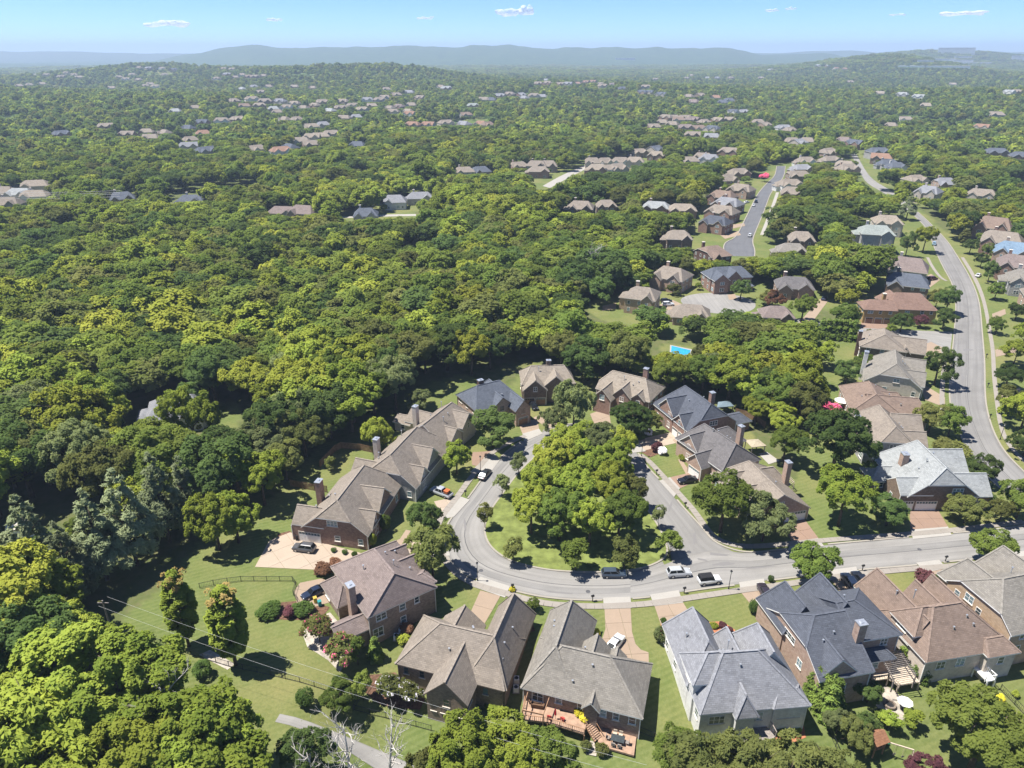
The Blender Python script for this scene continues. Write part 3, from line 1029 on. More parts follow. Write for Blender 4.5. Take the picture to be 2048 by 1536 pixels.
def wing_mesh(rb, wb, cb, wg, k, oh=.42, thick=.2, zb=0.0):
    """rb / wb / cb collect roof, wall and ridge-cap faces as [verts, faces, mats, uvs]"""
    x0, y0, x1, y1, ze, rise, axis, e0, e1 = wg[:9]
    if len(wg) > 9 and wg[9] == 'flush':
        oh = .03
    j = .011 * k
    x0, y0, x1, y1, rise, ze = x0 - j, y0 - j, x1 + j, y1 + j, rise + j * 1.3, ze + j * .7
    if axis == 'x':
        L, w_ = x1 - x0, (y1 - y0) / 2
        cy = (y0 + y1) / 2
        P = lambda s, t, z: (x0 + s, cy + t, z)
    else:
        L, w_ = y1 - y0, (x1 - x0) / 2
        cx = (x0 + x1) / 2
        P = lambda s, t, z: (cx - t, y0 + s, z)
    p = rise / w_
    Wd, zE, zr = w_ + oh, ze - oh * p, ze + rise
    ends = []
    for e in (e0, e1):
        if e == GAB:
            ends.append((-oh * .8, zr, 0.0, -oh * .8, rise))
        elif isinstance(e, tuple):
            ins, ra = e
            ends.append((ins, ze + ra, w_ * (1 - ra / rise), -oh * .8, ra))
        else:
            ends.append((e, zE, Wd, -oh, 0.0))
    (i0, zc0, tc0, s0, r0), (i1, zc1, tc1, s1, r1) = ends
    S0, S1, R0, R1 = s0, L - s1, i0, L - i1

    def poly(buf, pts, uvs, mi):
        q, qu = [], []
        for a, b in zip(pts, uvs):
            if not q or (Vector(a) - Vector(q[-1])).length > 1e-4:
                q.append(a)
                qu.append(b)
        if len(q) > 1 and (Vector(q[0]) - Vector(q[-1])).length < 1e-4:
            q.pop()
            qu.pop()
        if len(q) < 3:
            return
        n = len(buf[0])
        buf[0] += q
        buf[1].append(tuple(range(n, n + len(q))))
        buf[2].append(mi)
        buf[3] += qu

    sl = math.hypot(1, p)
    for sg in (-1, 1):
        pts = [(S0, sg * Wd, zE), (S1, sg * Wd, zE), (S1, sg * tc1, zc1), (R1, 0, zr), (R0, 0, zr), (S0, sg * tc0, zc0)]
        uvs = [(a, (Wd - abs(b)) * sl) for a, b, c in pts]
        if sg == 1:
            pts, uvs = pts[::-1], uvs[::-1]
        W3 = [P(*q) for q in pts]
        poly(rb, W3, uvs, 0)
        poly(rb, [(a, b, c - thick) for a, b, c in W3[::-1]], uvs[::-1], 1)
    for (S, R, tc, zc, sgn, r) in ((S0, R0, tc0, zc0, -1, r0), (S1, R1, tc1, zc1, 1, r1)):
        if tc > .02:
            pts = [(S, tc, zc), (S, -tc, zc), (R, 0, zr)]
            h = math.hypot(R - S, zr - zc)
            uvs = [(tc, 0), (-tc, 0), (0, h)]
            if sgn == 1:
                pts, uvs = pts[::-1], uvs[::-1]
            W3 = [P(*q) for q in pts]
            poly(rb, W3, uvs, 0)
            poly(rb, [(a, b, c - thick) for a, b, c in W3[::-1]], uvs[::-1], 1)
    loop = [(S0, -Wd, zE), (S1, -Wd, zE), (S1, -tc1, zc1), (S1, tc1, zc1), (S1, Wd, zE), (S0, Wd, zE), (S0, tc0, zc0), (S0, -tc0, zc0)]
    for a, b in zip(loop, loop[1:] + loop[:1]):
        A, B = P(*a), P(*b)
        if (Vector(A) - Vector(B)).length < 1e-3:
            continue
        poly(rb, [A, (A[0], A[1], A[2] - thick), (B[0], B[1], B[2] - thick), B], [(0, 0)] * 4, 1)
    # ridge and hip caps
    segs = [((R0, 0, zr), (R1, 0, zr))] if R1 - R0 > .3 else []
    for (S, R, tc, zc) in ((S0, R0, tc0, zc0), (S1, R1, tc1, zc1)):
        if tc > .02:
            segs += [((S, tc, zc), (R, 0, zr)), ((S, -tc, zc), (R, 0, zr))]
    for a, b in segs:
        A, B = P(*a), P(*b)
        cb.append(((A[0], A[1], A[2] + .015), (B[0], B[1], B[2] + .015)))
    # walls
    d = .06
    for sg in (-1, 1):
        pts = [(0, sg * w_, zb), (L, sg * w_, zb), (L, sg * w_, ze - d), (0, sg * w_, ze - d)]
        uvs = [(a, c) for a, b, c in pts]
        if sg == 1:
            pts, uvs = pts[::-1], uvs[::-1]
        poly(wb, [P(*q) for q in pts], uvs, 0)
    for (S, tc, zc, sgn, r) in ((0, tc0, zc0, -1, r0), (L, tc1, zc1, 1, r1)):
        pts = [(S, w_, zb), (S, -w_, zb), (S, -w_, ze - d)]
        if r > 0:
            pts += [(S, -tc, zc - d), (S, tc, zc - d)]
        pts += [(S, w_, ze - d)]
        uvs = [(b, c) for a, b, c in pts]
        if sgn == 1:
            pts, uvs = pts[::-1], uvs[::-1]
        poly(wb, [P(*q) for q in pts], uvs, 0)
    return


_win = {}


def window_meshes(w_, h_, mull, fm):
    key = (round(w_, 2), round(h_, 2), mull, fm.name)
    if key not in _win:
        f = MB()
        t = .09
        f.box(-w_ / 2, -.05, 0, -w_ / 2 + t, .06, h_).box(w_ / 2 - t, -.05, 0, w_ / 2, .06, h_)
        f.box(-w_ / 2 + t, -.05, h_ - t, w_ / 2 - t, .06, h_).box(-w_ / 2 + t, -.05, 0, w_ / 2 - t, .06, t)
        for i in range(1, mull):
            x = -w_ / 2 + w_ * i / mull
            f.box(x - .05, -.045, t, x + .05, .055, h_ - t)
        f.box(-w_ / 2 + t, -.035, h_ / 2 - .03, w_ / 2 - t, .05, h_ / 2 + .03)
        pn = MB().box(-w_ / 2 + t * .7, -.02, t * .7, w_ / 2 - t * .7, .02, h_ - t * .7)
        sl = MB().box(-w_ / 2 - .1, -.16, -.12, w_ / 2 + .1, .05, 0)
        _win[key] = (f.mesh('window', fm), pn.mesh('pane', M_GLASS), sl.mesh('sill', M_TRIM))
    return _win[key]


def add_window(root, x, y, z, ang, w_=1.0, h_=1.5, mull=1, fm=None, sill=True):
    """ang: direction the wall faces (local), window front is -y of its own frame"""
    f, p, s = window_meshes(w_, h_, mull, fm or M_WHITE)
    o = ob('window', f, root, (x, y, z), ang + math.pi / 2)
    ob('pane', p, o)
    if sill:
        ob('sill', s, o)
    return o


def garage_mesh(w_, h_, m):
    g = MB().box(-w_ / 2, -.03, 0, w_ / 2, .05, h_)
    n = max(4, int(w_ / .62))
    for r in range(4):
        for c in range(n):
            x0 = -w_ / 2 + w_ * c / n + .06
            x1 = -w_ / 2 + w_ * (c + 1) / n - .06
            z0, z1 = h_ * r / 4 + .06, h_ * (r + 1) / 4 - .05
            g.box(x0, -.055, z0, x1, -.03, z1, 1 if r == 3 else 0)
    fr = MB().box(-w_ / 2 - .14, -.07, 0, -w_ / 2, .05, h_ + .14).box(w_ / 2, -.07, 0, w_ / 2 + .14, .05, h_ + .14).box(-w_ / 2, -.07, h_, w_ / 2, .05, h_ + .14)
    return g.mesh('garage_door', m, M_GLASS), fr.mesh('door_frame', M_TRIM)


HOUSES = []      # (x, y, radius, visible height) for keeping trees off


def house(label, O, th, wings, roof, wall, trim=None, chim=(), garages=(), doors=(), wins=(), vents=(), zb=None, auto=True, frame=None, cat='house', group=None, near=True, spouts=True, base=0.0):
    """wings: (x0, y0, x1, y1, eave, rise, ridge axis, end0, end1); an end is a hip inset, 'g' (gable) or (inset, raise) for a clipped gable"""
    root = tag(empty('house', (O[0], O[1], base), math.radians(th)), label, cat, group)
    c, s = math.cos(math.radians(th)), math.sin(math.radians(th))
    wpt = lambda x, y: (O[0] + x * c - y * s, O[1] + x * s + y * c)
    rb, wb, cb = [[], [], [], []], [[], [], [], []], []
    if zb is None:
        zs = []
        for wg in wings:
            for x in (wg[0], wg[2]):
                for y in (wg[1], wg[3]):
                    zs.append(float(T(*wpt(x, y))))
        zb = min(zs) - base - .25
    for k, wg in enumerate(wings):
        wing_mesh(rb, wb, cb, wg, k, zb=zb)
    tr = trim or M_TRIM
    rm = mesh_from('roof', rb[0], rb[1], [M_ROOF(roof), tr], rb[2], rb[3])
    wm = mesh_from('wall', wb[0], wb[1], [M_WALL(wall)], wb[2], wb[3])
    r = ob('roof', rm, root)
    ob('wall', wm, root)
    if near:
        for a_, b_ in cb:
            MB().beam(a_, b_, .34, .07).build('ridge_cap', plain('cap_' + roof, mul(ROOFC[roof], .86), .95, .1, var=.25), r)
    for ch in chim:
        x, y, wx, wy, zt = ch[:5]
        wx, wy, zt = wx * .92, wy * .92, zt - .35
        wk = ch[5] if len(ch) > 5 else wall
        v, f, u = [], [], []
        mb = MB().box(x - wx / 2, y - wy / 2, zb, x + wx / 2, y + wy / 2, zt)
        me = mesh_from('chimney', mb.v, mb.f, [M_WALL(wk)])
        lay = me.uv_layers.new(name='UVMap')
        for lp in me.loops:
            co = me.vertices[lp.vertex_index].co
            lay.data[lp.index].uv = (co.x + co.y, co.z)
        co_ = ob('chimney', me, root)
        cp = MB().box(x - wx / 2 - .08, y - wy / 2 - .08, zt, x + wx / 2 + .08, y + wy / 2 + .08, zt + .14).box(x - wx * .2, y - wy * .2, zt + .14, x + wx * .2, y + wy * .2, zt + .32)
        cp.build('chimney_cap', M_METAL if near else M_TRIM, co_)
    vents = list(vents)
    if near:
        rv = random.Random(int(O[0] * 11 + O[1] * 7))
        x0, y0, x1, y1, ze, ri, ax = wings[0][:7]
        for _ in range(3):
            u, v_ = rv.uniform(.3, .7), rv.uniform(-.75, -.25) * rv.choice((1, 1, -1))
            if ax == 'x':
                vents.append((x0 + (x1 - x0) * u, (y0 + y1) / 2 + v_ * (y1 - y0) / 2, ze + ri * (1 - abs(v_)) - .35))
            else:
                vents.append(((x0 + x1) / 2 - v_ * (x1 - x0) / 2, y0 + (y1 - y0) * u, ze + ri * (1 - abs(v_)) - .35))
    for (x, y, z) in vents:
        MB().tube([(x, y, z - 1.0), (x, y, z + .75)], [.1, .1], 8).box(x - .14, y - .14, z + .7, x + .14, y + .14, z + .85).build('vent_pipe', M_METAL, root)
    sides = []
    for gd in garages:
        x, y, ang, wd = gd[:4]
        gm = gd[4] if len(gd) > 4 else M_WHITE
        gz = gd[5] if len(gd) > 5 else max(0.02, 0)
        a, b = garage_mesh(wd, 2.25, gm)
        o = ob('garage_door', a, root, (x, y, gz), math.radians(ang) + math.pi / 2)
        ob('door_frame', b, o)
        sides.append((x, y, wd / 2 + .6, 2.4))
    for dd in doors:
        x, y, ang = dd[:3]
        dm = dd[3] if len(dd) > 3 else M_DTRIM
        o = MB().box(-.5, -.03, 0, .5, .06, 2.1).box(-.38, -.05, .15, .38, -.03, .95).box(-.38, -.05, 1.1, .38, -.03, 1.95).build('front_door', dm, root, (x, y, .1), math.radians(ang) + math.pi / 2)
        MB().box(.36, -.09, 1.0, .43, -.03, 1.14).build('handle', M_METAL, o)
        sides.append((x, y, .9, 2.4))
    for wn in wins:
        x, y, z, ang, ww, hh, mu = wn
        add_window(root, x, y, z, math.radians(ang), ww, hh, mu, frame)
        sides.append((x, y, ww / 2 + .5, z + hh))
    if auto:
        rnd = random.Random(hash(label) % 1000 if False else len(label) * 7 + int(O[0] * 3))
        for k, wg in enumerate(wings):
            x0, y0, x1, y1, ze = wg[:5]
            if len(wg) > 9 and wg[9] == 'nowin':
                continue
            for (sx, sy, dx, dy, L, ang) in ((x0, y0, 1, 0, x1 - x0, -90), (x1, y0, 0, 1, y1 - y0, 0), (x1, y1, -1, 0, x1 - x0, 90), (x0, y1, 0, -1, y1 - y0, 180)):
                n = int(L / 3.3)
                if n < 1 and L > 2:
                    n = 1
                for i in range(n):
                    t = L * (i + .5) / n + rnd.uniform(-.3, .3)
                    x, y = sx + dx * t, sy + dy * t
                    nx, ny = math.cos(math.radians(ang)), math.sin(math.radians(ang))
                    for z, hh in ((.95, 1.5), (3.75, 1.35)):
                        if z + hh > ze - .25:
                            continue
                        bad = False
                        for m, og in enumerate(wings):
                            if m != k:
                                px, py = x + nx * .4, y + ny * .4
                                if og[0] - .7 < px < og[2] + .7 and og[1] - .7 < py < og[3] + .7:
                                    bad = True
                        for (qx, qy, rr, zz) in sides:
                            if math.hypot(qx - x, qy - y) < rr + .7 and z < zz + .1:
                                bad = True
                        for ch in chim:
                            if math.hypot(ch[0] - x, ch[1] - y) < 1.8:
                                bad = True
                        if bad or rnd.random() < .12:
                            continue
                        ww = rnd.choice((1.05, 1.1, 1.2, 1.9))
                        add_window(root, x + nx * .012 * k, y + ny * .012 * k, z, math.radians(ang), ww, hh, 2 if ww > 1.5 else 1, frame, near)
    if near and spouts:
        for k, wg in enumerate(wings[:2]):
            for (x, y) in ((wg[0] - .06, wg[1] - .06), (wg[2] + .06, wg[1] - .06)):
                if not any(m != k and og[0] - .2 < x < og[2] + .2 and og[1] - .2 < y < og[3] + .2 for m, og in enumerate(wings)):
                    MB().box(x - .06, y - .06, zb + .2, x + .06, y + .06, wg[4] - .3).build('downspout', tr, root)
    xs = [p for wg in wings for p in (wg[0], wg[2])]
    ys = [p for wg in wings for p in (wg[1], wg[3])]
    cx, cy = wpt((min(xs) + max(xs)) / 2, (min(ys) + max(ys)) / 2)
    HOUSES.append((cx, cy, math.hypot(max(xs) - min(xs), max(ys) - min(ys)) / 2, base, [[wpt(a, b) for a, b in ((g[0] - 1, g[1] - 1), (g[2] + 1, g[1] - 1), (g[2] + 1, g[3] + 1), (g[0] - 1, g[3] + 1))] for g in wings]))
    return root


g = GAB
house('two-storey brick house with mauve hip roof and tall chimney beside the curved drive', (-23.7, 90.1), 35.1,
      [(0, 0, 12.4, 15, 6, 4.0, 'y', 2.4, 4.6), (-2.2, 8.2, 6, 15.2, 3.2, 3.3, 'x', 3.2, 0), (-5.2, .6, .4, 4.6, 3.0, 1.2, 'x', g, g), (7.5, 5.2, 13.0, 9.2, 6, 2.0, 'x', g, g), (7.5, 8.8, 12.2, 12.6, 6, 2.0, 'x', g, g), (9.5, 1.2, 12.9, 4.8, 6, .9, 'x', g, 1.2)],
      'mauve', 'mottled', chim=[(-.75, 5.0, 1.25, 1.7, 9.4, 'pinkish')], wins=[(1.4, 0, .5, -90, 1.9, 1.9, 2), (8.9, 0, 3.9, -90, .95, 1.4, 1)], vents=[(3.2, 8.5, 8.2), (7.5, 5.2, 9.5)], doors=[(-2.2, 9.5, 180)], auto=True)
house('single-storey brown brick house with taupe roof, long front gable wing and stone rear gable', (-18.0, 83.2), -17.3,
      [(0, 0, 17.3, 10.4, 3, 4.5, 'x', 5.2, 3.2), (11.5, .4, 17.5, 16.7, 3, 4.9, 'y', 4.0, 1.9), (3.6, 7, 10.2, 11.4, 3, 3.0, 'y', g, g), (6.7, -4.2, 13.0, 6, 3, 3.2, 'y', g, g)],
      'taupe', 'mottled', M_DTRIM, wins=[(1.3, 0, .6, -90, .9, 1.5, 1), (4.0, 0, .6, -90, .9, 1.5, 1), (9.8, -4.2, -.6, -90, 1.9, 1.1, 3), (7.7, -4.2, -.6, -90, .9, 1.2, 1), (12.0, -4.2, -.6, -90, .9, 1.2, 1), (14.6, 0, .5, -90, .9, 1.4, 1)],
      vents=[(16.0, 9.5, 5.0), (15.8, 5.8, 5.2), (16.2, 3.5, 4.2)], garages=[(14.5, 16.75, 90, 4.8)], frame=M_DTRIM)
house('brick house with grey-brown roof above the cedar deck and patio', (1.8, 78.5), -17.7,
      [(0, 0, 17.7, 10, 3, 4.5, 'x', 4.6, 5.6), (0, .5, 7.4, 16.7, 3, 4.6, 'y', 4.0, 1.7), (6.3, 6, 11.8, 10.4, 3, 2.9, 'y', g, g), (9.6, -.9, 11.5, 3, 3, 1.0, 'y', g, g), (11.2, 7, 13.6, 10.2, 3.1, 1.2, 'y', g, g)],
      'greybrown', 'mottled', M_WHITE, wins=[(12.3, 0, .6, -90, 1.0, 1.5, 1), (14.2, 0, .6, -90, 1.0, 1.5, 1), (16.6, 0, .6, -90, 1.1, 1.6, 1), (2.2, 0, .3, -90, 1.8, 2.0, 2), (8.8, 0, .3, -90, .9, 2.0, 1)], vents=[(1.6, 12.0, 4.6), (1.9, 10.6, 4.8)],
      garages=[(17.72, 8.0, 0, 3.0)])
house('white-painted brick house with light grey roof and rear bay', (27.4, 73.0), 5.7,
      [(0, 0, 16, 10.4, 4, 5.4, 'x', 4.4, 6.2), (-.35, 5, 6.8, 16.8, 4.4, 4.7, 'y', 3.0, 1.6), (-.3, 3.0, 6, 8.4, 6.5, 2.6, 'x', 2.6, 0), (5.6, 6, 9.8, 13.0, 4.3, 3.5, 'y', g, 1.3), (9.4, 6, 16.0, 13.6, 4, 4.1, 'y', g, 1.9), (5.0, -1.0, 7.6, 3, 4, 2.2, 'y', 1.1, 0), (11, -.1, 15.8, 3, 3.9, 1.2, 'x', 1, 1)],
      'grey', 'white', M_WHITE, wins=[(2.5, 0, .9, -90, 2.4, 1.6, 3), (6.3, -1.0, .9, -90, 1.3, 1.5, 2), (9.0, 0, .9, -90, 1.0, 1.6, 1), (13.4, -.1, 1.0, -90, 3.4, 1.6, 4), (-.3, 5.2, 4.7, 180, 1.6, 1.0, 2)],
      vents=[(1.2, 11.5, 6.6), (6.5, 8.0, 8.0)], frame=M_WHITE)
house('pinkish brick house with charcoal roof, tall chimney and rear deck', (46.5, 78.3), 11.6,
      [(0, 0, 8.6, 15.6, 4.5, 4.7, 'x', (3.0, 2.4), 0), (8.2, 4.5, 16.6, 14.8, 6.2, 3.0, 'x', 0, 5.2), (0.1, .05, 6.5, 9, 4.4, 3.0, 'y', g, 0, 'flush'), (-.2, 10, 6.0, 17.6, 4.8, 4.3, 'y', 0, 1.6), (6.6, 9, 12.6, 17.0, 5.3, 4.2, 'y', 0, .7), (9.8, 3.0, 15.0, 5.4, 3.0, .8, 'x', 1.0, 1.0)],
      'charcoal', 'pinkish', M_WHITE, chim=[(8.6, 4.0, 1.5, 1.3, 10.4)], wins=[(0, 8.5, 4.2, 180, 3.0, 1.2, 3), (0, 5.0, 1.6, 180, 1.3, 1.6, 2), (2.2, 0, .4, -90, 1.2, 2.0, 2), (4.3, 0, .4, -90, 1.2, 2.0, 2), (14.2, 4.5, 3.9, -90, 1.3, 1.4, 2)],
      vents=[(4.2, 8.0, 8.2), (9.9, 10.2, 9.2)])
house('cream brick house with brown roof and long low front wing', (65.4, 83.1), 10.8,
      [(0, 0, 15.6, 11, 3.5, 5, 'x', 4.2, 6.4), (0, 4, 5.0, 17.5, 3.5, 3.8, 'y', 0, .6), (0.05, 3.5, 6, 8.6, 5.5, 2.6, 'x', 2.6, 0), (5.8, 6, 9.4, 13.2, 4.0, 2.8, 'y', 0, g), (9.0, 6, 13.0, 13.5, 4.0, 3.2, 'y', 0, g), (10.4, -1.0, 15.5, 3, 3.4, 1.2, 'x', .8, 1.2)],
      'brown', 'cream', M_WHITE, wins=[(0, 6.2, 3.9, 180, 2.2, 1.2, 3), (3.0, 0, .7, -90, 1.6, 1.6, 2), (6.6, 0, .7, -90, 1.6, 1.6, 2)], vents=[(2.0, 11.0, 6.6), (4.2, 9.6, 7.6)])
house('tall tan brick house with grey clipped-gable roof at the picture edge', (80.3, 86.5), 13.7,
      [(0, 0, 17, 13, 5.6, 5.0, 'x', (3.2, 1.8), 5), (0.5, 8, 6.5, 15.2, 5.4, 3.8, 'y', 0, 1.6), (8.4, 8, 15.0, 15.6, 5.6, 4.2, 'y', 0, 1.2), (6, -2, 13, 4, 5.5, 3.0, 'y', g, 0)],
      'greybrown', 'tan', M_WHITE, wins=[(0, 8.4, 4.6, 180, 1.8, 1.5, 2), (0, 7.6, 1.4, 180, 1.5, 1.3, 2), (2.5, 0, 3.7, -90, .95, 1.5, 1), (2.5, 0, .6, -90, .95, 1.7, 1)], vents=[(8, 9, 9.2)])
STD = lambda d, x0=2.6, y1=18: [(x0, 0, 16.2, y1, 4, 5.5, 'y', (2.2, 2.5), (2.2, 2.5)), (0, 0, 7, 6.2, 3.9, 2.6, 'x', g, 0, 'flush'), (11.5, 1.9, 16.35, 6.7, 4, 2.6, 'x', 0, g), (10.5, 7.0, 15.9, 13.2, 5.2, 3.0, 'x', 0, g)]
house('red brick house with taupe clipped-gable roof and cream two-car garage side', (-44.5, 117.9), -12.3, STD(0), 'taupe', 'red', M_WHITE, chim=[(2.2, 8.8, 1.2, 1.8, 9.2)],
      garages=[(3.7, 0, -90, 4.6)], wins=[(9.0, 0, 4.7, -90, 2.3, 1.25, 3), (9.8, 0, 1.2, -90, 1.2, 1.3, 1), (16.35, 4.3, 4.2, 0, .9, 1.6, 1), (16.35, 4.3, 1.0, 0, 1.6, 1.8, 2), (15.9, 8.6, 1.0, 0, 1.4, 1.8, 2)], doors=[(15.9, 11.2, 0)], vents=[(4.3, 3.0, 6.2)])
house('grey brick house with taupe clipped-gable roof, middle of the left row', (-36.6, 136.4), -18.4, STD(0, 2.4, 18.2), 'taupe', 'grey', M_WHITE, chim=[(2.6, 8.4, 1.2, 1.6, 9.4, 'cream')],
      wins=[(8.6, 0, 4.7, -90, 2.4, 1.25, 3), (16.35, 4.3, 4.2, 0, .9, 1.6, 1), (16.35, 4.3, 1.0, 0, 1.6, 1.8, 2), (15.9, 8.6, 1.0, 0, 1.4, 1.8, 2)], doors=[(15.9, 11.2, 0)], vents=[(5.0, 5.0, 7.0), (5.2, 16, 7.0)])
house('cream gabled brick house with taupe roof behind the round street tree', (-26.4, 153.8), -26.3,
      [(0, 0, 11, 16, 4.5, 4.2, 'y', g, 2.6), (-5.2, 8, 2, 14, 3.6, 1.9, 'x', g, 0), (-8.6, 7.6, -3.9, 11.8, 2.8, 1.0, 'x', g, g), (6, 2.5, 11.6, 7.6, 4.6, 1.9, 'x', 0, g), (6, 8.5, 11.4, 14.5, 5.4, 2.3, 'x', 0, g)], 'taupe', 'cream', M_WHITE, chim=[(-.7, 6.0, 1.2, 1.5, 9.8)],
      wins=[(5.4, 0, 4.9, -90, 1.6, .9, 2)], vents=[(7.5, 6, 7.6), (2, 14, 7.0)])
house('red brick house with dark blue-grey hip roof at the bend of the loop', (-14.9, 174.9), -59.6,
      [(0, 0, 11.2, 13.6, 5.5, 4.0, 'y', 3.0, 3.6), (6, 4.6, 12.0, 10.0, 5.4, 2.3, 'x', 0, g), (8, 9.4, 15.6, 13.8, 5.0, 2.3, 'x', 0, g), (-1.5, 7, 5, 12, 5.3, 2.6, 'x', 2, 0)],
      'slate', 'pinkish', M_DTRIM, chim=[(4.8, 4.6, 1.2, 1.6, 10.8, 'dark')], garages=[(15.62, 11.6, 0, 2.8, M_CEDAR)], wins=[(15.6, 11.6, 3.4, 0, 1.1, 1.4, 2)], frame=M_DTRIM)
house('dark brick house with beige roof and brown double garage', (3.3, 177.0), 3.6,
      [(0, 4.5, 14.5, 13.5, 5.6, 3.4, 'x', 2.6, 2.4), (.2, 1.6, 6.4, 9, 5.0, 2.8, 'y', g, 0), (6.2, 2.8, 12.2, 9, 5.7, 2.6, 'y', g, 0)], 'beige', 'brown', M_TRIM, chim=[(7.8, 9.6, 1.4, 1.2, 10.6)],
      garages=[(1.75, 1.6, -90, 2.6, M_CEDAR), (4.85, 1.6, -90, 2.6, M_CEDAR)], wins=[(3.3, 1.6, 4.3, -90, 1.1, 1.4, 2)], vents=[(4.8, 7.5, 8.4)])
house('brick house with beige triple-gabled roof half hidden by the dark tree', (36.7, 170.6), -32.8,
      [(-15.5, 0, 0, 10.6, 5.6, 3.6, 'x', (2.2, 1.2), 3.6), (-14.6, -3.6, -9.6, 5, 4.8, 2.5, 'y', g, 0), (-9.8, -1.2, -5.0, 5, 5.6, 2.4, 'y', g, 0), (-4.6, -.8, -1.2, 5, 5.7, 1.5, 'y', g, 0)], 'beige', 'red', M_TRIM, chim=[(-4.6, 8.0, 1.4, 1.3, 11.2)],
      wins=[(-12.1, -3.6, 4.0, -90, 1.4, 1.6, 2), (-7.4, -1.2, 3.8, -90, 1.2, 1.4, 2)], vents=[(-9, 3.5, 8.5)])
house('dark red brick house with charcoal gabled roof and two garage doors', (44.1, 156.2), 20.4,
      [(0, 0, 14.3, 16.2, 4.5, 5.2, 'y', (1.8, 2.2), 2.8), (-.25, 1.0, 5, 6.4, 4.5, 2.6, 'x', g, 0), (-.1, 7.0, 6, 13.4, 5.6, 3.0, 'x', g, 0), (13.8, 1.5, 20.0, 6.5, 2.8, 1.2, 'x', 0, 1.5)], 'charcoal', 'red', M_WHITE, chim=[(11.0, 6.6, 1.3, 1.3, 10.4)],
      garages=[(-.27, 2.4, 180, 2.3), (-.27, 5.2, 180, 2.3)], wins=[(-.25, 3.7, 4.0, 180, .9, 1.5, 1), (-.1, 8.6, 4.0, 180, 1.3, 1.5, 2), (-.1, 8.6, 1.0, 180, 1.3, 1.6, 2), (7.4, 0, 4.4, -90, 2.3, 1.3, 3)], doors=[(-.12, 10.8, 180)])
house('pink brick house with dark grey roof between the two parked drives', (44.1, 139.7), 26.0,
      [(2.0, -3.6, 13, 12.5, 4.8, 3.9, 'y', 2.4, 2.8), (-.6, .2, 6, 4.8, 4.0, 2.2, 'x', g, 0), (2.0, 4.9, 8, 11.0, 5.0, 2.8, 'x', g, 0), (11, 5.5, 16.9, 12.2, 4.2, 2.5, 'x', 0, 2.6)], 'dkgrey', 'pinkish', M_WHITE, chim=[(13.0, 3.2, 1.2, 1.4, 10.2)],
      garages=[(-.62, 2.5, 180, 3.6)], wins=[(2.0, 8, 3.8, 180, 1.2, 1.4, 2), (2.0, 8, 1.0, 180, 1.4, 1.6, 2)], vents=[(7.0, 6, 8.5)])
house('taupe-roofed brick house with white garage behind the pale drooping tree', (57.4, 123.7), 13.5,
      [(-8, 0, 5.4, 16.5, 3.2, 4.2, 'y', g, 3), (-6, 9, 6.3, 14.5, 3.4, 2.8, 'x', 0, 2.5), (-8.4, 3.5, -1, 9, 3.3, 2.8, 'x', g, 0)], 'taupe', 'pinkish', M_TRIM, chim=[(5.6, 9.2, 1.2, 1.5, 9.0)],
      garages=[(2.6, 0, -90, 4.6)], wins=[(-1.3, 0, 4.4, -90, 1.2, 1.0, 2)])
house('brick house with pale grey roof, porch and two white garage doors', (83.5, 128.1), 0.0,
      [(1.8, 0, 16.5, 16.5, 4, 5.8, 'y', (1.6, 2.6), 3.0), (0, 0, 7, 6.4, 3.9, 2.5, 'x', g, 0, 'flush'), (12, .2, 19.4, 7.2, 4, 3.1, 'x', 0, g), (11, 8.2, 19.0, 16.8, 4.4, 3.6, 'x', 0, g), (-2.2, 7.7, 5, 12.8, 2.9, 1.9, 'x', 2.2, 0)],
      'pale', 'brown', M_WHITE, chim=[(4.6, 9.4, 1.5, 1.6, 9.0, 'pinkish')], garages=[(2.0, 0, -90, 2.3), (6.0, 0, -90, 4.4)], wins=[(12.0, 0, 4.2, -90, 2.4, 1.4, 3)], vents=[(7.5, 6, 8.6)])
house('brick house with taupe roof and white chimney above the pale-roofed corner house', (84.4, 147.4), -7.0,
      [(0, 0, 13.5, 17, 4, 5.4, 'y', (2.4, 2.4), 3), (9, 8, 16.0, 15.8, 5.0, 3.2, 'x', 0, g), (9, 1.6, 14.6, 7.4, 4.5, 2.8, 'x', 0, g), (-1.6, 11, 5, 18.5, 3.8, 2.6, 'x', 2, 0)], 'taupe', 'grey', M_WHITE, chim=[(.2, 8.8, 1.1, 1.7, 9.0, 'white')],
      wins=[(6.6, 0, 4.5, -90, 2.4, 1.2, 3), (2.8, 0, .9, -90, 1.3, 1.4, 1)])
house('low brown-roofed house beside the pink blossoming tree', (90.5, 168.2), -12.0,
      [(0, 0, 12, 15.5, 4, 3.6, 'y', 3.5, 3.5), (4, .2, 18.5, 8.2, 4.1, 3.0, 'x', 0, 2), (9, 7, 15, 12, 3.9, 2.0, 'x', 0, 2)], 'brown', 'pinkish', M_TRIM, vents=[(9.5, 4.5, 6.8), (12, 2, 5.3)])
house('pale brick house with greyish taupe clipped-gable roof and cream chimney', (102.6, 187.6), -24.0,
      [(0, 0, 14.5, 17, 4, 5.3, 'y', (2.3, 2.4), 3), (9.5, 1.5, 15.2, 7.2, 4.4, 2.8, 'x', 0, g), (9.5, 8.0, 15.4, 15.2, 5.0, 3.2, 'x', 0, g)], 'greybrown', 'cream', M_WHITE, chim=[(-.4, 9.5, 1.2, 1.6, 9.4, 'white')],
      wins=[(8.0, 0, 4.4, -90, 1.6, 1.2, 2), (5.4, 0, 1.4, -90, 1.3, 1.3, 1)])
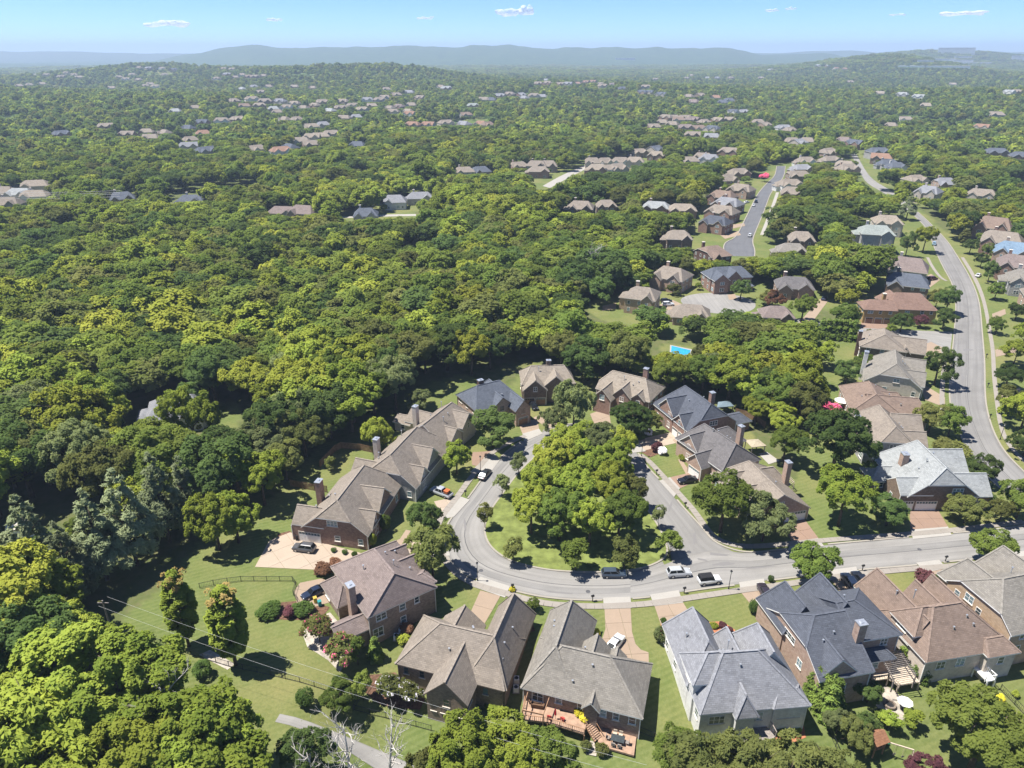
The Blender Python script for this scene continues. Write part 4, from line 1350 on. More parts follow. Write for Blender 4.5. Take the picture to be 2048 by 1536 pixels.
house('brown brick house with taupe hip roof at the corner of the side lane', (111.4, 210.6), -22.0,
      [(0, 0, 13, 13, 5.4, 3.5, 'y', 3.3, 3.6), (7, 2.5, 18.6, 10, 4.6, 3.2, 'x', 0, g), (11.5, 1.4, 14.2, 5, 4.5, 1.6, 'y', g, 0)], 'taupe', 'brown', M_TRIM, chim=[(-.4, 5.0, 1.2, 1.4, 8.8, 'dark')])
house('golden brick house with red-brown roof and three brown garage doors', (128.6, 246.0), -8.0,
      [(9, 2, 25.5, 14.5, 5.6, 4.2, 'x', 3.5, 4.5), (0, 0, 11, 8.5, 5.5, 2.4, 'x', 2.5, 0), (9, 10, 18, 17, 5, 3, 'y', 0, g)], 'redbrown', 'gold', M_DTRIM, chim=[(8.4, 7.5, 1.2, 1.3, 9.6)],
      garages=[(2.2, 0, -90, 2.4, M_CEDAR), (5.4, 0, -90, 2.4, M_CEDAR), (8.6, 0, -90, 2.4, M_CEDAR)], wins=[(15.5, 2, 3.5, -90, 1.6, 1.3, 2)], near=False)


def fancy(label, O, th, W_, D_, ze, rise, roof, wall, style=0, chim=True, group=None, cat='house', near=False, base=None):
    """a middle-distance house: main hip with front wings"""
    ws = [(0, 0, W_, D_, ze, rise, 'x', 3.0 if style != 1 else (2.2, rise * .45), 3.2)]
    if style in (0, 1, 3):
        ws.append((.6, -1.8, .6 + W_ * .34, D_ * .6, ze - .3, rise * .62, 'y', g, 0))
    if style in (0, 2, 3):
        ws.append((W_ * .58, -1.0, W_ * .93, D_ * .6, ze, rise * .66, 'y', g, 0))
    if style in (2, 3):
        ws.append((-2.6, D_ * .3, 3, D_ * .85, ze - 1.2, rise * .5, 'x', 2, 0))
    b = float(T(O[0], O[1])) if base is None else base
    ch = [(W_ * .25, D_ * .8, 1.3, 1.2, ze + rise + 1.2)] if chim else []
    return house(label, O, th, ws, roof, wall, M_TRIM, chim=ch, near=near, group=group, cat=cat, base=b)


fancy('house with dark slate roof between the golden brick house and the taupe roof', (152.0, 278.0), -25.0, 15, 13, 5.4, 3.4, 'slate', 'brown', 1)
fancy('grey brick house with mauve clipped roof beside the long road', (163.5, 301.0), -30.0, 15, 14, 5.2, 4.2, 'mauve', 'grey', 1)
fancy('tall pale stone house with green-grey roof', (172.0, 347.0), -14.0, 15, 14, 9.6, 3.2, 'greengrey', 'grey', 2)
fancy('cream-roofed house behind the tall green-grey roof', (196.0, 384.0), -16.0, 14, 13, 7.0, 3.2, 'beige', 'cream', 0)
fancy('brick house with brown steep roof, upper right beside the road', (246, 379.0), -40.0, 17, 15, 6.5, 4.6, 'brown', 'red', 0)
fancy('brick house with taupe clipped roof next to the blue-roofed one', (232.0, 348.5), -38.0, 17, 14, 6.2, 4.2, 'taupe', 'red', 1)
fancy('house with blue standing roof on the right edge', (226.0, 328.5), -36.0, 17, 14, 6.0, 3.8, 'blue', 'pinkish', 0)
fancy('brick house with taupe roof below the blue roof', (212.0, 303.0), -32.0, 16, 14, 6.2, 3.8, 'mauve', 'red', 0)
fancy('pale stone house with greyish roof near the pink tree on the right edge', (203.0, 280.5), -28.0, 15, 13, 6.0, 3.6, 'greybrown', 'grey', 3)
fancy('brick house with greyish roof above the dark roof at the edge', (196.0, 258.5), -24.0, 15, 13, 5.6, 3.6, 'taupe', 'pinkish', 0)
fancy('dark-roofed house at the right edge by the round lawn tree', (194.0, 232.0), -20.0, 15, 13, 5.0, 3.4, 'charcoal', 'pinkish', 1)
fancy('tan brick box house with taupe hip roof beside the turning circle', (42.6, 257.5), -21.0, 11.5, 12, 6.2, 3.0, 'taupe', 'tan', 2)
fancy('grey-gabled brick house behind the tan box house', (58.0, 289.0), -35.0, 14, 12, 5.5, 3.4, 'taupe', 'pinkish', 0)
house('red brick house with blue-grey gabled roof and white porch facing the turning circle', (82.0, 283.5), 9.0, [(0, 0, 18, 9.5, 6, 3.2, 'x', 3, 3), (.4, -3.4, 6.4, 5, 6, 2.4, 'y', g, 0), (6.6, -1.8, 12.6, 5, 6.2, 2.9, 'y', g, 0), (12.8, -2.6, 17.6, .5, 2.8, .7, 'x', .6, .6, 'nowin')], 'slate', 'red', M_WHITE,
      doors=[(12.0, -1.8, -90)], near=False)
fancy('house with grey hip roof behind the tree right of the turning circle', (107.0, 275.5), -12.0, 14, 11, 4.6, 3.2, 'dkgrey', 'red', 0)
fancy('low taupe roof in front of the turning circle', (58.5, 244.0), -12.0, 13, 11, 3.4, 3.2, 'taupe', 'pinkish', 2, False)
fancy('small taupe roof among trees below the turning circle', (91.0, 243.0), -6.0, 11, 9, 3.6, 2.8, 'mauve', 'brown', 2, False)
fancy('tall brown brick box house left of the dark street end', (75.5, 342.0), -4.0, 12, 13, 8.2, 3.0, 'taupe', 'brown', 2)
fancy('brick house with charcoal roof left of the dark street', (103.5, 394.0), -38.0, 15, 12, 5.4, 3.2, 'charcoal', 'red', 0)
fancy('brick house with beige twin gables left of the dark street', (114.0, 424.0), -40.0, 17, 12, 5.4, 3.4, 'taupe', 'red', 0)
fancy('house with slate grey roof behind the beige twin gables', (124.0, 447.0), -40.0, 16, 13, 5.4, 3.6, 'grey', 'red', 3)
fancy('brown low-roofed house behind the slate grey one', (128.0, 474.0), -40.0, 16, 13, 5.2, 3.4, 'brown', 'red', 3)
fancy('house with beige roof along the dark street, farther up', (147.0, 498.0), -38.0, 16, 13, 5.4, 3.4, 'taupe', 'pinkish', 0)
fancy('house with pale silver hip roof in the trees left of the dark street', (79.0, 437.0), -18.0, 16, 11, 5.0, 3.0, 'pale', 'red', 0)
fancy('house with beige hip roof next to the silver one', (94.0, 428.0), -8.0, 16, 11, 5.0, 3.0, 'beige', 'red', 0, False)
fancy('taupe house with open gable front deep in the trees', (51.5, 434.0), 0.0, 12, 11, 6.0, 3.0, 'taupe', 'brown', 0, False)
fancy('large taupe-roofed house deep in the wood', (33.0, 428.0), -10.0, 15, 13, 6.0, 3.6, 'taupe', 'brown', 3)
fancy('house with taupe roof and brick chimney right of the dark street end', (138.5, 351.0), -14.0, 12, 13, 5.6, 3.2, 'taupe', 'brown', 0)
fancy('brown-gabled house at the near end of the dark street', (91.0, 318.0), 20.0, 11, 14, 5.5, 3.4, 'brown', 'dark', 1)
fancy('pale taupe roof among trees right of the dark street end', (128.0, 335.0), -10.0, 13, 10, 4.0, 3.0, 'greybrown', 'brown', 2, False)
fancy('house with grey roof and white garage at the top of the long road', (266, 480.0), -45.0, 14, 14, 7.0, 3.6, 'grey', 'cream', 0)
fancy('house with taupe roof right of the white garage house', (300.0, 478.0), -35.0, 17, 12, 5.5, 3.4, 'taupe', 'cream', 0)

# ------------------------------------------------------------------ vehicles
_car = {}


def car_meshes(kind, pm):
    key = (kind, pm.name)
    if key in _car:
        return _car[key]
    spec = dict(
        sedan=dict(L=4.75, W=.92, st=[(-2.35, .45, .80, .80), (-2.1, .30, .98, .90), (-1.2, .22, 1.02, .92), (0, .22, .98, .92), (1.0, .22, .95, .92), (1.9, .24, .86, .89), (2.25, .32, .74, .80), (2.38, .42, .62, .70)], cab=(-1.75, 1.0, -1.0, .25, .96, 1.45)),
        wagon=dict(L=4.8, W=.93, st=[(-2.4, .45, .95, .82), (-2.25, .30, 1.06, .90), (-1.2, .24, 1.04, .93), (0, .24, 1.0, .93), (1.0, .24, .98, .93), (1.9, .26, .90, .90), (2.25, .34, .78, .82), (2.4, .44, .64, .72)], cab=(-2.3, 1.05, -1.95, .3, 1.0, 1.56)),
        suv=dict(L=4.7, W=.95, st=[(-2.35, .5, 1.0, .84), (-2.2, .34, 1.12, .92), (-1.2, .28, 1.12, .95), (0, .28, 1.1, .95), (1.0, .28, 1.08, .95), (1.85, .3, 1.0, .93), (2.2, .38, .9, .86), (2.35, .5, .7, .76)], cab=(-2.25, 1.05, -1.85, .35, 1.08, 1.72)),
        jeep=dict(L=4.4, W=.93, st=[(-2.2, .55, 1.1, .90), (-2.1, .45, 1.15, .93), (-1.0, .42, 1.15, .93), (0, .42, 1.15, .93), (.9, .42, 1.12, .86), (1.7, .45, 1.08, .80), (2.0, .5, 1.05, .78), (2.1, .55, .8, .78)], cab=(-2.08, .75, -2.0, .45, 1.14, 1.84)),
        pickup=dict(L=5.6, W=1.0, st=[(-2.8, .55, .95, .94), (-2.7, .45, 1.05, .98), (-1.0, .40, 1.08, 1.0), (0, .40, 1.1, 1.0), (1.2, .40, 1.1, 1.0), (2.2, .42, 1.05, .97), (2.65, .48, .95, .9), (2.8, .55, .75, .82)], cab=(-.85, 1.45, -.6, .75, 1.08, 1.85)),
    )[kind]
    b = MB()
    vs, fs = [], []
    for (x, zl, zh, hw) in spec['st']:
        zm = zl + (zh - zl) * .62
        vs += [(x, -hw * .94, zl), (x, -hw, zl + .12), (x, -hw, zm), (x, -hw * .86, zh), (x, hw * .86, zh), (x, hw, zm), (x, hw, zl + .12), (x, hw * .94, zl)]
    n = len(spec['st'])
    for i in range(n - 1):
        for j in range(8):
            fs.append((i * 8 + j, i * 8 + (j + 1) % 8, (i + 1) * 8 + (j + 1) % 8, (i + 1) * 8 + j))
    fs += [tuple(range(8)), tuple((n - 1) * 8 + j for j in range(7, -1, -1))]
    fs = [f[::-1] for f in fs]
    b.add(vs, fs)
    xr0, xf0, xr1, xf1, z0, z1 = spec['cab']
    w0, w1 = spec['W'] * .86, spec['W'] * .68
    if kind == 'jeep':
        w1 = w0 * .9
    roof = MB()
    c = [(xr0, -w0, z0), (xf0, -w0, z0), (xf0, w0, z0), (xr0, w0, z0), (xr1, -w1, z1), (xf1, -w1, z1), (xf1, w1, z1), (xr1, w1, z1)]
    roof.add(c, [(4, 5, 6, 7), (0, 1, 5, 4), (1, 2, 6, 5), (2, 3, 7, 6), (3, 0, 4, 7)])
    crown = [(xr1 + .1, -w1 * .8, z1 + .05), (xf1 - .12, -w1 * .8, z1 + .05), (xf1 - .12, w1 * .8, z1 + .05), (xr1 + .1, w1 * .8, z1 + .05)]
    roof.add(c[4:] + crown, [(4, 5, 6, 7), (0, 1, 5, 4), (1, 2, 6, 5), (2, 3, 7, 6), (3, 0, 4, 7)])

    def glass(ids, m=.1, off=.012):
        q = [Vector(c[i]) for i in ids]
        ce = sum(q, Vector()) / 4
        nn = (q[1] - q[0]).cross(q[3] - q[0]).normalized()
        p = [ce + (v - ce) * (1 - m * 1.3) + nn * off for v in q]
        return MB().add(p, [(0, 1, 2, 3)])
    parts = dict(windscreen=glass((1, 2, 6, 5)).mesh('windscreen', M_CARGL), rear_window=glass((3, 0, 4, 7), .14).mesh('rear_window', M_CARGL))
    sides = []
    for ids in ((0, 1, 5, 4), (2, 3, 7, 6)):
        q = [Vector(c[i]) for i in ids]
        nn = (q[1] - q[0]).cross(q[3] - q[0]).normalized()
        for a, e in ((.05, .47), (.52, .95)):
            lo0, lo1 = q[0].lerp(q[1], a), q[0].lerp(q[1], e)
            hi0, hi1 = q[3].lerp(q[2], a), q[3].lerp(q[2], e)
            p = [lo0.lerp(hi0, .1), lo1.lerp(hi1, .1), lo1.lerp(hi1, .86), lo0.lerp(hi0, .86)]
            sides.append(MB().add([v + nn * .012 for v in p], [(0, 1, 2, 3)]).mesh('side_window', M_CARGL))
    R = .34 if kind in ('sedan', 'wagon') else .39
    ty = MB().tube([(0, -.11, 0), (0, .11, 0)], [R, R], 14).mesh('tyre', M_TYRE)
    rm = MB().tube([(0, -.125, 0), (0, .125, 0)], [R * .62, R * .62], 10).mesh('rim', M_RIM)
    W = spec['W']
    ax = (1.42, -1.4) if kind != 'pickup' else (1.85, -1.65)
    out = dict(body=b.mesh('body', pm, smooth_=False), cab=roof.mesh('cabin', pm), parts=parts, sides=sides, tyre=ty, rim=rm, W=W, ax=ax, R=R, z=spec['st'][2][2], L=spec['L'], cabz=z1)
    _car[key] = out
    return out


lamp_w = MB().box(-.03, -.17, -.07, .03, .17, .07).mesh('headlight', M_LIGHTW)
lamp_r = MB().box(-.03, -.14, -.1, .03, .14, .1).mesh('tail_light', M_LIGHTR)


def car(rear, front, kind, col, label, group=None, soft=None, lift=.06):
    a, b = G(*rear), G(*front)
    c = (a + b) / 2
    ang = math.atan2(b.y - a.y, b.x - a.x)
    pm = paint('paint_' + '_'.join('%02d' % round(x * 99) for x in col), col)
    m = car_meshes(kind, pm)
    root = tag(empty('car' if kind != 'pickup' else 'pickup_truck', (c.x, c.y, float(T(c.x, c.y)) + lift), ang), label, 'truck' if kind == 'pickup' else 'car', group)
    ob('body', m['body'], root)
    cb = ob('cabin', m['cab'], root)
    if soft:
        cb.material_slots[0].link = 'OBJECT'
        cb.material_slots[0].material = soft
    for k, v in m['parts'].items():
        ob(k, v, root)
    for v in m['sides']:
        ob('side_window', v, root)
    for x in m['ax']:
        for s in (-1, 1):
            wh = ob('wheel', m['tyre'], root, (x, s * (m['W'] - .1), m['R']))
            ob('rim', m['rim'], wh)
    hl = m['L'] / 2 - .06
    for s in (-1, 1):
        ob('headlight', lamp_w, root, (hl - .06, s * m['W'] * .62, .68 if kind in ('sedan', 'wagon') else .85))
        ob('tail_light', lamp_r, root, (-hl + .03, s * m['W'] * .74, .8 if kind in ('sedan', 'wagon') else .95))
    return root, m


SILV, BLK, WHT, GRY, NVY = (.50, .52, .54), (.015, .016, .02), (.75, .76, .77), (.10, .10, .105), (.018, .028, .055)
car((1204, 1152), (1251, 1152), 'wagon', (.06, .085, .12), 'dark blue-grey wagon parked at the kerb of the grass island')
car((1336, 1152), (1378, 1149), 'suv', SILV, 'silver crossover driving behind the white off-roader')
car((1396, 1168), (1440, 1163), 'jeep', WHT, 'white off-roader with black soft top at the kerb', soft=plain('soft_top', (.02, .02, .022), .8, .2))
car((962, 962), (977, 944), 'sedan', (.03, .032, .037), 'black sedan parked on the left bend of the loop road')
r, m = car((900, 996), (866, 983), 'pickup', (.42, .44, .47), 'silver pickup with an orange load in its bed')
MB().box(-2.55, -.8, 1.06, -1.0, .8, 1.14).build('bed_floor', M_BLACK, r)
ld = MB().box(-.55, -.55, 0, .45, .55, .5).box(-.6, -.6, .5, .5, .6, .58).build('storage_box', plain('orange_plastic', (.45, .12, .04), .5, .4), None, r.location + Vector((math.cos(r.rotation_euler.z) * -1.55, math.sin(r.rotation_euler.z) * -1.55, 1.15)), r.rotation_euler.z)
tag(ld, 'orange box loaded in the silver pickup bed', 'box')
car((632, 1104), (586, 1098), 'suv', (.105, .105, .11), 'dark grey crossover on the broad cream driveway')
car((650, 1180), (607, 1200), 'sedan', NVY, 'navy sedan on the rounded pad behind the mauve roof')
car((1220, 1304), (1238, 1281), 'sedan', WHT, 'white car with dark glass roof on the wide tan driveway')
car((1392, 962), (1357, 967), 'sedan', BLK, 'black sedan on the rose-tan driveway below the pink brick house')
car((1708, 1184), (1688, 1154), 'suv', NVY, 'dark navy car, left of two beside the brown roof')
car((1731, 1180), (1709, 1151), 'suv', (.02, .024, .035), 'dark navy car, right of two beside the brown roof')
car((1534, 1199), (1524, 1179), 'sedan', (.04, .03, .04), 'dark car half hidden by the charcoal gable')
car((1748, 634), (1752, 648), 'sedan', WHT, 'white car in front of the three brown garage doors')
car((1062, 808), (1072, 822), 'sedan', BLK, 'black car in front of the brown double garage')
car((1326, 612), (1346, 611), 'suv', WHT, 'white car beside the tan box house')
car((1322, 606), (1342, 604), 'suv', BLK, 'black car behind the white one beside the tan box house')
car((1497, 478), (1502, 468), 'suv', WHT, 'white car on the dark street near its wide end')
car((1510, 410), (1514, 400), 'suv', NVY, 'dark blue car farther up the dark street')
car((1505, 417), (1509, 408), 'sedan', WHT, 'white car beside the dark blue one up the dark street')
car((1462, 464), (1446, 462), 'sedan', BLK, 'black car on the drive of the charcoal-roofed street house')
car((1464, 434), (1480, 433), 'sedan', (.05, .25, .25), 'teal car on a drive beside the dark street')
car((1488, 407), (1498, 405), 'sedan', WHT, 'white car on a drive left of the dark street')
car((1645, 604), (1650, 594), 'sedan', (.03, .05, .1), 'blue car on the tan drive in the trees')
car((1866, 496), (1870, 484), 'suv', (.35, .5, .62), 'pale blue car parked on the long road')
car((1858, 561), (1872, 559), 'suv', (.10, .02, .025), 'dark red car beside the slate-roofed house')
car((1952, 556), (1960, 550), 'sedan', WHT, 'white car at the kerb across the long road')

# ------------------------------------------------------------------ street furniture
for (bx, by, tp, lab) in ((955, 1162, 4.4, 'black lamp post on the verge at the lower bend of the loop'), (1457, 1179, 4.4, 'black lamp post beside the white off-roader'), (961, 944, 4.4, 'black lamp post by the left sidewalk above the black sedan'),
                          (1283, 913, 4.4, 'black lamp post at the top of the side arm'), (2000, 879, 4.6, 'black lamp post beside the long road at the picture edge')):
    p = G(bx, by)
    r = tag(empty('street_lamp', p), lab, 'street lamp', 'black lamp posts')
    MB().tube([(0, 0, 0), (0, 0, .5), (0, 0, .55), (0, 0, tp - .6)], [.14, .12, .07, .055], 8).build('post', M_BLACK, r)
    MB().tube([(0, 0, tp - .6), (0, 0, tp - .15)], [.13, .2], 6).build('lantern', M_LAMP, r)
    MB().tube([(0, 0, tp - .15), (0, 0, tp + .15)], [.26, .04], 6).build('cap', M_BLACK, r)
for i, (bx, by, lab) in enumerate(((1185, 1203, 'black mailbox on the verge above the grey-brown roof'), (1368, 1187, 'black mailbox left of the white off-roader'), (1025, 1181, 'black mailbox beside the yellow shrub'), (1724, 1142, 'black mailbox behind the two dark cars'),
                                   (1890, 1124, 'black mailbox above the purple shrub'), (931, 992, 'black mailbox near the silver pickup'), (1313, 950, 'black mailbox on the verge above the black sedan drive'), (1370, 1016, 'black mailbox beside the tall dark green tree'),
                                   (1972, 716, 'black mailbox beside the long road, uppermost of three'), (1975, 775, 'black mailbox beside the long road, middle of three'), (1979, 838, 'black mailbox beside the long road, lowest of three'))):
    p = G(bx, by)
    r = tag(empty('mailbox', p, .3), lab, 'mailbox', 'black kerbside mailboxes')
    MB().box(-.06, -.06, 0, .06, .06, 1.15).build('post', M_BLACK, r)
    MB().prism([(-.28, -.15), (.28, -.15), (.28, .15), (-.28, .15)], 1.15, 1.42).box(-.26, -.1, 1.42, .26, .1, 1.5).build('box', M_BLACK, r)
for (bx, by, c, lab) in ((631, 1204, (.55, .40, .06), 'yellow-lidded bin beside the navy sedan'), (640, 1211, (.03, .28, .28), 'teal wheeled bin beside the navy sedan'), (594, 1079, (.02, .02, .025), 'black wheeled bin at the brick garage')):
    r = tag(empty('wheeled_bin', G(bx, by, .08), .5), lab, 'bin')
    MB().prism([(-.28, -.32), (.28, -.32), (.28, .32), (-.28, .32)], .06, 1.0).build('body', plain('bin_%d' % bx, c, .5, .4), r)
    MB().box(-.32, -.36, 1.0, .32, .38, 1.08).build('lid', plain('binlid_%d' % bx, mul(c, .8), .5, .4), r)
for (bx, by, lab) in ((793, 1278, 'white air conditioner by the mauve-roofed house, lower of two'), (803, 1265, 'white air conditioner by the mauve-roofed house, upper of two'), (1033, 1364, 'air conditioner in the gap beside the grey-brown roof, upper'), (1032, 1382, 'air conditioner in the gap beside the grey-brown roof, lower'),
                      (1818, 795, 'white air conditioner beside the pale brick house, left'), (1824, 795, 'white air conditioner beside the pale brick house, right')):
    r = tag(empty('air_conditioner', G(bx, by, .02)), lab, 'air conditioner', 'outdoor air conditioners')
    MB().box(-.42, -.42, .1, .42, .42, .95).build('casing', M_WHITE, r)
    MB().tube([(0, 0, .95), (0, 0, 1.0)], [.34, .3], 12).build('fan_grille', M_BLACK, r)
    MB().box(-.55, -.55, 0, .55, .55, .1).build('pad', M_CONC, r)


# ------------------------------------------------------------------ decks, pergolas, patios
def plat(name, pix, z, mat, label, cat, thick=.22, legs=True, rail=None, lm=None):
    P = ccw([tuple(AT(px, py, z)[:2]) for px, py in pix])
    ox, oy = P[0]
    L = [(x - ox, y - oy) for x, y in P]
    gz = min(float(T(*p)) for p in P)
    r = tag(empty(name, (ox, oy, gz)), label, cat)
    MB().prism(L, z - gz - thick, z - gz).build('deck_floor' if legs else 'slab', mat, r)
    if legs:
        for x, y in L:
            MB().box(x - .09, y - .09, -.3, x + .09, y + .09, z - gz - thick).build('leg', lm or mat, r)
    if rail:
        for i, j in rail:
            # rail along an edge of the platform, given by survey pixels
            a, b = AT(*i, z), AT(*j, z)
            a, b = Vector((a.x - ox, a.y - oy, z - gz)), Vector((b.x - ox, b.y - oy, z - gz))
            n = max(1, int((b - a).length / 1.7))
            for k in range(n + 1):
                p = a.lerp(b, k / n)
                MB().box(p.x - .05, p.y - .05, p.z, p.x + .05, p.y + .05, p.z + 1.0).build('rail_post', lm or mat, r)
            up = Vector((0, 0, 1))
            MB().beam(a + up * 1.02, b + up * 1.02, .14, .05).build('handrail', lm or mat, r)
            bal = MB()
            m = max(2, int((b - a).length / .28))
            for k in range(m):
                p = a.lerp(b, (k + .5) / m)
                bal.box(p.x - .02, p.y - .02, p.z + .1, p.x + .02, p.y + .02, p.z + .98)
            tag(bal.build('baluster', lm or mat, r), kind='stuff')
    return r


k3 = crop(4.8, 1020, 1190)
plat('deck', [k3(165, 880), k3(460, 1010), k3(480, 1115), k3(600, 1140), k3(745, 1160), k3(715, 1335), k3(360, 1225), k3(110, 1195)], -.25, M_DECK, 'cedar deck with furniture behind the grey-brown roof', 'deck',
     rail=[(k3(110, 1195), k3(360, 1225)), (k3(360, 1225), k3(715, 1335)), (k3(165, 890), k3(112, 1190))], lm=M_CEDAR)
_pz = float(T(*AT(1245, 1490, -3)[:2])) + .35
plat('patio', [k3(865, 1275), k3(1215, 1345), k3(1190, 1540), k3(840, 1440)], _pz, M_DECK, 'lower cedar patio with a black dining table', 'patio', .3, False)
# stair from deck to patio
a, b = AT(*k3(745, 1215), -.25), AT(*k3(845, 1385), _pz)
r = tag(empty('deck_stair', (a.x, a.y, 0)), 'cedar stair leading from the deck down to the patio', 'stair')
sd_ = Vector((b.y - a.y, -(b.x - a.x), 0)).normalized()
for i in range(9):
    p = a.lerp(b, (i + .5) / 9) - Vector((a.x, a.y, 0))
    MB().beam(p - sd_ * .65, p + sd_ * .65, .3, .06).build('step', M_DECK, r)
for s in (-1, 1):
    o_ = Vector((a.x, a.y, 0))
    MB().beam(a - o_ + sd_ * s * .7, b - o_ + sd_ * s * .7, .07, .28).build('stringer', M_CEDAR, r)
    MB().beam(a - o_ + sd_ * s * .7 + Vector((0, 0, 1)), b - o_ + sd_ * s * .7 + Vector((0, 0, 1)), .09, .09).build('handrail', M_CEDAR, r)
for i, (x, y) in enumerate(((765, 1420), (770, 1455), (775, 1490), (780, 1525))):
    q = k3(x, y)
    p = G(*q)
    tag(MB().box(-.75, -.28, 0, .75, .28, .12).build('stepping_stone', M_STONE, None, (p.x, p.y, p.z + .02), -.25), 'pale stone step below the cedar patio', 'step', 'stone steps below the cedar patio')


def pergola(corners, z, n, mat, label, slat_along=0, base=None):
    """corners: survey pixels of the roof frame at height z"""
    P = [AT(px, py, z) for px, py in corners]
    o_ = P[0].copy()
    gz = base if base is not None else float(T(o_.x, o_.y))
    r = tag(empty('pergola', (o_.x, o_.y, gz)), label, 'pergola')
    Q = [p - Vector((o_.x, o_.y, gz)) for p in P]
    for q in Q:
        MB().box(q.x - .08, q.y - .08, 0, q.x + .08, q.y + .08, q.z - .1).build('post', mat, r)
    for a, b in ((Q[0], Q[3]), (Q[1], Q[2])):
        MB().beam(a, b, .1, .24).build('beam', mat, r)
    if not n:
        for a, b in ((Q[0], Q[1]), (Q[3], Q[2])):
            MB().beam(a, b, .1, .22).build('beam', mat, r)
    for i in range(n):
        t = (i + .5) / n
        a, b = Q[0].lerp(Q[3], t), Q[1].lerp(Q[2], t)
        d = (b - a).normalized() * .35
        MB().beam(a - d + Vector((0, 0, .2)), b + d + Vector((0, 0, .2)), .06, .16).build('slat', mat, r)
    return r


pergola([k3(180, 905), k3(385, 960), k3(320, 1150), k3(120, 1105)], 2.0, 0, M_CEDAR, 'open cedar frame at the corner of the deck', base=-.25)
k5 = crop(5.6875, 1500, 1130)
_z5 = -.4
plat('deck', [k5(1225, 1150), k5(1480, 1105), k5(1720, 1060), k5(1930, 1330), k5(1690, 1370), k5(1570, 1290), k5(1270, 1330)], _z5, M_PALEW, 'pale timber deck behind the charcoal roof', 'deck', rail=[(k5(1270, 1330), k5(1570, 1290)), (k5(1570, 1290), k5(1690, 1400))], lm=M_PALEW)
pergola([k5(1475, 1015), k5(1690, 975), k5(1885, 1265), k5(1640, 1310)], 2.1, 15, M_GREYW, 'slatted timber pergola over the pale deck', base=_z5)
pergola([k5(1255, 1200), k5(1350, 1185), k5(1390, 1250), k5(1270, 1275)], 1.6, 6, M_GREYW, 'small slatted pergola at the deck corner', base=_z5)
k4 = crop(4.955, 1310, 1190)
plat('deck', [k4(830, 1290), k4(1060, 1250), k4(1190, 1400), k4(1150, 1450), k4(890, 1440)], -.6, M_GREYW, 'weathered grey deck behind the white-painted house', 'deck', rail=[(k4(1100, 1225), k4(1195, 1405)), (k4(830, 1290), k4(760, 1360))])
k6 = crop(4.8, 1690, 1080)
plat('deck', [k6(1250, 1170), k6(1300, 1165), k6(1445, 1340), k6(1370, 1360), k6(1240, 1230)], -.3, M_WHITE, 'narrow white-railed deck behind the brown roof', 'deck', rail=[(k6(1250, 1170), k6(1440, 1340)), (k6(1445, 1340), k6(1340, 1360))], lm=M_WHITE)
sheet('patio_paving', gp2([(1752, 1378), (1772, 1372), (1792, 1384), (1824, 1425), (1803, 1442), (1770, 1432), (1752, 1412)]), M_STONE, .07, label='round stone patio with a fire pit')
# outdoor furniture
p = G(1779, 1411, .08)
r = tag(empty('fire_pit', p), 'round dark fire pit on the stone patio', 'fire pit')
ring = MB()
for i in range(10):
    t0, t1 = 2 * math.pi * i / 10, 2 * math.pi * (i + .92) / 10
    MB().prism([(.95 * math.cos(t0), .95 * math.sin(t0)), (.95 * math.cos(t1), .95 * math.sin(t1)), (.66 * math.cos(t1), .66 * math.sin(t1)), (.66 * math.cos(t0), .66 * math.sin(t0))], 0, .4).build('stone', M_DTRIM, r)
MB().tube([(0, 0, 0), (0, 0, .12)], [.62, .6], 14).build('ash_bed', M_BLACK, r)


def umbrella(p, rad, h, mat, label):
    r = tag(empty('parasol', p), label, 'parasol')
    MB().tube([(0, 0, 0), (0, 0, h)], [.035, .03], 6).build('pole', M_GREYW, r)
    MB().tube([(0, 0, 0), (0, 0, .08)], [.28, .25], 10).build('base', M_BLACK, r)
    n = 8
    vs = [(0, 0, h + .05)] + [(rad * math.cos(2 * math.pi * i / n), rad * math.sin(2 * math.pi * i / n), h - .42) for i in range(n)] + [(0, 0, h)] + [(rad * .99 * math.cos(2 * math.pi * i / n), rad * .99 * math.sin(2 * math.pi * i / n), h - .47) for i in range(n)]
    fs = [(0, 1 + i, 1 + (i + 1) % n) for i in range(n)] + [(n + 1, n + 2 + (i + 1) % n, n + 2 + i) for i in range(n)] + [(1 + i, n + 2 + i, n + 2 + (i + 1) % n, 1 + (i + 1) % n) for i in range(n)]
    ob('canopy', mesh_from('canopy', vs, fs, [mat]), r)


umbrella(G(1806, 1418, .08), 1.15, 2.0, M_WHITE, 'white parasol beside the fire pit')
umbrella(AT(1681, 815, .5), 2.0, 2.6, M_WHITE, 'white round parasol on the deck by the pink tree')
plat('deck', [(1668, 812), (1690, 808), (1706, 822), (1700, 830), (1672, 828)], .5, M_DECK, 'red-brown deck under the white round parasol', 'deck')


def chair(p, rz, mat, label, group=None, sc=1.0):
    r = tag(empty('garden_chair', p, rz), label, 'chair', group)
    r.scale = (sc, sc, sc)
    MB().box(-.27, -.27, .38, .27, .27, .46).build('seat', mat, r)
    MB().box(-.27, .22, .46, .27, .29, .95).build('backrest', mat, r)
    for x in (-.23, .23):
        for y in (-.23, .23):
            MB().box(x - .03, y - .03, 0, x + .03, y + .03, .38).build('leg', mat, r)


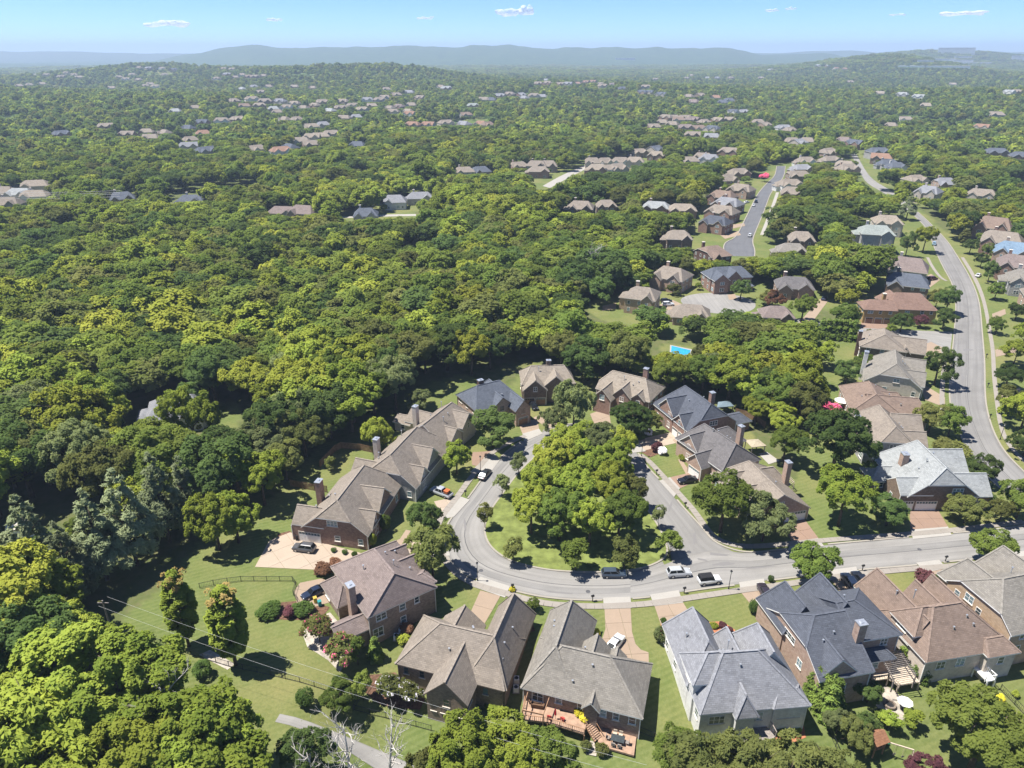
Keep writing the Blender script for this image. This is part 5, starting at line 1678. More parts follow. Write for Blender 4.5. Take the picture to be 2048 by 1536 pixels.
p = AT(*k3(1035, 1375), _pz + .74)
r = tag(empty('dining_table', (p.x, p.y, _pz)), 'black garden dining table on the lower patio', 'table')
r.rotation_euler.z = -.3
MB().box(-1.0, -.6, .68, 1.0, .6, .74).build('table_top', plain('dark_glass', (.05, .06, .065), .2, .6), r)
for x in (-.85, .85):
    for y in (-.45, .45):
        MB().box(x - .04, y - .04, 0, x + .04, y + .04, .68).build('leg', M_BLACK, r)
ct, st = math.cos(-.3), math.sin(-.3)
for dx, dy, rz in ((-.55, .95, 0), (.3, .95, 0), (-.5, -.95, math.pi), (.4, -.95, math.pi), (1.45, 0, -math.pi / 2), (-1.45, 0, math.pi / 2)):
    chair(Vector((p.x + dx * ct - dy * st, p.y + dx * st + dy * ct, _pz)), rz - .3, M_PALEW if dy > 0 else M_GREYW, 'patio chair drawn up to the black garden table', 'chairs round the black garden table')
for q, c, lab in ((k3(505, 1205), (.5, .06, .05), 'red chair on the cedar deck by the rail'), (k3(378, 1190), (.45, .05, .04), 'red chair on the cedar deck, nearer the corner')):
    chair(AT(*q, -.25), 2.6, plain('red_chair', c, .5, .4), lab)
for q, rz, lab in ((k3(245, 1040), -.2, 'brown garden sofa on the cedar deck, upper'), (k3(265, 1075), -.2, 'brown garden sofa on the cedar deck, lower')):
    p = AT(*q, -.25)
    r = tag(empty('garden_sofa', p, rz + math.pi * (0 if 'upper' in lab else 1)), lab, 'sofa')
    mw = plain('brown_wicker', (.13, .075, .045), .85, .2)
    MB().box(-.95, -.38, .1, .95, .38, .42).build('seat', mw, r)
    MB().box(-.95, .3, .42, .95, .42, .85).build('backrest', mw, r)
    for s in (-1, 1):
        MB().box(s * .95 - .08, -.38, .42, s * .95 + .08, .3, .62).build('armrest', mw, r)
p = AT(*k3(435, 1190), -.25)
r = tag(empty('folded_parasol', p), 'folded red parasol on the cedar deck', 'parasol')
MB().tube([(0, 0, 0), (0, 0, 2.3)], [.03, .03], 6).build('pole', M_GREYW, r)
MB().tube([(0, 0, .9), (0, 0, 1.5), (0, 0, 2.25)], [.16, .13, .03], 8).build('canopy', plain('red_cloth', (.42, .02, .03), .8, .2), r)
p = AT(*k5(1510, 1120), _z5)
r = tag(empty('hot_tub', p, .2), 'red-brown spa tub under the slatted pergola', 'tub')
MB().box(-1.0, -.9, 0, 1.0, .9, .8).build('shell', M_CEDAR, r)
MB().box(-1.05, -.95, .8, 1.05, .95, .92).build('cover', plain('tub_cover', (.42, .45, .5), .6, .3), r)

# playset
p = G(1745, 1500)
r = tag(empty('playset', p, .35), 'brown timber playset with pitched roof, green slide and swing beam', 'playset')
for x in (-.9, .9):
    for y in (-.9, .9):
        MB().box(x - .08, y - .08, -.2, x + .08, y + .08, 2.9).build('post', M_CEDAR, r)
MB().box(-1, -1, 1.35, 1, 1, 1.47).build('platform', M_CEDAR, r)
for s in (-1, 1):
    for k in range(5):
        t0 = k / 5
        y0, z0 = s * (1.35 - 1.35 * t0), 2.75 + 1.0 * t0
        y1, z1 = s * (1.35 - 1.35 * (t0 + .19)), 2.75 + 1.0 * (t0 + .19)
        MB().add([(-1.25, y0, z0), (1.25, y0, z0), (1.25, y1, z1), (-1.25, y1, z1), (-1.25, y0, z0 - .05), (1.25, y0, z0 - .05), (1.25, y1, z1 - .05), (-1.25, y1, z1 - .05)], [(0, 1, 2, 3), (7, 6, 5, 4), (0, 4, 5, 1), (1, 5, 6, 2), (2, 6, 7, 3), (3, 7, 4, 0)]).build('roof_board', plain('roof_cedar', (.26, .13, .075), .85, .2, var=.2), r)
MB().add([(.9, -.3, 1.5), (.9, .35, 1.5), (3.0, .35, .3), (3.0, -.3, .3), (.9, -.3, 1.4), (.9, .35, 1.4), (3.0, .35, .2), (3.0, -.3, .2)], [(0, 3, 2, 1), (4, 5, 6, 7), (0, 4, 7, 3), (1, 2, 6, 5), (2, 3, 7, 6), (0, 1, 5, 4)]).build('slide', plain('green_plastic', (.01, .22, .13), .4, .4), r)
MB().beam((.9, -.9, 2.5), (3.6, -3.4, 2.5), .16, .16).build('swing_beam', M_PALEW, r)
for s in (-.6, .6):
    MB().beam((3.6 + s, -3.4 + s, -.2), (3.6, -3.4, 2.5), .1, .1).build('swing_leg', M_PALEW, r)
for t in (.4, .7):
    q = Vector((.9, -.9, 2.5)).lerp(Vector((3.6, -3.4, 2.5)), t)
    sw = MB().box(q.x - .25, q.y - .1, .55, q.x + .25, q.y + .1, .6).build('swing_seat', M_BLACK, r)
    MB().beam((q.x - .2, q.y, .6), (q.x - .2, q.y, 2.45), .03).build('rope', M_PALEW, sw)
    MB().beam((q.x + .2, q.y, .6), (q.x + .2, q.y, 2.45), .03).build('rope', M_PALEW, sw)


def pavilion(pix, z, rise, mat, label, px=2.4):
    P = [AT(a, b, z) for a, b in pix]
    c = sum(P, Vector()) / 4
    gz = float(T(c.x, c.y))
    r = tag(empty('pavilion', (c.x, c.y, gz)), label, 'pavilion')
    Q = [p - Vector((c.x, c.y, gz)) for p in P]
    top = Vector((0, 0, Q[0].z + rise))
    vs = Q + [Vector(q) - Vector((0, 0, .15)) for q in Q] + [top]
    ob('roof', mesh_from('roof', vs, [(0, 1, 8), (1, 2, 8), (2, 3, 8), (3, 0, 8), (7, 6, 5, 4), (0, 4, 5, 1), (1, 5, 6, 2), (2, 6, 7, 3), (3, 7, 4, 0)], [mat]), r)
    for q in Q:
        MB().box(q.x * .88 - .09, q.y * .88 - .09, -.2, q.x * .88 + .09, q.y * .88 + .09, q.z - .1).build('post', M_GREYW, r)


k14 = crop(6.206, 1170, 720)
pavilion([k14(1640, 590), k14(1850, 570), k14(1790, 505), k14(1650, 520)], 2.6, .9, plain('slate_metal', (.15, .20, .235), .5, .4), 'pavilion with a blue-grey roof behind the dark red house')
k15 = crop(5.688, 1330, 820)
pavilion([k15(990, 425), k15(1155, 405), k15(1060, 330), k15(905, 338)], 2.6, .5, plain('tan_canvas', (.34, .29, .21), .8, .2), 'pavilion with a flat tan roof behind the pink brick house')
sheet('patio_paving', gp2([k15(1060, 500), k15(1160, 480), k15(1300, 580), k15(1180, 620)]), M_CONC, .08)
pergola([k15(1330, 800), k15(1400, 750), k15(1470, 830), k15(1400, 890)], 2.2, 6, M_PALEW, 'small brown pergola beside the brick chimney')

# pool
P = [G(a, b) for a, b in ((1343, 692), (1381, 701), (1378, 712), (1342, 706))]
c = sum(P, Vector()) / 4
sheet('pool_surround', gp2([(1340, 690), (1385, 699), (1382, 715), (1339, 710)]), M_CONC, .06, label='pale paving round the swimming pool')
tag(MB().prism(ccw([(p.x - c.x, p.y - c.y) for p in P]), .02, .12).build('swimming_pool', M_WATER, None, (c.x, c.y, c.z)), 'small blue swimming pool glimpsed through the trees', 'pool')

# sheds and the house hidden in the wood
p = G(48, 1068)
r = tag(empty('garden_shed', p, .35), 'small white-sided shed in the clearing at the left edge', 'shed')
MB().box(-2.2, -1.5, 0, 2.2, 1.5, 2.4).build('wall', M_WHITE, r)
MB().add([(-2.4, -1.7, 2.35), (2.4, -1.7, 2.35), (2.4, 0, 3.2), (-2.4, 0, 3.2), (2.4, 1.7, 2.35), (-2.4, 1.7, 2.35)], [(0, 1, 2, 3), (3, 2, 4, 5), (0, 3, 5), (1, 4, 2), (0, 5, 4, 1)]).build('roof', M_TRIM, r)
for i in range(9):
    MB().box(-2.1 + i * .5, -1.54, .1, -1.82 + i * .5, -1.5, 2.3).build('siding_board', M_WHITE, r)
p = G(374, 935)
r = tag(empty('garden_shed', p, .6), 'small dark-roofed shed under the trees', 'shed')
MB().box(-1.8, -1.4, 0, 1.8, 1.4, 2.2).build('wall', M_DTRIM, r)
MB().add([(-2, -1.7, 2.15), (2, -1.7, 2.15), (2, 0, 3.3), (-2, 0, 3.3), (2, 1.7, 2.15), (-2, 1.7, 2.15)], [(0, 1, 2, 3), (3, 2, 4, 5), (0, 3, 5), (1, 4, 2), (0, 5, 4, 1)]).build('roof', M_BLACK, r)
_o = G(300, 872)
fancy('house with pale blue-grey roof hidden among the left trees', (_o.x, _o.y), 20.0, 14, 12, 4.4, 3.2, 'grey', 'white', 2, False)


# ------------------------------------------------------------------ fences and wires
def fence(pix, h, mat, label, step=2.4, pickets=True, solid=False, post=.07):
    P = resample(gp2(pix), step=step)
    o_ = Vector((P[0][0], P[0][1], float(T(*P[0]))))
    r = tag(empty('fence', o_), label, 'fence')
    Q = [Vector((p[0], p[1], float(T(*p)))) - o_ for p in P]
    for q in Q:
        MB().box(q.x - post / 2, q.y - post / 2, q.z - .2, q.x + post / 2, q.y + post / 2, q.z + h + .06).build('post', mat, r)
    rails, pk = MB(), MB()
    for a, b in zip(Q, Q[1:]):
        for zz in ((.18, h - .05) if not solid else (.3, h - .3)):
            MB().beam(a + Vector((0, 0, zz)), b + Vector((0, 0, zz)), .05, .05).build('rail', mat, r)
        n = int(step / (.26 if not solid else .155))
        for i in range(n):
            p = a.lerp(b, (i + .5) / n)
            d = (b - a).normalized()
            if solid:
                pk.beam(p - d * .07 + Vector((0, 0, h / 2)), p + d * .07 + Vector((0, 0, h / 2)), .03, h - random.random() * .05)
            else:
                pk.box(p.x - .011, p.y - .011, p.z + .12, p.x + .011, p.y + .011, p.z + h)
    tag(pk.build('picket', mat, r), kind='stuff')


fence([(400, 1177), (437, 1169), (478, 1163), (597, 1163), (586, 1189), (596, 1206)], 1.25, M_BLACK, 'black metal fence beside the rounded drive pad')
fence([(310, 1286), (397, 1315), (462, 1335), (528, 1348), (640, 1378), (660, 1384)], 1.25, M_BLACK, 'black metal fence across the left back lawn')
fence([(740, 1370), (722, 1395), (706, 1420), (768, 1435), (863, 1462)], 1.25, M_BLACK, 'black metal fence round the white myrtles')
fence([(1276, 1464), (1330, 1486), (1337, 1530)], 1.25, M_BLACK, 'black metal fence below the cedar patio')
fence([(1625, 1385), (1650, 1450), (1690, 1536)], 1.25, M_BLACK, 'black metal fence beside the tall clipped evergreens')
fence([(2000, 1380), (2048, 1430), (2090, 1470)], 1.25, M_BLACK, 'black metal fence at the right edge lawn')
fence([(1642, 812), (1690, 816)], 1.3, M_BLACK, 'black metal fence in the lawn left of the brown roof')
fence([(581, 972), (620, 980), (655, 985)], 1.8, M_FENCEW, 'brown board fence left of the red brick house', 2.4, solid=True)
fence([(640, 935), (677, 896), (720, 900), (757, 908)], 1.8, M_FENCEW, 'brown board fence round the left back lawn', 2.4, solid=True)
fence([(1470, 828), (1500, 836), (1530, 856)], 1.8, M_FENCEW, 'brown board fence behind the dark red house', 2.4, solid=True)


def pole(p, h, label):
    r = tag(empty('utility_pole', p), label, 'pole')
    MB().tube([(0, 0, -.5), (0, 0, h)], [.16, .11], 8).build('shaft', M_GREYW, r)
    MB().beam((-.9, 0, h - .5), (.9, 0, h - .5), .1, .12).build('crossarm', M_GREYW, r)
    return r


a = AT(205, 1203, 10.5)
pole((a.x, a.y, float(T(a.x, a.y))), 11 - float(T(a.x, a.y)) - .3, 'weathered utility pole rising from the left trees')
b = AT(1290, 1545, 8.0)
pole((b.x, b.y, float(T(b.x, b.y))), 8.3 - float(T(b.x, b.y)), 'utility pole below the cedar patio')
for off, lab in ((.85, 'upper utility wire sagging across the lower gardens'), (-.75, 'lower utility wire sagging across the lower gardens')):
    pts = []
    for i in range(25):
        t = i / 24
        q = a.lerp(b, t)
        pts.append((q.x + off * .4, q.y + off, q.z - 1.5 * 4 * t * (1 - t) + off * .3))
    tag(MB().tube(pts, [.014] * 25, 5).build('utility_wire', M_WIRE, None), lab, 'wire')
for i, (y0, y1) in enumerate(((381, 381), (384, 385), (389, 388), (392, 393))):
    A_, B_ = AT(-120, y0, 14 - .4 * i), AT(240, y1, 14 - .4 * i)
    pts = [A_.lerp(B_, t) - Vector((0, 0, 3.0 * 4 * t * (1 - t) * .4)) for t in np.linspace(0, 1, 17)]
    tag(MB().tube(pts, [.07] * 17, 5).build('power_line', M_WIRE, None), 'power line strand above the left woods', 'wire', 'power line strands above the left woods')

# ------------------------------------------------------------------ trees
def leaf_cloud(name, puffs, per, size, seed, centre, mat, up=1.1, jit=.36, hollow=.7, aspect=1.0, droop=0.0, lobes=None):
    """many small leaf sprays laid like shingles over a cloud of puffs"""
    r = np.random.RandomState(seed)
    C = np.array([p[:3] for p in puffs], float)
    R = np.array([p[3] for p in puffs], float)
    n_each = np.maximum(8, (per * (R / R.mean()) ** 2)).astype(int)
    idx = np.repeat(np.arange(len(C)), n_each)
    n = len(idx)
    d = r.normal(size=(n, 3))
    d /= np.linalg.norm(d, axis=1)[:, None]
    cc = C[idx] - np.array(centre)
    cl = cc / (np.linalg.norm(cc, axis=1)[:, None] + 1e-6)
    flip = (d * cl).sum(1) < -.25
    d[flip] *= -1
    low = d[:, 2] < -.55
    d[low, 2] *= -.6
    rad = R[idx] * (hollow + (1.12 - hollow) * r.rand(n) ** .6)
    # ragged puff surface
    rad *= 1 + .22 * np.sin(d[:, 0] * 7 + idx) * np.sin(d[:, 1] * 6 + idx * 1.7) * np.sin(d[:, 2] * 5 + .3)
    pos = C[idx] + d * rad[:, None]
    pos[:, 2] -= droop * r.rand(n) * R[idx]
    nn = d * .75 + cl * .45 + np.array([0, 0, up]) + r.normal(size=(n, 3)) * jit
    nn /= np.linalg.norm(nn, axis=1)[:, None]
    gn = nn + r.normal(size=(n, 3)) * .35
    gn /= np.linalg.norm(gn, axis=1)[:, None]
    t = r.normal(size=(n, 3))
    if droop:
        t = t * .4 + np.array([0, 0, -1.0])
    t -= (t * gn).sum(1)[:, None] * gn
    t /= np.linalg.norm(t, axis=1)[:, None] + 1e-9
    b = np.cross(gn, t)
    s = size * (.55 + .8 * r.rand(n))[:, None]
    a1, a2 = t * s * aspect, b * s / max(1, aspect ** .5)
    k = (.25 + .5 * r.rand(n))[:, None]
    V = np.stack([pos - a1, pos - a1 * .1 + a2 * (.5 + .4 * k), pos + a1, pos + a1 * .2 - a2 * (.5 + .4 * k)], 1).reshape(-1, 3)
    F = np.arange(4 * n).reshape(n, 4)[:, ::-1]
    me = bpy.data.meshes.new(name)
    me.vertices.add(len(V))
    me.vertices.foreach_set('co', V.ravel())
    me.loops.add(4 * n)
    me.loops.foreach_set('vertex_index', F.ravel())
    me.polygons.add(n)
    me.polygons.foreach_set('loop_start', np.arange(0, 4 * n, 4))
    me.polygons.foreach_set('use_smooth', np.ones(n, bool))
    me.update(calc_edges=True)
    # make the geometric side agree with the leaf normal
    pt = r.rand(len(C))[idx]
    tint = np.clip(.55 * pt + .45 * r.rand(n), 0, 1)
    at = me.attributes.new('tint', 'FLOAT', 'FACE')
    at.data.foreach_set('value', tint)
    fn = np.cross(V[F[:, 1]] - V[F[:, 0]], V[F[:, 2]] - V[F[:, 0]])
    wrong = (fn * nn).sum(1) < 0
    if wrong.any():
        F[wrong] = F[wrong][:, ::-1]
        me.loops.foreach_set('vertex_index', F.ravel())
        me.update(calc_edges=True)
    me.normals_split_custom_set_from_vertices(np.repeat(nn, 4, 0).tolist())
    me.materials.append(mat)
    return me


def shell_puffs(seed, n, rx, rz, cz, rmin, rmax, lobes=4, zlow=-.62, inner=.55):
    """puffs over the shells of several overlapping limbs' worth of foliage"""
    r = np.random.RandomState(seed)
    L = [(0, 0, cz + rz * .06, rx * .74, rz * .86)]
    for i in range(max(0, lobes - 2)):
        a = 6.283 * (i + r.rand() * .8) / max(1, lobes - 2)
        k = r.uniform(.42, .62) * rx
        L.append((k * math.cos(a), k * math.sin(a), cz + rz * r.uniform(-.45, .42), rx * r.uniform(.36, .56), rz * r.uniform(.34, .56)))
    wts = np.array([l[3] ** 2 for l in L])
    wts = wts / wts.sum()
    out = []
    while len(out) < n:
        lx, ly, lz, lr, lh = L[r.choice(len(L), p=wts)]
        d = r.normal(size=3)
        d /= np.linalg.norm(d)
        if d[2] < zlow:
            continue
        k = inner + (1 - inner) * r.rand() ** .4
        out.append((lx + d[0] * lr * k, ly + d[1] * lr * k, max(lz + d[2] * lh * k, cz - rz * .95), r.uniform(rmin, rmax)))
    return out


def trunk_mesh(name, h, r0, top, seed, spread=.5, n=7, base=None, fork=.45):
    rnd = random.Random(seed)
    mb = MB()
    pts = [(0, 0, -.4), (0, 0, h * .2), (rnd.uniform(-.2, .2), rnd.uniform(-.2, .2), h * fork), (rnd.uniform(-.4, .4), rnd.uniform(-.4, .4), h * .82)]
    mb.tube(pts, [r0 * 1.25, r0, r0 * .72, r0 * .18], 8)
    for i in range(n):
        z0 = h * rnd.uniform(fork * .75, .68)
        a = 2 * math.pi * (i + rnd.random() * .6) / n
        L = top * rnd.uniform(.55, .95)
        m = (math.cos(a) * L * .5, math.sin(a) * L * .5, z0 + L * .42)
        e = (math.cos(a + .2) * L, math.sin(a + .2) * L, z0 + L * rnd.uniform(.5, .9))
        mb.tube([(0, 0, z0), m, e], [r0 * .42, r0 * .26, r0 * .07], 5)
    return mb.mesh(name, M_BARK, smooth_=True)


CROWN, TRUNK, NOM = {}, {}, {}


def proto(key, h, rr, crown, trunk):
    CROWN[key], TRUNK[key], NOM[key] = crown, trunk, (h, rr)


Q = 1.0
for v in range(3):
    proto('round%d' % v, 11, 4.6, leaf_cloud('crown', shell_puffs(10 + v, 125, 4.4, 4.4, 6.3, .45, .9, 7, -.62, .5), 165, .155, 100 + v, (0, 0, 6.2), LEAF['maple']), trunk_mesh('trunk', 9.5, .24, 3.6, v))
    proto('oak%d' % v, 15, 6.4, leaf_cloud('crown', shell_puffs(20 + v, 150, 6.3, 5.4, 9.2, .55, 1.1, 9, -.6, .5), 170, .195, 200 + v, (0, 0, 9.0), LEAF['maple'], jit=.42), trunk_mesh('trunk', 14, .34, 5.0, 5 + v, n=9))
for v in range(2):
    proto('loose%d' % v, 9, 4.2, leaf_cloud('crown', shell_puffs(30 + v, 84, 4.2, 3.7, 5.1, .38, .85, 9, -.6, .4), 140, .165, 300 + v, (0, 0, 4.6), LEAF['pale'], jit=.5, hollow=.45, aspect=1.5, droop=.35), trunk_mesh('trunk', 8, .16, 3.4, 9 + v, n=8, fork=.3))
    proto('young%d' % v, 6.5, 2.5, leaf_cloud('crown', shell_puffs(40 + v, 34, 1.9, 2.5, 3.9, .45, .85, 6, -.7, .3), 95, .17, 400 + v, (0, 0, 3.6), LEAF['olive'], jit=.5, hollow=.4), trunk_mesh('trunk', 5.8, .09, 1.8, 14 + v, n=7, fork=.28))
_pu = []
_r = np.random.RandomState(5)
for i in range(15):
    z = 3.4 + i * .82
    w_ = 2.35 * math.sin(min(1, (i + 2.2) / 6) * 1.45) * (1 if i < 9 else (15.5 - i) / 6.6)
    for j in range(9):
        a = _r.rand() * 6.28
        _pu.append((w_ * .8 * math.cos(a), w_ * .8 * math.sin(a), z + _r.uniform(-.4, .4), _r.uniform(.6, 1.0) * (.42 + w_ * .14)))
proto('column', 16, 3.1, leaf_cloud('crown', _pu, 110, .27, 51, (0, 0, 7), LEAF['maple'], jit=.4), trunk_mesh('trunk', 14, .22, 1.8, 52, n=8))


def tiered(seed, h, r0, tiers, per, size, mat, z0, flat=.5, width=1.0, dens=7):
    r = np.random.RandomState(seed)
    pu = []
    for i in range(tiers):
        t = i / (tiers - 1)
        z = z0 + (h - z0) * t
        w_ = r0 * (1 - t) ** .8 * (.75 + .45 * r.rand()) + .3
        m = max(3, int(dens * (1 - t) + 3))
        for j in range(m):
            a = 6.28 * (j + r.rand()) / m
            k = r.uniform(.45, .95)
            pu.append((w_ * k * math.cos(a), w_ * k * math.sin(a), z - .25 * w_ * k * flat + r.uniform(-.3, .3), r.uniform(.55, 1.0) * (.35 + .22 * w_) * width))
    return leaf_cloud('crown', pu, per, size, seed, (0, 0, h * .35), mat, up=1.0, jit=.45, hollow=.3, aspect=1.8)


for v in range(2):
    proto('pine%d' % v, 19, 5.2, tiered(60 + v, 18.6, 5.2, 15, 120, .24, LEAF['pine'], 4.6, .1, .95, 5), trunk_mesh('trunk', 18.8, .28, 3.6, 61 + v, n=14, fork=.4))
proto('cypress', 4.6, 1.15, tiered(70, 4.5, .85, 14, 60, .13, LEAF['cypress'], .35, .2, 1.0, 6), trunk_mesh('trunk', 3.5, .06, .4, 71, n=3))
proto('ball', 3.2, 1.75, leaf_cloud('crown', shell_puffs(80, 60, 1.25, 1.15, 1.55, .38, .55, 3, -.85, .75), 60, .12, 81, (0, 0, 1.4), LEAF['box']), MB().tube([(0, 0, -.1), (0, 0, .9)], [.08, .06], 6).mesh('trunk', M_BARK))
proto('shrub', 1.7, 1.3, leaf_cloud('crown', shell_puffs(90, 30, .9, .6, .75, .28, .48, 5, -.5, .5), 70, .115, 91, (0, 0, .4), LEAF['maple'], jit=.5, hollow=.5), MB().tube([(0, 0, -.1), (0, 0, .7)], [.05, .03], 5).mesh('trunk', M_BARK))
_my = shell_puffs(95, 40, 1.9, 1.6, 3.1, .4, .8, 6, -.4, .4)
proto('myrtle', 5, 2.5, leaf_cloud('crown', _my, 95, .17, 96, (0, 0, 2.2), LEAF['olive'], jit=.5, hollow=.4), trunk_mesh('trunk', 4.2, .07, 1.8, 97, n=7, fork=.12))
BLOOM = leaf_cloud('blossom', [(a, b, c, d * .55) for a, b, c, d in [(x * 1.16, y * 1.16, z + (z - 3) * .12, q) for x, y, z, q in _my if z > 2.6]], 60, .10, 98, (0, 0, 2.2), LEAF['pink'], jit=.5)
# middle-distance and far crowns for the wood
for v, (mk, kind) in enumerate((('maple', 0), ('dark', 0), ('lime', 1), ('olive', 0), ('maple', 1), ('yellow', 0))):
    proto('mid%d' % v, 15, 5.6, leaf_cloud('crown', shell_puffs(120 + v, 74 if kind else 66, 4.8, 5.2 if kind else 4.6, 8.4, .75, 1.5, 8, -.8, .5), 64, .36, 500 + v, (0, 0, 7.6), LEAF[mk], jit=.4), trunk_mesh('trunk', 12, .3, 4, 130 + v, n=5))
for v, mk in enumerate(('maple', 'dark', 'lime', 'olive')):
    proto('far%d' % v, 15, 7.0, leaf_cloud('crown', shell_puffs(140 + v, 16, 5.0, 4.6, 8.2, 1.8, 3.0, 5, -.7, .5), 22, 1.35, 600 + v, (0, 0, 7.0), LEAF[mk], jit=.4), trunk_mesh('trunk', 11, .35, 4, 150 + v, n=4))
for v, mk in enumerate(('maple', 'dark', 'olive')):
    proto('mass%d' % v, 15, 17.0, leaf_cloud('crown', [(*np.random.RandomState(160 + v * 31 + i).uniform(-13, 13, 2), np.random.RandomState(170 + v * 31 + i).uniform(4, 9), np.random.RandomState(180 + v * 37 + i).uniform(3.5, 5.5)) for i in range(15)], 22, 2.0, 700 + v, (0, 0, 2), LEAF[mk], up=.6, jit=.4), trunk_mesh('trunk', 9, .4, 5, 190 + v, n=4))

TREES = []       # (x, y, radius) of single trees
N_TREES = [0]


def tree(x, y, h, rr, key, mat, label, group=None, name='tree', cat='tree', bloom=None, bloom_mat=None, z=None, top_mat=None):
    h0, r0 = NOM[key]
    rnd = random.Random(int(x * 131 + y * 977))
    zz = float(T(x, y)) if z is None else z
    root = tag(empty(name, (x, y, zz), rnd.uniform(0, 6.28)), label, cat, group)
    root.scale = (rr / r0, rr / r0 * rnd.uniform(.93, 1.07), h / h0)
    c = ob('crown', CROWN[key], root)
    ob('trunk', TRUNK[key], root)
    if mat and CROWN[key].materials[0] is not LEAF[mat]:
        c.material_slots[0].link = 'OBJECT'
        c.material_slots[0].material = LEAF[mat]
    if bloom:
        bl = ob('blossom', BLOOM, root)
        bl.material_slots[0].link = 'OBJECT'
        bl.material_slots[0].material = LEAF[bloom]
    TREES.append((x, y, rr))
    N_TREES[0] += 1
    return root


def tp(px, py, h, rr, key, mat, label, group=None, **kw):
    p = G(px, py)
    return tree(p.x, p.y, h, rr, key, mat, label, group, **kw)


random.seed(11)
GI = 'trees clumped on the grass island'
LI = 'yellow-green tree in the dense clump on the grass island'
LI2 = 'olive-green tree in the dense clump on the grass island'
for px, py, h, rr, k, m in ((1062, 1068, 13, 5.2, 'oak0', 'lime'), (1118, 1082, 14, 5.6, 'oak1', 'maple'), (1178, 1092, 13.5, 5.4, 'oak2', 'lime'), (1236, 1078, 13, 5.2, 'oak0', 'maple'), (1088, 1022, 15, 5.8, 'oak2', 'lime'), (1150, 1032, 15, 5.8, 'oak0', 'lime'),
                            (1214, 1030, 14, 5.4, 'oak1', 'lime'), (1262, 1016, 10, 4.0, 'round0', 'olive'), (1108, 975, 15, 6.0, 'oak1', 'yellow'), (1168, 970, 14, 5.6, 'oak2', 'lime'), (1226, 968, 13, 5.2, 'oak1', 'lime'), (1138, 930, 13, 5.2, 'round1', 'lime'),
                            (1196, 926, 12, 5.0, 'oak0', 'pale'), (1236, 930, 12, 4.8, 'round2', 'lime'), (1168, 905, 11, 4.6, 'round0', 'lime')):
    tp(px, py, h * .88, rr * .94, k, m, LI if m in ('lime', 'yellow', 'maple') else LI2 if m == 'olive' else 'pale green tree at the back of the clump on the grass island', GI + (' (yellow-green)' if m in ('lime', 'yellow', 'maple') else ' (olive)' if m == 'olive' else ' (pale)'))
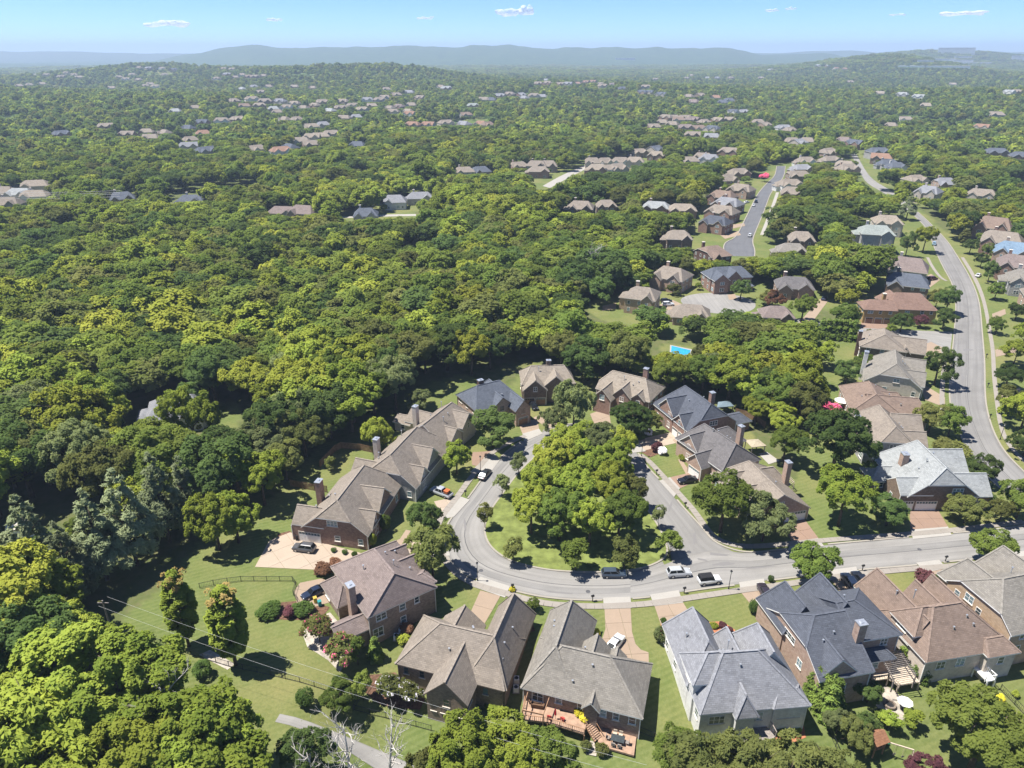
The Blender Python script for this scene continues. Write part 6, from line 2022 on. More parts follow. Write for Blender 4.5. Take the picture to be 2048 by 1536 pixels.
for px, py, h, rr, k, m, lab in (
        (970, 1056, 6.2, 2.0, 'young0', 'olive', 'slim young tree on the left rim of the island'), (1028, 1126, 6.4, 2.4, 'young1', 'olive', 'young tree on the lower left rim of the island'), (1150, 1142, 7.4, 3.2, 'young0', 'maple', 'young tree left of the blue-grey wagon on the island rim'),
        (1248, 1139, 7.8, 3.3, 'young1', 'olive', 'young tree right of the blue-grey wagon on the island rim'), (1338, 1116, 6.4, 2.9, 'young0', 'maple', 'small round tree on the right tip of the island'), (1316, 1056, 6.2, 1.7, 'young1', 'pale', 'thin sparse sapling on the right rim of the island'),
        (1037, 950, 6.5, 2.4, 'young1', 'pale', 'small grey-green tree at the upper left rim of the island'), (1004, 996, 6.2, 2.2, 'young0', 'pale', 'small grey-green tree at the left rim above the slim one'),
        (851, 1078, 9.5, 4.0, 'round0', 'dark', 'round dark green maple beside the red brick house'), (866, 1152, 12.0, 5.6, 'loose0', 'olive', 'large loose olive-green tree at the left bend of the road'), (914, 948, 9.0, 3.5, 'round1', 'lime', 'round bright green street tree beside the black sedan'),
        (985, 893, 11.0, 6.4, 'round2', 'dark', 'broad round maple in front of the dark blue-grey roof'), (756, 908, 11.0, 4.6, 'round0', 'lime', 'tree with orange-tinted crown behind the left back lawn'), (840, 830, 8, 4.2, 'loose1', 'pale', 'pale spreading tree behind the cream gabled house'),
        (662, 942, 4.0, 1.6, 'young0', 'olive', 'tiny tree on the left back lawn'), (1146, 862, 15.5, 5.8, 'loose0', 'pale', 'tall pale weeping tree at the top of the loop'), (1110, 872, 9.0, 3.8, 'loose1', 'pale', 'smaller pale tree left of the tall weeping one'),
        (1262, 872, 9.5, 5.4, 'oak1', 'dark', 'broad dark green tree right of the weeping tree'), (1300, 868, 6.5, 3.2, 'loose1', 'olive', 'small greyish tree beside the broad dark one'),
        (378, 1292, 16.0, 3.2, 'column', 'lime', 'tall narrow maple with orange top, left of the pair on the lawn'), (472, 1330, 16.5, 3.5, 'column', 'lime', 'tall narrow maple with orange top, right of the pair on the lawn'),
        (1440, 1064, 15.5, 6.3, 'round0', 'maple', 'big dark green maple in front of the taupe roof'), (1524, 1082, 11.0, 5.8, 'loose0', 'pale', 'pale drooping tree beside the rose driveway'), (1662, 955, 18.0, 8.2, 'oak1', 'dark', 'very large dark green tree in the middle of the right gardens'),
        (1676, 1052, 13.5, 6.0, 'oak0', 'lime', 'large bright green tree left of the pale-roofed house'), (1772, 1050, 7.0, 4.2, 'round1', 'dark', 'dark green tree at the corner of the rose driveway'), (1928, 1046, 6.5, 4.2, 'loose1', 'olive', 'loose yellowish tree in front of the pale-roofed house'),
        (1998, 1044, 6.0, 3.0, 'loose0', 'olive', 'loose tree at the right street corner'), (2032, 1036, 9.5, 4.2, 'round2', 'maple', 'round green tree at the right edge by the street'), (1958, 966, 8.0, 4.2, 'round0', 'dark', 'dark tree between the pale roof and the long road'),
        (1868, 770, 12.5, 5.2, 'round2', 'dark', 'tall dark street tree beside the brown corner house'), (1856, 866, 9.0, 4.6, 'round1', 'olive', 'olive tree right of the white-chimney house'), (1896, 872, 9.0, 4.4, 'loose1', 'maple', 'dark feathery tree beside the long road'),
        (1620, 1168, 9.5, 4.5, 'round1', 'maple', 'bright green maple behind the charcoal roof'), (1978, 1134, 9.0, 4.4, 'round0', 'maple', 'green street tree behind the tan brick house'), (1936, 1548, 15.0, 7.4, 'oak2', 'maple', 'huge bright maple in the lower right corner'),
        (2050, 1556, 9.0, 4.0, 'loose0', 'rust', 'reddish tree cut by the lower right corner'), (1776, 1458, 3.4, 1.8, 'young1', 'lime', 'small bushy tree above the playset, left'), (1822, 1456, 3.6, 1.7, 'young0', 'lime', 'small bushy tree above the playset, right'),
        (1700, 1495, 5.5, 2.8, 'loose1', 'olive', 'olive tree left of the playset'), (1728, 1470, 4.5, 2.0, 'young1', 'dark', 'small dark tree above the playset roof'), (1672, 1468, 5.0, 2.4, 'loose0', 'pale', 'pale small tree below the clipped evergreens'),
        (1734, 1404, 4.2, 2.2, 'round1', 'dark', 'dense dark bush-like tree at the stone patio'), (1696, 1392, 4.5, 2.0, 'young0', 'dark', 'dark slender tree against the charcoal house wall'),
        (2010, 1455, 4.0, 2.0, 'loose1', 'lime', 'yellowish small tree on the right edge lawn'), (2040, 1520, 4.5, 1.8, 'young0', 'lime', 'thin small tree at the right edge'), (1845, 1580, 6.0, 3.0, 'loose0', 'plum', 'dusky tree cut by the bottom edge below the playset'),
        (686, 1424, 6.0, 2.8, 'round2', 'maple', 'small round tree left of the white myrtles'), (728, 1400, 6.0, 1.9, 'young1', 'maple', 'slim tree with pale trunk beside the round one'), (716, 1330, 6.0, 1.9, 'young0', 'maple', 'slim tree between pink myrtle and evergreen'),
        (1012, 1590, 13, 5.0, 'oak0', 'lime', 'yellow-green tree at the bottom edge left of the deck'), (930, 1610, 15, 5.2, 'oak1', 'lime', 'yellow-green tree at the bottom edge below the stone gable'), (870, 1600, 11, 4.0, 'loose0', 'olive', 'thin olive tree at the bottom edge by the dead trunks'),
        (1085, 1588, 12, 4.6, 'round2', 'maple', 'light green maple at the bottom edge beside the cedar deck'), (965, 1545, 7.5, 2.8, 'loose1', 'olive', 'feathery small tree below the stone gable'), (1400, 1590, 11, 5.4, 'loose0', 'olive', 'olive tree at the bottom edge below the white house'),
        (1480, 1600, 11.5, 5.2, 'loose1', 'olive', 'olive tree below the grey deck'), (1350, 1545, 8.0, 3.8, 'loose1', 'maple', 'loose tree left of the white house corner'), (1560, 1600, 11.5, 4.8, 'loose0', 'olive', 'olive tree below the red mulch bed'), (1640, 1610, 10, 4.4, 'loose1', 'olive', 'olive tree at the bottom edge left of the playset'),
        (620, 1560, 10, 4.0, 'round0', 'dark', 'dark small tree at the bottom edge by the garden path'),
        (1690, 768, 7.5, 4.0, 'round2', 'dark', 'dark tree on the lawn left of the taupe corner roof'), (1724, 745, 7.0, 3.6, 'round0', 'maple', 'green tree touching the brown corner house'), (1702, 652, 7.5, 3.4, 'round1', 'dark', 'round tree left of the three-door garage drive'),
        (1800, 664, 7.5, 4.0, 'round1', 'dark', 'dark tree right of the three-door garage drive'), (1884, 660, 8.5, 4.2, 'round2', 'dark', 'dark tree at the lane corner by the long road'), (1890, 628, 12, 4.8, 'round0', 'dark', 'tall dark tree behind the lane corner one'), (1870, 618, 9, 4.0, 'loose0', 'olive', 'olive tree beside the golden brick house'),
        (1840, 655, 5, 2.6, 'loose1', 'plum', 'brownish small tree by the golden brick wall'), (1845, 505, 14, 5.4, 'oak0', 'yellow', 'yellow-green tree beside the green-grey roof'), (1810, 515, 13, 4.4, 'round2', 'dark', 'dark tall tree next to the yellow-green one'),
        (1990, 650, 3.8, 2.0, 'round0', 'maple', 'small lollipop tree on the right lawn'), (1988, 600, 8, 3.4, 'round1', 'maple', 'tree left of the taupe roofs across the long road'), (1975, 565, 10, 3.6, 'round2', 'dark', 'tall dark tree across the long road'), (1938, 508, 8, 4.0, 'round1', 'dark', 'round dark tree at the upper road bend'), (1925, 492, 9, 3.0, 'column', 'olive', 'slender olive tree at the upper road bend'),
        (1345, 590, 5.0, 3.2, 'round2', 'olive', 'round olive tree left of the turning circle'), (1396, 580, 3.6, 1.8, 'round0', 'lime', 'small bright bush tree at the blue-grey gabled house'), (1480, 600, 9, 4.2, 'round1', 'dark', 'dark tree right of the blue-grey gabled house'),
        (1602, 645, 11, 5.2, 'oak2', 'maple', 'broad green tree hiding the grey hip roof'), (1548, 620, 8, 4.4, 'loose0', 'rust', 'rust-coloured tree right of the turning circle'), (1535, 612, 7, 4.0, 'round0', 'olive', 'yellowish tree beside the rust-coloured one'),
        (2010, 776, 8, 4.4, 'round1', 'dark', 'dark tree right of the long road, upper of a row'), (2026, 732, 9, 5.0, 'loose1', 'lime', 'yellow-green tree right of the long road above the dark one'), (2015, 828, 8.5, 4.6, 'loose0', 'olive', 'loose tree right of the long road below the dark one'),
        (2040, 862, 11, 5.4, 'round2', 'lime', 'yellowish tree at the right edge beside the long road'), (2046, 912, 8, 4.0, 'round0', 'dark', 'dark tree at the right edge below the yellowish one'), (2044, 690, 9, 4.2, 'loose0', 'lime', 'yellow-green tree at the right edge by the dark roof'), (1960, 535, 7, 3.2, 'round2', 'dark', 'dark tree in front of the blue roof'), (1972, 520, 9, 3.6, 'round0', 'maple', 'green tree left of the blue roof'),
        (1905, 455, 9, 4.2, 'oak0', 'dark', 'dark tree near the top of the long road, right side'), (1990, 668, 6, 3.0, 'loose1', 'maple', 'small green tree on the right verge above the mailboxes'), (2030, 640, 7, 3.4, 'round1', 'dark', 'dark tree in front of the dark edge roof'),
        (1780, 668, 4, 2.0, 'round1', 'maple', 'small tree at the side lane below the golden house'), (1730, 690, 6, 3.2, 'loose0', 'olive', 'olive tree behind the evergreen row'), (1640, 735, 9, 4.6, 'oak1', 'lime', 'light green tree at the left of the striped lawn'), (1620, 800, 8.5, 4.4, 'loose0', 'lime', 'drooping light green tree below the striped lawn'),
        (1398, 724, 6.5, 3.2, 'round0', 'olive', 'olive tree right of the swimming pool'), (1336, 738, 6.0, 2.8, 'round1', 'dark', 'dark tree below the swimming pool'), (1560, 870, 9, 4.6, 'oak2', 'lime', 'light green tree behind the tan pavilion'), (1510, 850, 9, 4.4, 'oak0', 'lime', 'light green tree behind the blue-grey pavilion'), (1540, 800, 11, 5.0, 'oak1', 'dark', 'dark green tree behind the light green pair')):
    o = tp(px, py, h, rr, k, m, lab)
    if k == 'column' and 'orange top' in lab:
        tops = leaf_cloud('turning_leaves', [(*np.random.RandomState(i).uniform(-1.5, 1.5, 2), 12.9 + (i % 6) * .42, .5) for i in range(16)], 36, .17, 77, (0, 0, 11), LEAF['orange'], jit=.5)
        ob('turning_leaves', tops, o)
GP = 'big pines beside the left lawn'
for px, py, h, rr, k in ((215, 1160, 20, 5.6, 'pine0'), (275, 1130, 22, 5.8, 'pine1'), (340, 1085, 21, 5.2, 'pine0'), (95, 1190, 22, 5.4, 'pine1'), (160, 1210, 18, 4.8, 'pine0'), (385, 1050, 17, 4.4, 'pine1')):
    tp(px, py, h, rr, k, 'pine', 'blue-green pine in the stand left of the back lawn', GP)
tp(1812, 440, 16, 5.2, 'pine0', 'pine', 'blue-green pine at the top of the long road')
tp(478, 1085, 12, 5.0, 'oak2', 'lime', 'yellow-green tree shading the lawn above the cream driveway')
tp(530, 1010, 13, 5.4, 'oak0', 'lime', 'yellow-green tree behind the red brick house')
tp(440, 1100, 13, 5.2, 'oak1', 'lime', 'leaning yellow-green tree with pale trunk on the lawn edge')
tp(575, 960, 11, 4.8, 'round1', 'olive', 'greyish tree by the board fence')
tp(395, 905, 19, 7.0, 'oak2', 'lime', 'tall yellow-green tree over the hidden garden lawn')
# shrubs and hedges
for px, py, h, rr, k, m, lab, grp in (
        (408, 1354, 3.2, 1.8, 'ball', 'box', 'clipped dark ball shrub below the left lawn fence, middle of three', None), (612, 1408, 3.3, 1.8, 'ball', 'box', 'clipped dark ball shrub below the left lawn fence, right of three', None), (312, 1322, 3.6, 2.1, 'ball', 'box', 'clipped dark ball shrub below the left lawn fence, left of three', None),
        (540, 1228, 2.0, 2.6, 'shrub', 'box', 'wide clipped hedge shrub left of the rounded pad', None), (581, 1230, 2.0, 1.6, 'shrub', 'plum', 'dark reddish shrub between two clipped hedges', None), (608, 1226, 2.2, 2.3, 'shrub', 'box', 'clipped hedge shrub nearest the bins', None),
        (648, 1146, 2.4, 2.2, 'shrub', 'rust', 'brownish bush above the mauve roof', None), (672, 1132, 1.8, 1.6, 'shrub', 'rust', 'small brownish bush beside the cream driveway', None), (814, 1265, 2.4, 1.6, 'shrub', 'rust', 'rust-tinted bush by the mauve house wall', None), (806, 1284, 1.8, 1.4, 'shrub', 'lime', 'light green bush below the rust-tinted one', None),
        (744, 1093, 3.6, 1.2, 'ball', 'lime', 'tall clipped shrub at the red brick corner', None), (772, 1062, 4.6, 1.4, 'ball', 'maple', 'tall shrub on the red brick front', None), (668, 1103, 1.0, .7, 'ball', 'box', 'little round box shrub under the red brick wall, left', None), (690, 1107, 1.0, .75, 'ball', 'box', 'little round box shrub under the red brick wall, middle', None), (709, 1112, 1.0, .75, 'ball', 'box', 'little round box shrub under the red brick wall, right', None),
        (752, 1318, 4.4, 1.15, 'cypress', 'cypress', 'pointed evergreen beside the mauve-roofed house', None), (1068, 1222, 3.2, 1.2, 'round0', 'maple', 'small lawn tree beside the long taupe gable', None), (1025, 1182, 1.0, .8, 'shrub', 'lemon', 'bright yellow shrub at the mailbox', None), (1192, 1270, 1.3, 1.0, 'shrub', 'lemon', 'bright yellow shrub beside the grey-brown gable', None), (1320, 1285, 3.6, 1.6, 'ball', 'pale', 'leafy round shrub at the white house corner', None),
        (1326, 1246, 1.2, .7, 'ball', 'box', 'tiny round shrub at the tan driveway edge', None), (1508, 1225, 3.2, 1.4, 'ball', 'box', 'dark round shrub on the lawn left of the charcoal roof', None), (1541, 1163, 1.6, .7, 'ball', 'box', 'small round shrub on the street verge', None), (1428, 1255, 1.0, .9, 'shrub', 'lime', 'green shrub in the red mulch bed', None), (1445, 1254, 1.1, .9, 'shrub', 'plum', 'purple shrub in the red mulch bed', None), (1456, 1262, 1.0, .8, 'shrub', 'plum', 'low purple shrub in the red mulch bed', None),
        (1562, 1466, 1.2, 1.5, 'shrub', 'lime', 'bright hosta clump in the rear red bed', None), (1590, 1462, 1.0, 1.1, 'shrub', 'lime', 'smaller hosta clump in the rear red bed', None), (992, 1420, 1.0, 2.0, 'shrub', 'lime', 'bright leafy clump beside the stone gable', None), (828, 1282, 1.4, 1.2, 'shrub', 'lime', 'low bush in the gap between mauve and taupe roofs', None),
        (1810, 1322, 4.6, 1.3, 'cypress', 'cypress', 'pointed evergreen beside the pergola, left of three', None), (1826, 1336, 4.4, 1.3, 'cypress', 'cypress', 'pointed evergreen beside the pergola, middle of three', None), (1838, 1354, 4.6, 1.4, 'cypress', 'cypress', 'pointed evergreen beside the pergola, right of three', None),
        (1846, 1168, 3.6, 2.2, 'shrub', 'plum', 'purple smoke bush beside the pale driveway', None), (1872, 1164, 1.6, 1.0, 'ball', 'box', 'small round shrub right of the purple bush', None), (1312, 902, 2.6, 1.7, 'shrub', 'plum', 'dark red bush at the cream driveway', None), (1324, 908, 2.2, 1.5, 'shrub', 'white', 'white flowering bush at the cream driveway', None), (1362, 905, 2.4, 1.6, 'shrub', 'plum', 'dark red bush at the pink brick wall', None),
        (1366, 920, 1.6, 1.3, 'shrub', 'lime', 'bright bush below the dark red one at the wall', None), (1296, 870, 1.8, 1.4, 'shrub', 'white', 'pale flowering bush on the lawn by the red brick house', None), (1276, 876, 1.2, 2.4, 'shrub', 'dark', 'low dark hedge under the broad tree', None), (1846, 1000, 2.0, 1.6, 'cypress', 'cypress', 'pointed evergreen at the white garage corner', None),
        (1834, 1010, 3.2, 1.2, 'cypress', 'cypress', 'pointed evergreen left of the white garage corner', None), (1890, 900, 3.2, 3.8, 'shrub', 'olive', 'spreading shrub mass above the pale roof, left', None), (1915, 912, 3.4, 3.8, 'shrub', 'olive', 'spreading shrub mass above the pale roof, right', None), (1740, 942, 1.3, 2.6, 'shrub', 'maple', 'low hedge behind the pale roof porch', None),
        (1972, 1010, 3.4, 2.0, 'shrub', 'dark', 'dark shrub at the pale roof corner', None), (1440, 578, 1.8, 1.4, 'shrub', 'dark', 'dark shrub at the blue-grey gabled house', None), (2000, 1400, 1.0, .9, 'shrub', 'lemon', 'yellow shrub on the right edge lawn', None), (2030, 1392, 1.0, .8, 'shrub', 'lime', 'light green shrub on the right edge lawn', None),
        (1085, 1355, .8, .5, 'shrub', 'lime', 'potted fern at the deck corner', None), (1158, 1430, 1.2, .9, 'shrub', 'lemon', 'yellow-green potted bush on the cedar deck', None), (1168, 1440, 1.0, .9, 'shrub', 'lemon', 'second yellow-green potted bush on the cedar deck', None), (1172, 1500, 1.8, 1.0, 'shrub', 'olive', 'grassy bush left of the stone steps', None), (1204, 1508, 2.0, 1.2, 'shrub', 'olive', 'grassy bush right of the stone steps', None),
        (1760, 1432, 1.3, 1.1, 'shrub', 'maple', 'low shrub at the stone patio edge', None), (1660, 1420, 1.6, 1.2, 'shrub', 'maple', 'low shrub under the clipped evergreens', None)):
    z = None
    if 'cedar deck' in lab or 'deck corner' in lab:
        q = AT(px, py, -.25)
        tree(q.x, q.y, h, rr, k, m, lab, grp, name='potted_plant', cat='plant', z=-.25)
        continue
    tp(px, py, h, rr, k, m, lab, grp, name='shrub' if k != 'cypress' else 'evergreen', cat='shrub')
for i, (px, py) in enumerate(((1622, 1400), (1633, 1412), (1645, 1424), (1656, 1438), (1636, 1396), (1650, 1408), (1664, 1424))):
    tp(px, py, 6.4, 1.5, 'cypress', 'cypress', 'clipped evergreen in the tall hedge beside the white house', 'tall evergreen hedge beside the white house', name='evergreen', cat='shrub')
for i in range(7):
    tp(1641 + i * 10.5, 676 + i * .6, 6.5, 2.0, 'cypress', 'cypress', 'pointed evergreen in the row beside the side lane', 'evergreen row beside the side lane', name='evergreen', cat='tree')
for px, py, h, rr, bl, lab in ((640, 1285, 5.6, 2.9, 'pink', 'pink-tinged crape myrtle on the stone bed, upper'), (690, 1330, 6.0, 3.1, 'pink', 'pink-tinged crape myrtle on the stone bed, lower'), (782, 1400, 5.2, 2.5, 'white', 'white-flowering myrtle, left of the pair'), (822, 1410, 4.8, 2.2, 'white', 'white-flowering myrtle, right of the pair'),
                               (1650, 842, 5.6, 4.6, 'pink', 'broad pink blossoming tree beside the red-brown deck'), (1990, 598, 5.0, 2.6, 'pink', 'bright pink blossoming tree on the right lawn'), (1528, 364, 7, 4.0, 'pink', 'pink blossoming tree up the dark street')):
    o = tp(px, py, h, rr, 'myrtle', 'olive' if 'tinged' in lab or bl == 'white' else 'pink', lab, bloom=bl)

# bleached dead trees
def dead_tree(p, h, seed, label, lean=(0, 0)):
    rnd = random.Random(seed)
    root = tag(empty('dead_tree', p), label, 'tree')
    pts = [(0, 0, -.3), (lean[0] * .3, lean[1] * .3, h * .35), (lean[0] * .7, lean[1] * .7, h * .7), (lean[0], lean[1], h)]
    MB().tube(pts, [.26, .22, .15, .04], 7).build('trunk', M_DEAD, root, smooth_=True)

    def limb(mb, a, d, L, r, depth):
        q = [a]
        dd = d.copy()
        for i in range(4):
            dd = (dd + Vector((rnd.uniform(-.5, .5), rnd.uniform(-.5, .5), rnd.uniform(-.15, .35)))).normalized()
            q.append(q[-1] + dd * L / 4)
        mb.tube(q, [r * (1 - .2 * i) for i in range(5)], 5)
        if depth > 0:
            for k in range(3):
                e = (dd + Vector((rnd.uniform(-1, 1), rnd.uniform(-1, 1), rnd.uniform(-.2, .6)))).normalized()
                limb(mb, q[1 + k], e, L * .6, r * .5, depth - 1)
    for i in range(12):
        t = rnd.uniform(.3, .98)
        z = h * t
        a = Vector((lean[0] * t, lean[1] * t, z))
        an = rnd.uniform(0, 6.28)
        mb = MB()
        limb(mb, a, Vector((math.cos(an), math.sin(an), .5)).normalized(), h * rnd.uniform(.2, .36), .11, 2)
        mb.build('branch', M_DEAD, root, smooth_=True)


p = G(706, 1585)
dead_tree(p, 13.5, 3, 'bleached dead tree at the bottom edge, left of two')
p = G(778, 1580)
dead_tree(p, 12.5, 8, 'bleached dead tree at the bottom edge, right of two', (1.2, .6))
p = G(640, 1600)
dead_tree(p, 9.0, 14, 'low bleached dead branches in the bottom dark trees', (-.8, .3))
p = G(350, 1520)
dead_tree(p, 13.0, 21, 'bare grey tree among the lower left crowns', (.8, .8))
p = G(1185, 575)
dead_tree(p, 17.0, 33, 'bare grey tree in the wood left of the tan box house', (.5, .3))


# ------------------------------------------------------------------ woods
def wood_points():
    rs = np.random.RandomState(4)
    out = []
    for (r0, r1, sp) in ((70, 420, 7.6), (420, 900, 9.4), (900, 1900, 12.0), (1900, 3300, 17.0), (3300, 5600, 29.0)):
        xs = np.arange(-r1, r1, sp)
        ys = np.arange(-20, r1 + sp, sp * .87)
        X, Y = np.meshgrid(xs, ys)
        X = X + (np.arange(X.shape[0]) % 2)[:, None] * sp / 2
        X = X + rs.uniform(-.42, .42, X.shape) * sp
        Y = Y + rs.uniform(-.42, .42, Y.shape) * sp
        X, Y = X.ravel(), Y.ravel()
        R = np.hypot(X, Y)
        A = np.degrees(np.arctan2(X, Y))
        k = (R >= r0) & (R < r1) & (np.abs(A) < 41 + 900 / np.maximum(R, 60)) & (Y > 45)
        out.append(np.stack([X[k], Y[k], np.full(k.sum(), sp)], 1))
    P = np.concatenate(out)
    return P, rs


FAR_PX = []     # filled below: far houses (px, py)
FAR_PX = [
    # far left rise
    (133, 148, 'taupe'), (149, 151, 'beige'), (123, 155, 'taupe'), (159, 156, 'beige'), (279, 136, 'taupe'), (299, 138, 'grey'), (325, 138, 'beige'), (349, 141, 'slate'), (239, 155, 'taupe'), (252, 160, 'beige'), (279, 161, 'taupe'),
    (302, 170, 'taupe'), (312, 176, 'beige'), (292, 173, 'taupe'), (226, 178, 'taupe'), (40, 173, 'beige'), (60, 171, 'taupe'), (86, 169, 'beige'), (330, 150, 'taupe'), (265, 150, 'beige'), (95, 152, 'taupe'), (70, 150, 'taupe'),
    # below the wooded hill
    (435, 160, 'taupe'), (455, 151, 'grey'), (471, 156, 'taupe'), (485, 151, 'taupe'), (498, 156, 'brown'), (511, 156, 'taupe'), (528, 153, 'taupe'), (448, 138, 'beige'), (465, 140, 'beige'), (398, 131, 'taupe'), (382, 130, 'beige'),
    (485, 180, 'pale'), (508, 175, 'grey'), (538, 175, 'taupe'), (521, 188, 'taupe'), (591, 176, 'taupe'), (627, 178, 'taupe'), (468, 206, 'taupe'), (491, 216, 'brown'), (505, 204, 'taupe'), (531, 209, 'taupe'), (548, 221, 'pale'), (574, 219, 'taupe'), (561, 209, 'grey'),
    (631, 216, 'beige'), (661, 226, 'pale'), (608, 219, 'taupe'), (352, 226, 'pale'), (392, 219, 'taupe'), (520, 216, 'beige'), (645, 210, 'taupe'), (590, 212, 'beige'), (555, 228, 'taupe'), (680, 220, 'taupe'), (705, 215, 'taupe'), (725, 224, 'beige'),
    # left middle streets
    (445, 248, 'taupe'), (475, 244, 'beige'), (405, 251, 'slate'), (378, 261, 'slate'), (594, 243, 'taupe'), (571, 243, 'taupe'), (647, 254, 'grey'), (624, 259, 'beige'), (212, 259, 'beige'), (126, 276, 'slate'), (256, 276, 'taupe'), (295, 269, 'beige'), (305, 282, 'taupe'), (332, 271, 'taupe'), (382, 286, 'taupe'),
    (408, 272, 'rust'), (378, 301, 'grey'), (412, 311, 'slate'), (515, 306, 'taupe'), (581, 302, 'slate'), (564, 312, 'rust'), (604, 289, 'taupe'), (624, 282, 'beige'), (644, 279, 'beige'), (664, 276, 'taupe'), (624, 296, 'taupe'),
    (73, 382, 'beige'), (73, 402, 'beige'), (7, 395, 'taupe'), (40, 399, 'pale'), (17, 419, 'taupe'), (252, 409, 'slate'), (382, 410, 'slate'), (564, 435, 'mauve'), (607, 437, 'mauve'),
    # centre
    (690, 241, 'taupe'), (713, 238, 'grey'), (687, 209, 'taupe'), (780, 219, 'taupe'), (799, 218, 'mauve'), (823, 214, 'taupe'), (786, 229, 'taupe'), (816, 226, 'beige'), (819, 233, 'rust'), (773, 181, 'taupe'), (793, 193, 'taupe'), (819, 188, 'grey'), (892, 180, 'pale'), (882, 176, 'taupe'),
    (760, 205, 'taupe'), (745, 215, 'beige'), (770, 200, 'taupe'), (735, 205, 'grey'), (840, 200, 'taupe'), (826, 257, 'rust'), (856, 256, 'rust'), (892, 253, 'taupe'), (929, 254, 'grey'), (962, 252, 'rust'), (975, 254, 'brown'), (932, 234, 'brown'), (946, 216, 'greengrey'), (969, 203, 'taupe'), (982, 203, 'slate'), (999, 196, 'grey'), (1019, 193, 'taupe'),
    (1048, 199, 'grey'), (1042, 193, 'grey'), (1068, 196, 'taupe'), (1085, 196, 'grey'), (1092, 161, 'pale'), (1095, 170, 'taupe'), (1075, 170, 'taupe'), (1121, 171, 'taupe'), (1135, 171, 'grey'), (1155, 168, 'rust'), (1171, 166, 'rust'), (1185, 165, 'rust'), (1201, 170, 'taupe'), (1224, 170, 'mauve'), (1205, 176, 'taupe'), (1244, 180, 'slate'), (1291, 178, 'taupe'),
    (1284, 189, 'slate'), (1297, 189, 'slate'), (1321, 193, 'slate'), (1311, 160, 'taupe'), (1331, 241, 'taupe'), (1347, 239, 'taupe'), (1324, 249, 'taupe'), (1344, 253, 'taupe'), (1307, 259, 'taupe'), (1357, 244, 'brown'), (716, 297, 'slate'), (932, 354, 'taupe'), (969, 352, 'slate'),
    (1042, 339, 'taupe'), (1068, 340, 'taupe'), (1095, 340, 'taupe'), (1075, 352, 'taupe'), (1185, 332, 'taupe'), (1211, 332, 'taupe'), (1238, 331, 'taupe'), (1264, 331, 'beige'), (1191, 346, 'beige'), (1218, 346, 'taupe'), (1241, 346, 'taupe'), (1281, 312, 'taupe'), (1307, 316, 'beige'), (1311, 307, 'slate'), (839, 405, 'grey'), (736, 445, 'slate'), (793, 414, 'grey'),
    # right
    (1373, 157, 'beige'), (1383, 151, 'taupe'), (1414, 156, 'pale'), (1434, 157, 'grey'), (1461, 157, 'taupe'), (1521, 157, 'beige'), (1377, 196, 'taupe'), (1400, 194, 'taupe'), (1431, 198, 'rust'), (1444, 208, 'slate'), (1457, 204, 'slate'), (1387, 208, 'mauve'), (1464, 228, 'slate'), (1484, 228, 'grey'), (1367, 241, 'taupe'), (1383, 245, 'mauve'),
    (1407, 248, 'taupe'), (1434, 246, 'beige'), (1457, 245, 'beige'), (1370, 262, 'mauve'), (1397, 262, 'brown'), (1424, 265, 'slate'), (1515, 248, 'taupe'), (1528, 255, 'taupe'), (1565, 263, 'grey'), (1578, 265, 'taupe'), (1424, 280, 'grey'), (1383, 277, 'taupe'), (1635, 132, 'pale'), (1656, 132, 'pale'), (1672, 137, 'rust'), (1689, 138, 'rust'), (1595, 292, 'grey'),
    (1612, 288, 'taupe'), (1582, 288, 'taupe'), (1686, 287, 'mauve'), (1706, 295, 'slate'), (1652, 315, 'taupe'), (1662, 329, 'taupe'), (1679, 339, 'beige'), (1696, 346, 'taupe'), (1753, 314, 'slate'), (1760, 324, 'rust'), (1773, 335, 'slate'), (1793, 342, 'slate'), (1609, 329, 'taupe'), (1605, 346, 'grey'), (1592, 362, 'taupe'), (1578, 379, 'taupe'), (1575, 396, 'taupe'),
    (1397, 319, 'taupe'), (1380, 329, 'taupe'), (1410, 325, 'grey'), (1457, 314, 'taupe'), (1478, 356, 'taupe'), (1461, 372, 'taupe'), (1988, 315, 'slate'), (2039, 322, 'slate'), (1834, 369, 'taupe'), (1887, 379, 'grey'), (1803, 194, 'pale'), (1834, 198, 'pale'), (2015, 189, 'pale'), (2028, 188, 'taupe'), (1810, 243, 'taupe'),
    (1760, 190, 'beige'), (1700, 165, 'beige'), (1540, 140, 'pale'), (1960, 260, 'rust'), (1780, 255, 'taupe'), (1850, 215, 'beige'), (1990, 235, 'taupe'), (1905, 170, 'beige'),
]


def region(px, py):
    if py < 200 and px < 420:
        return 'on the far left rise'
    if py < 240 and px < 740:
        return 'below the far wooded hill'
    if px < 740:
        return 'in the left middle woods'
    if py < 205 and px < 1340:
        return 'far off at the centre'
    if px < 1340:
        return 'in the centre woods'
    if py < 215:
        return 'far off on the right'
    if py < 300:
        return 'in the right middle streets'
    return 'beyond the long road and dark street'


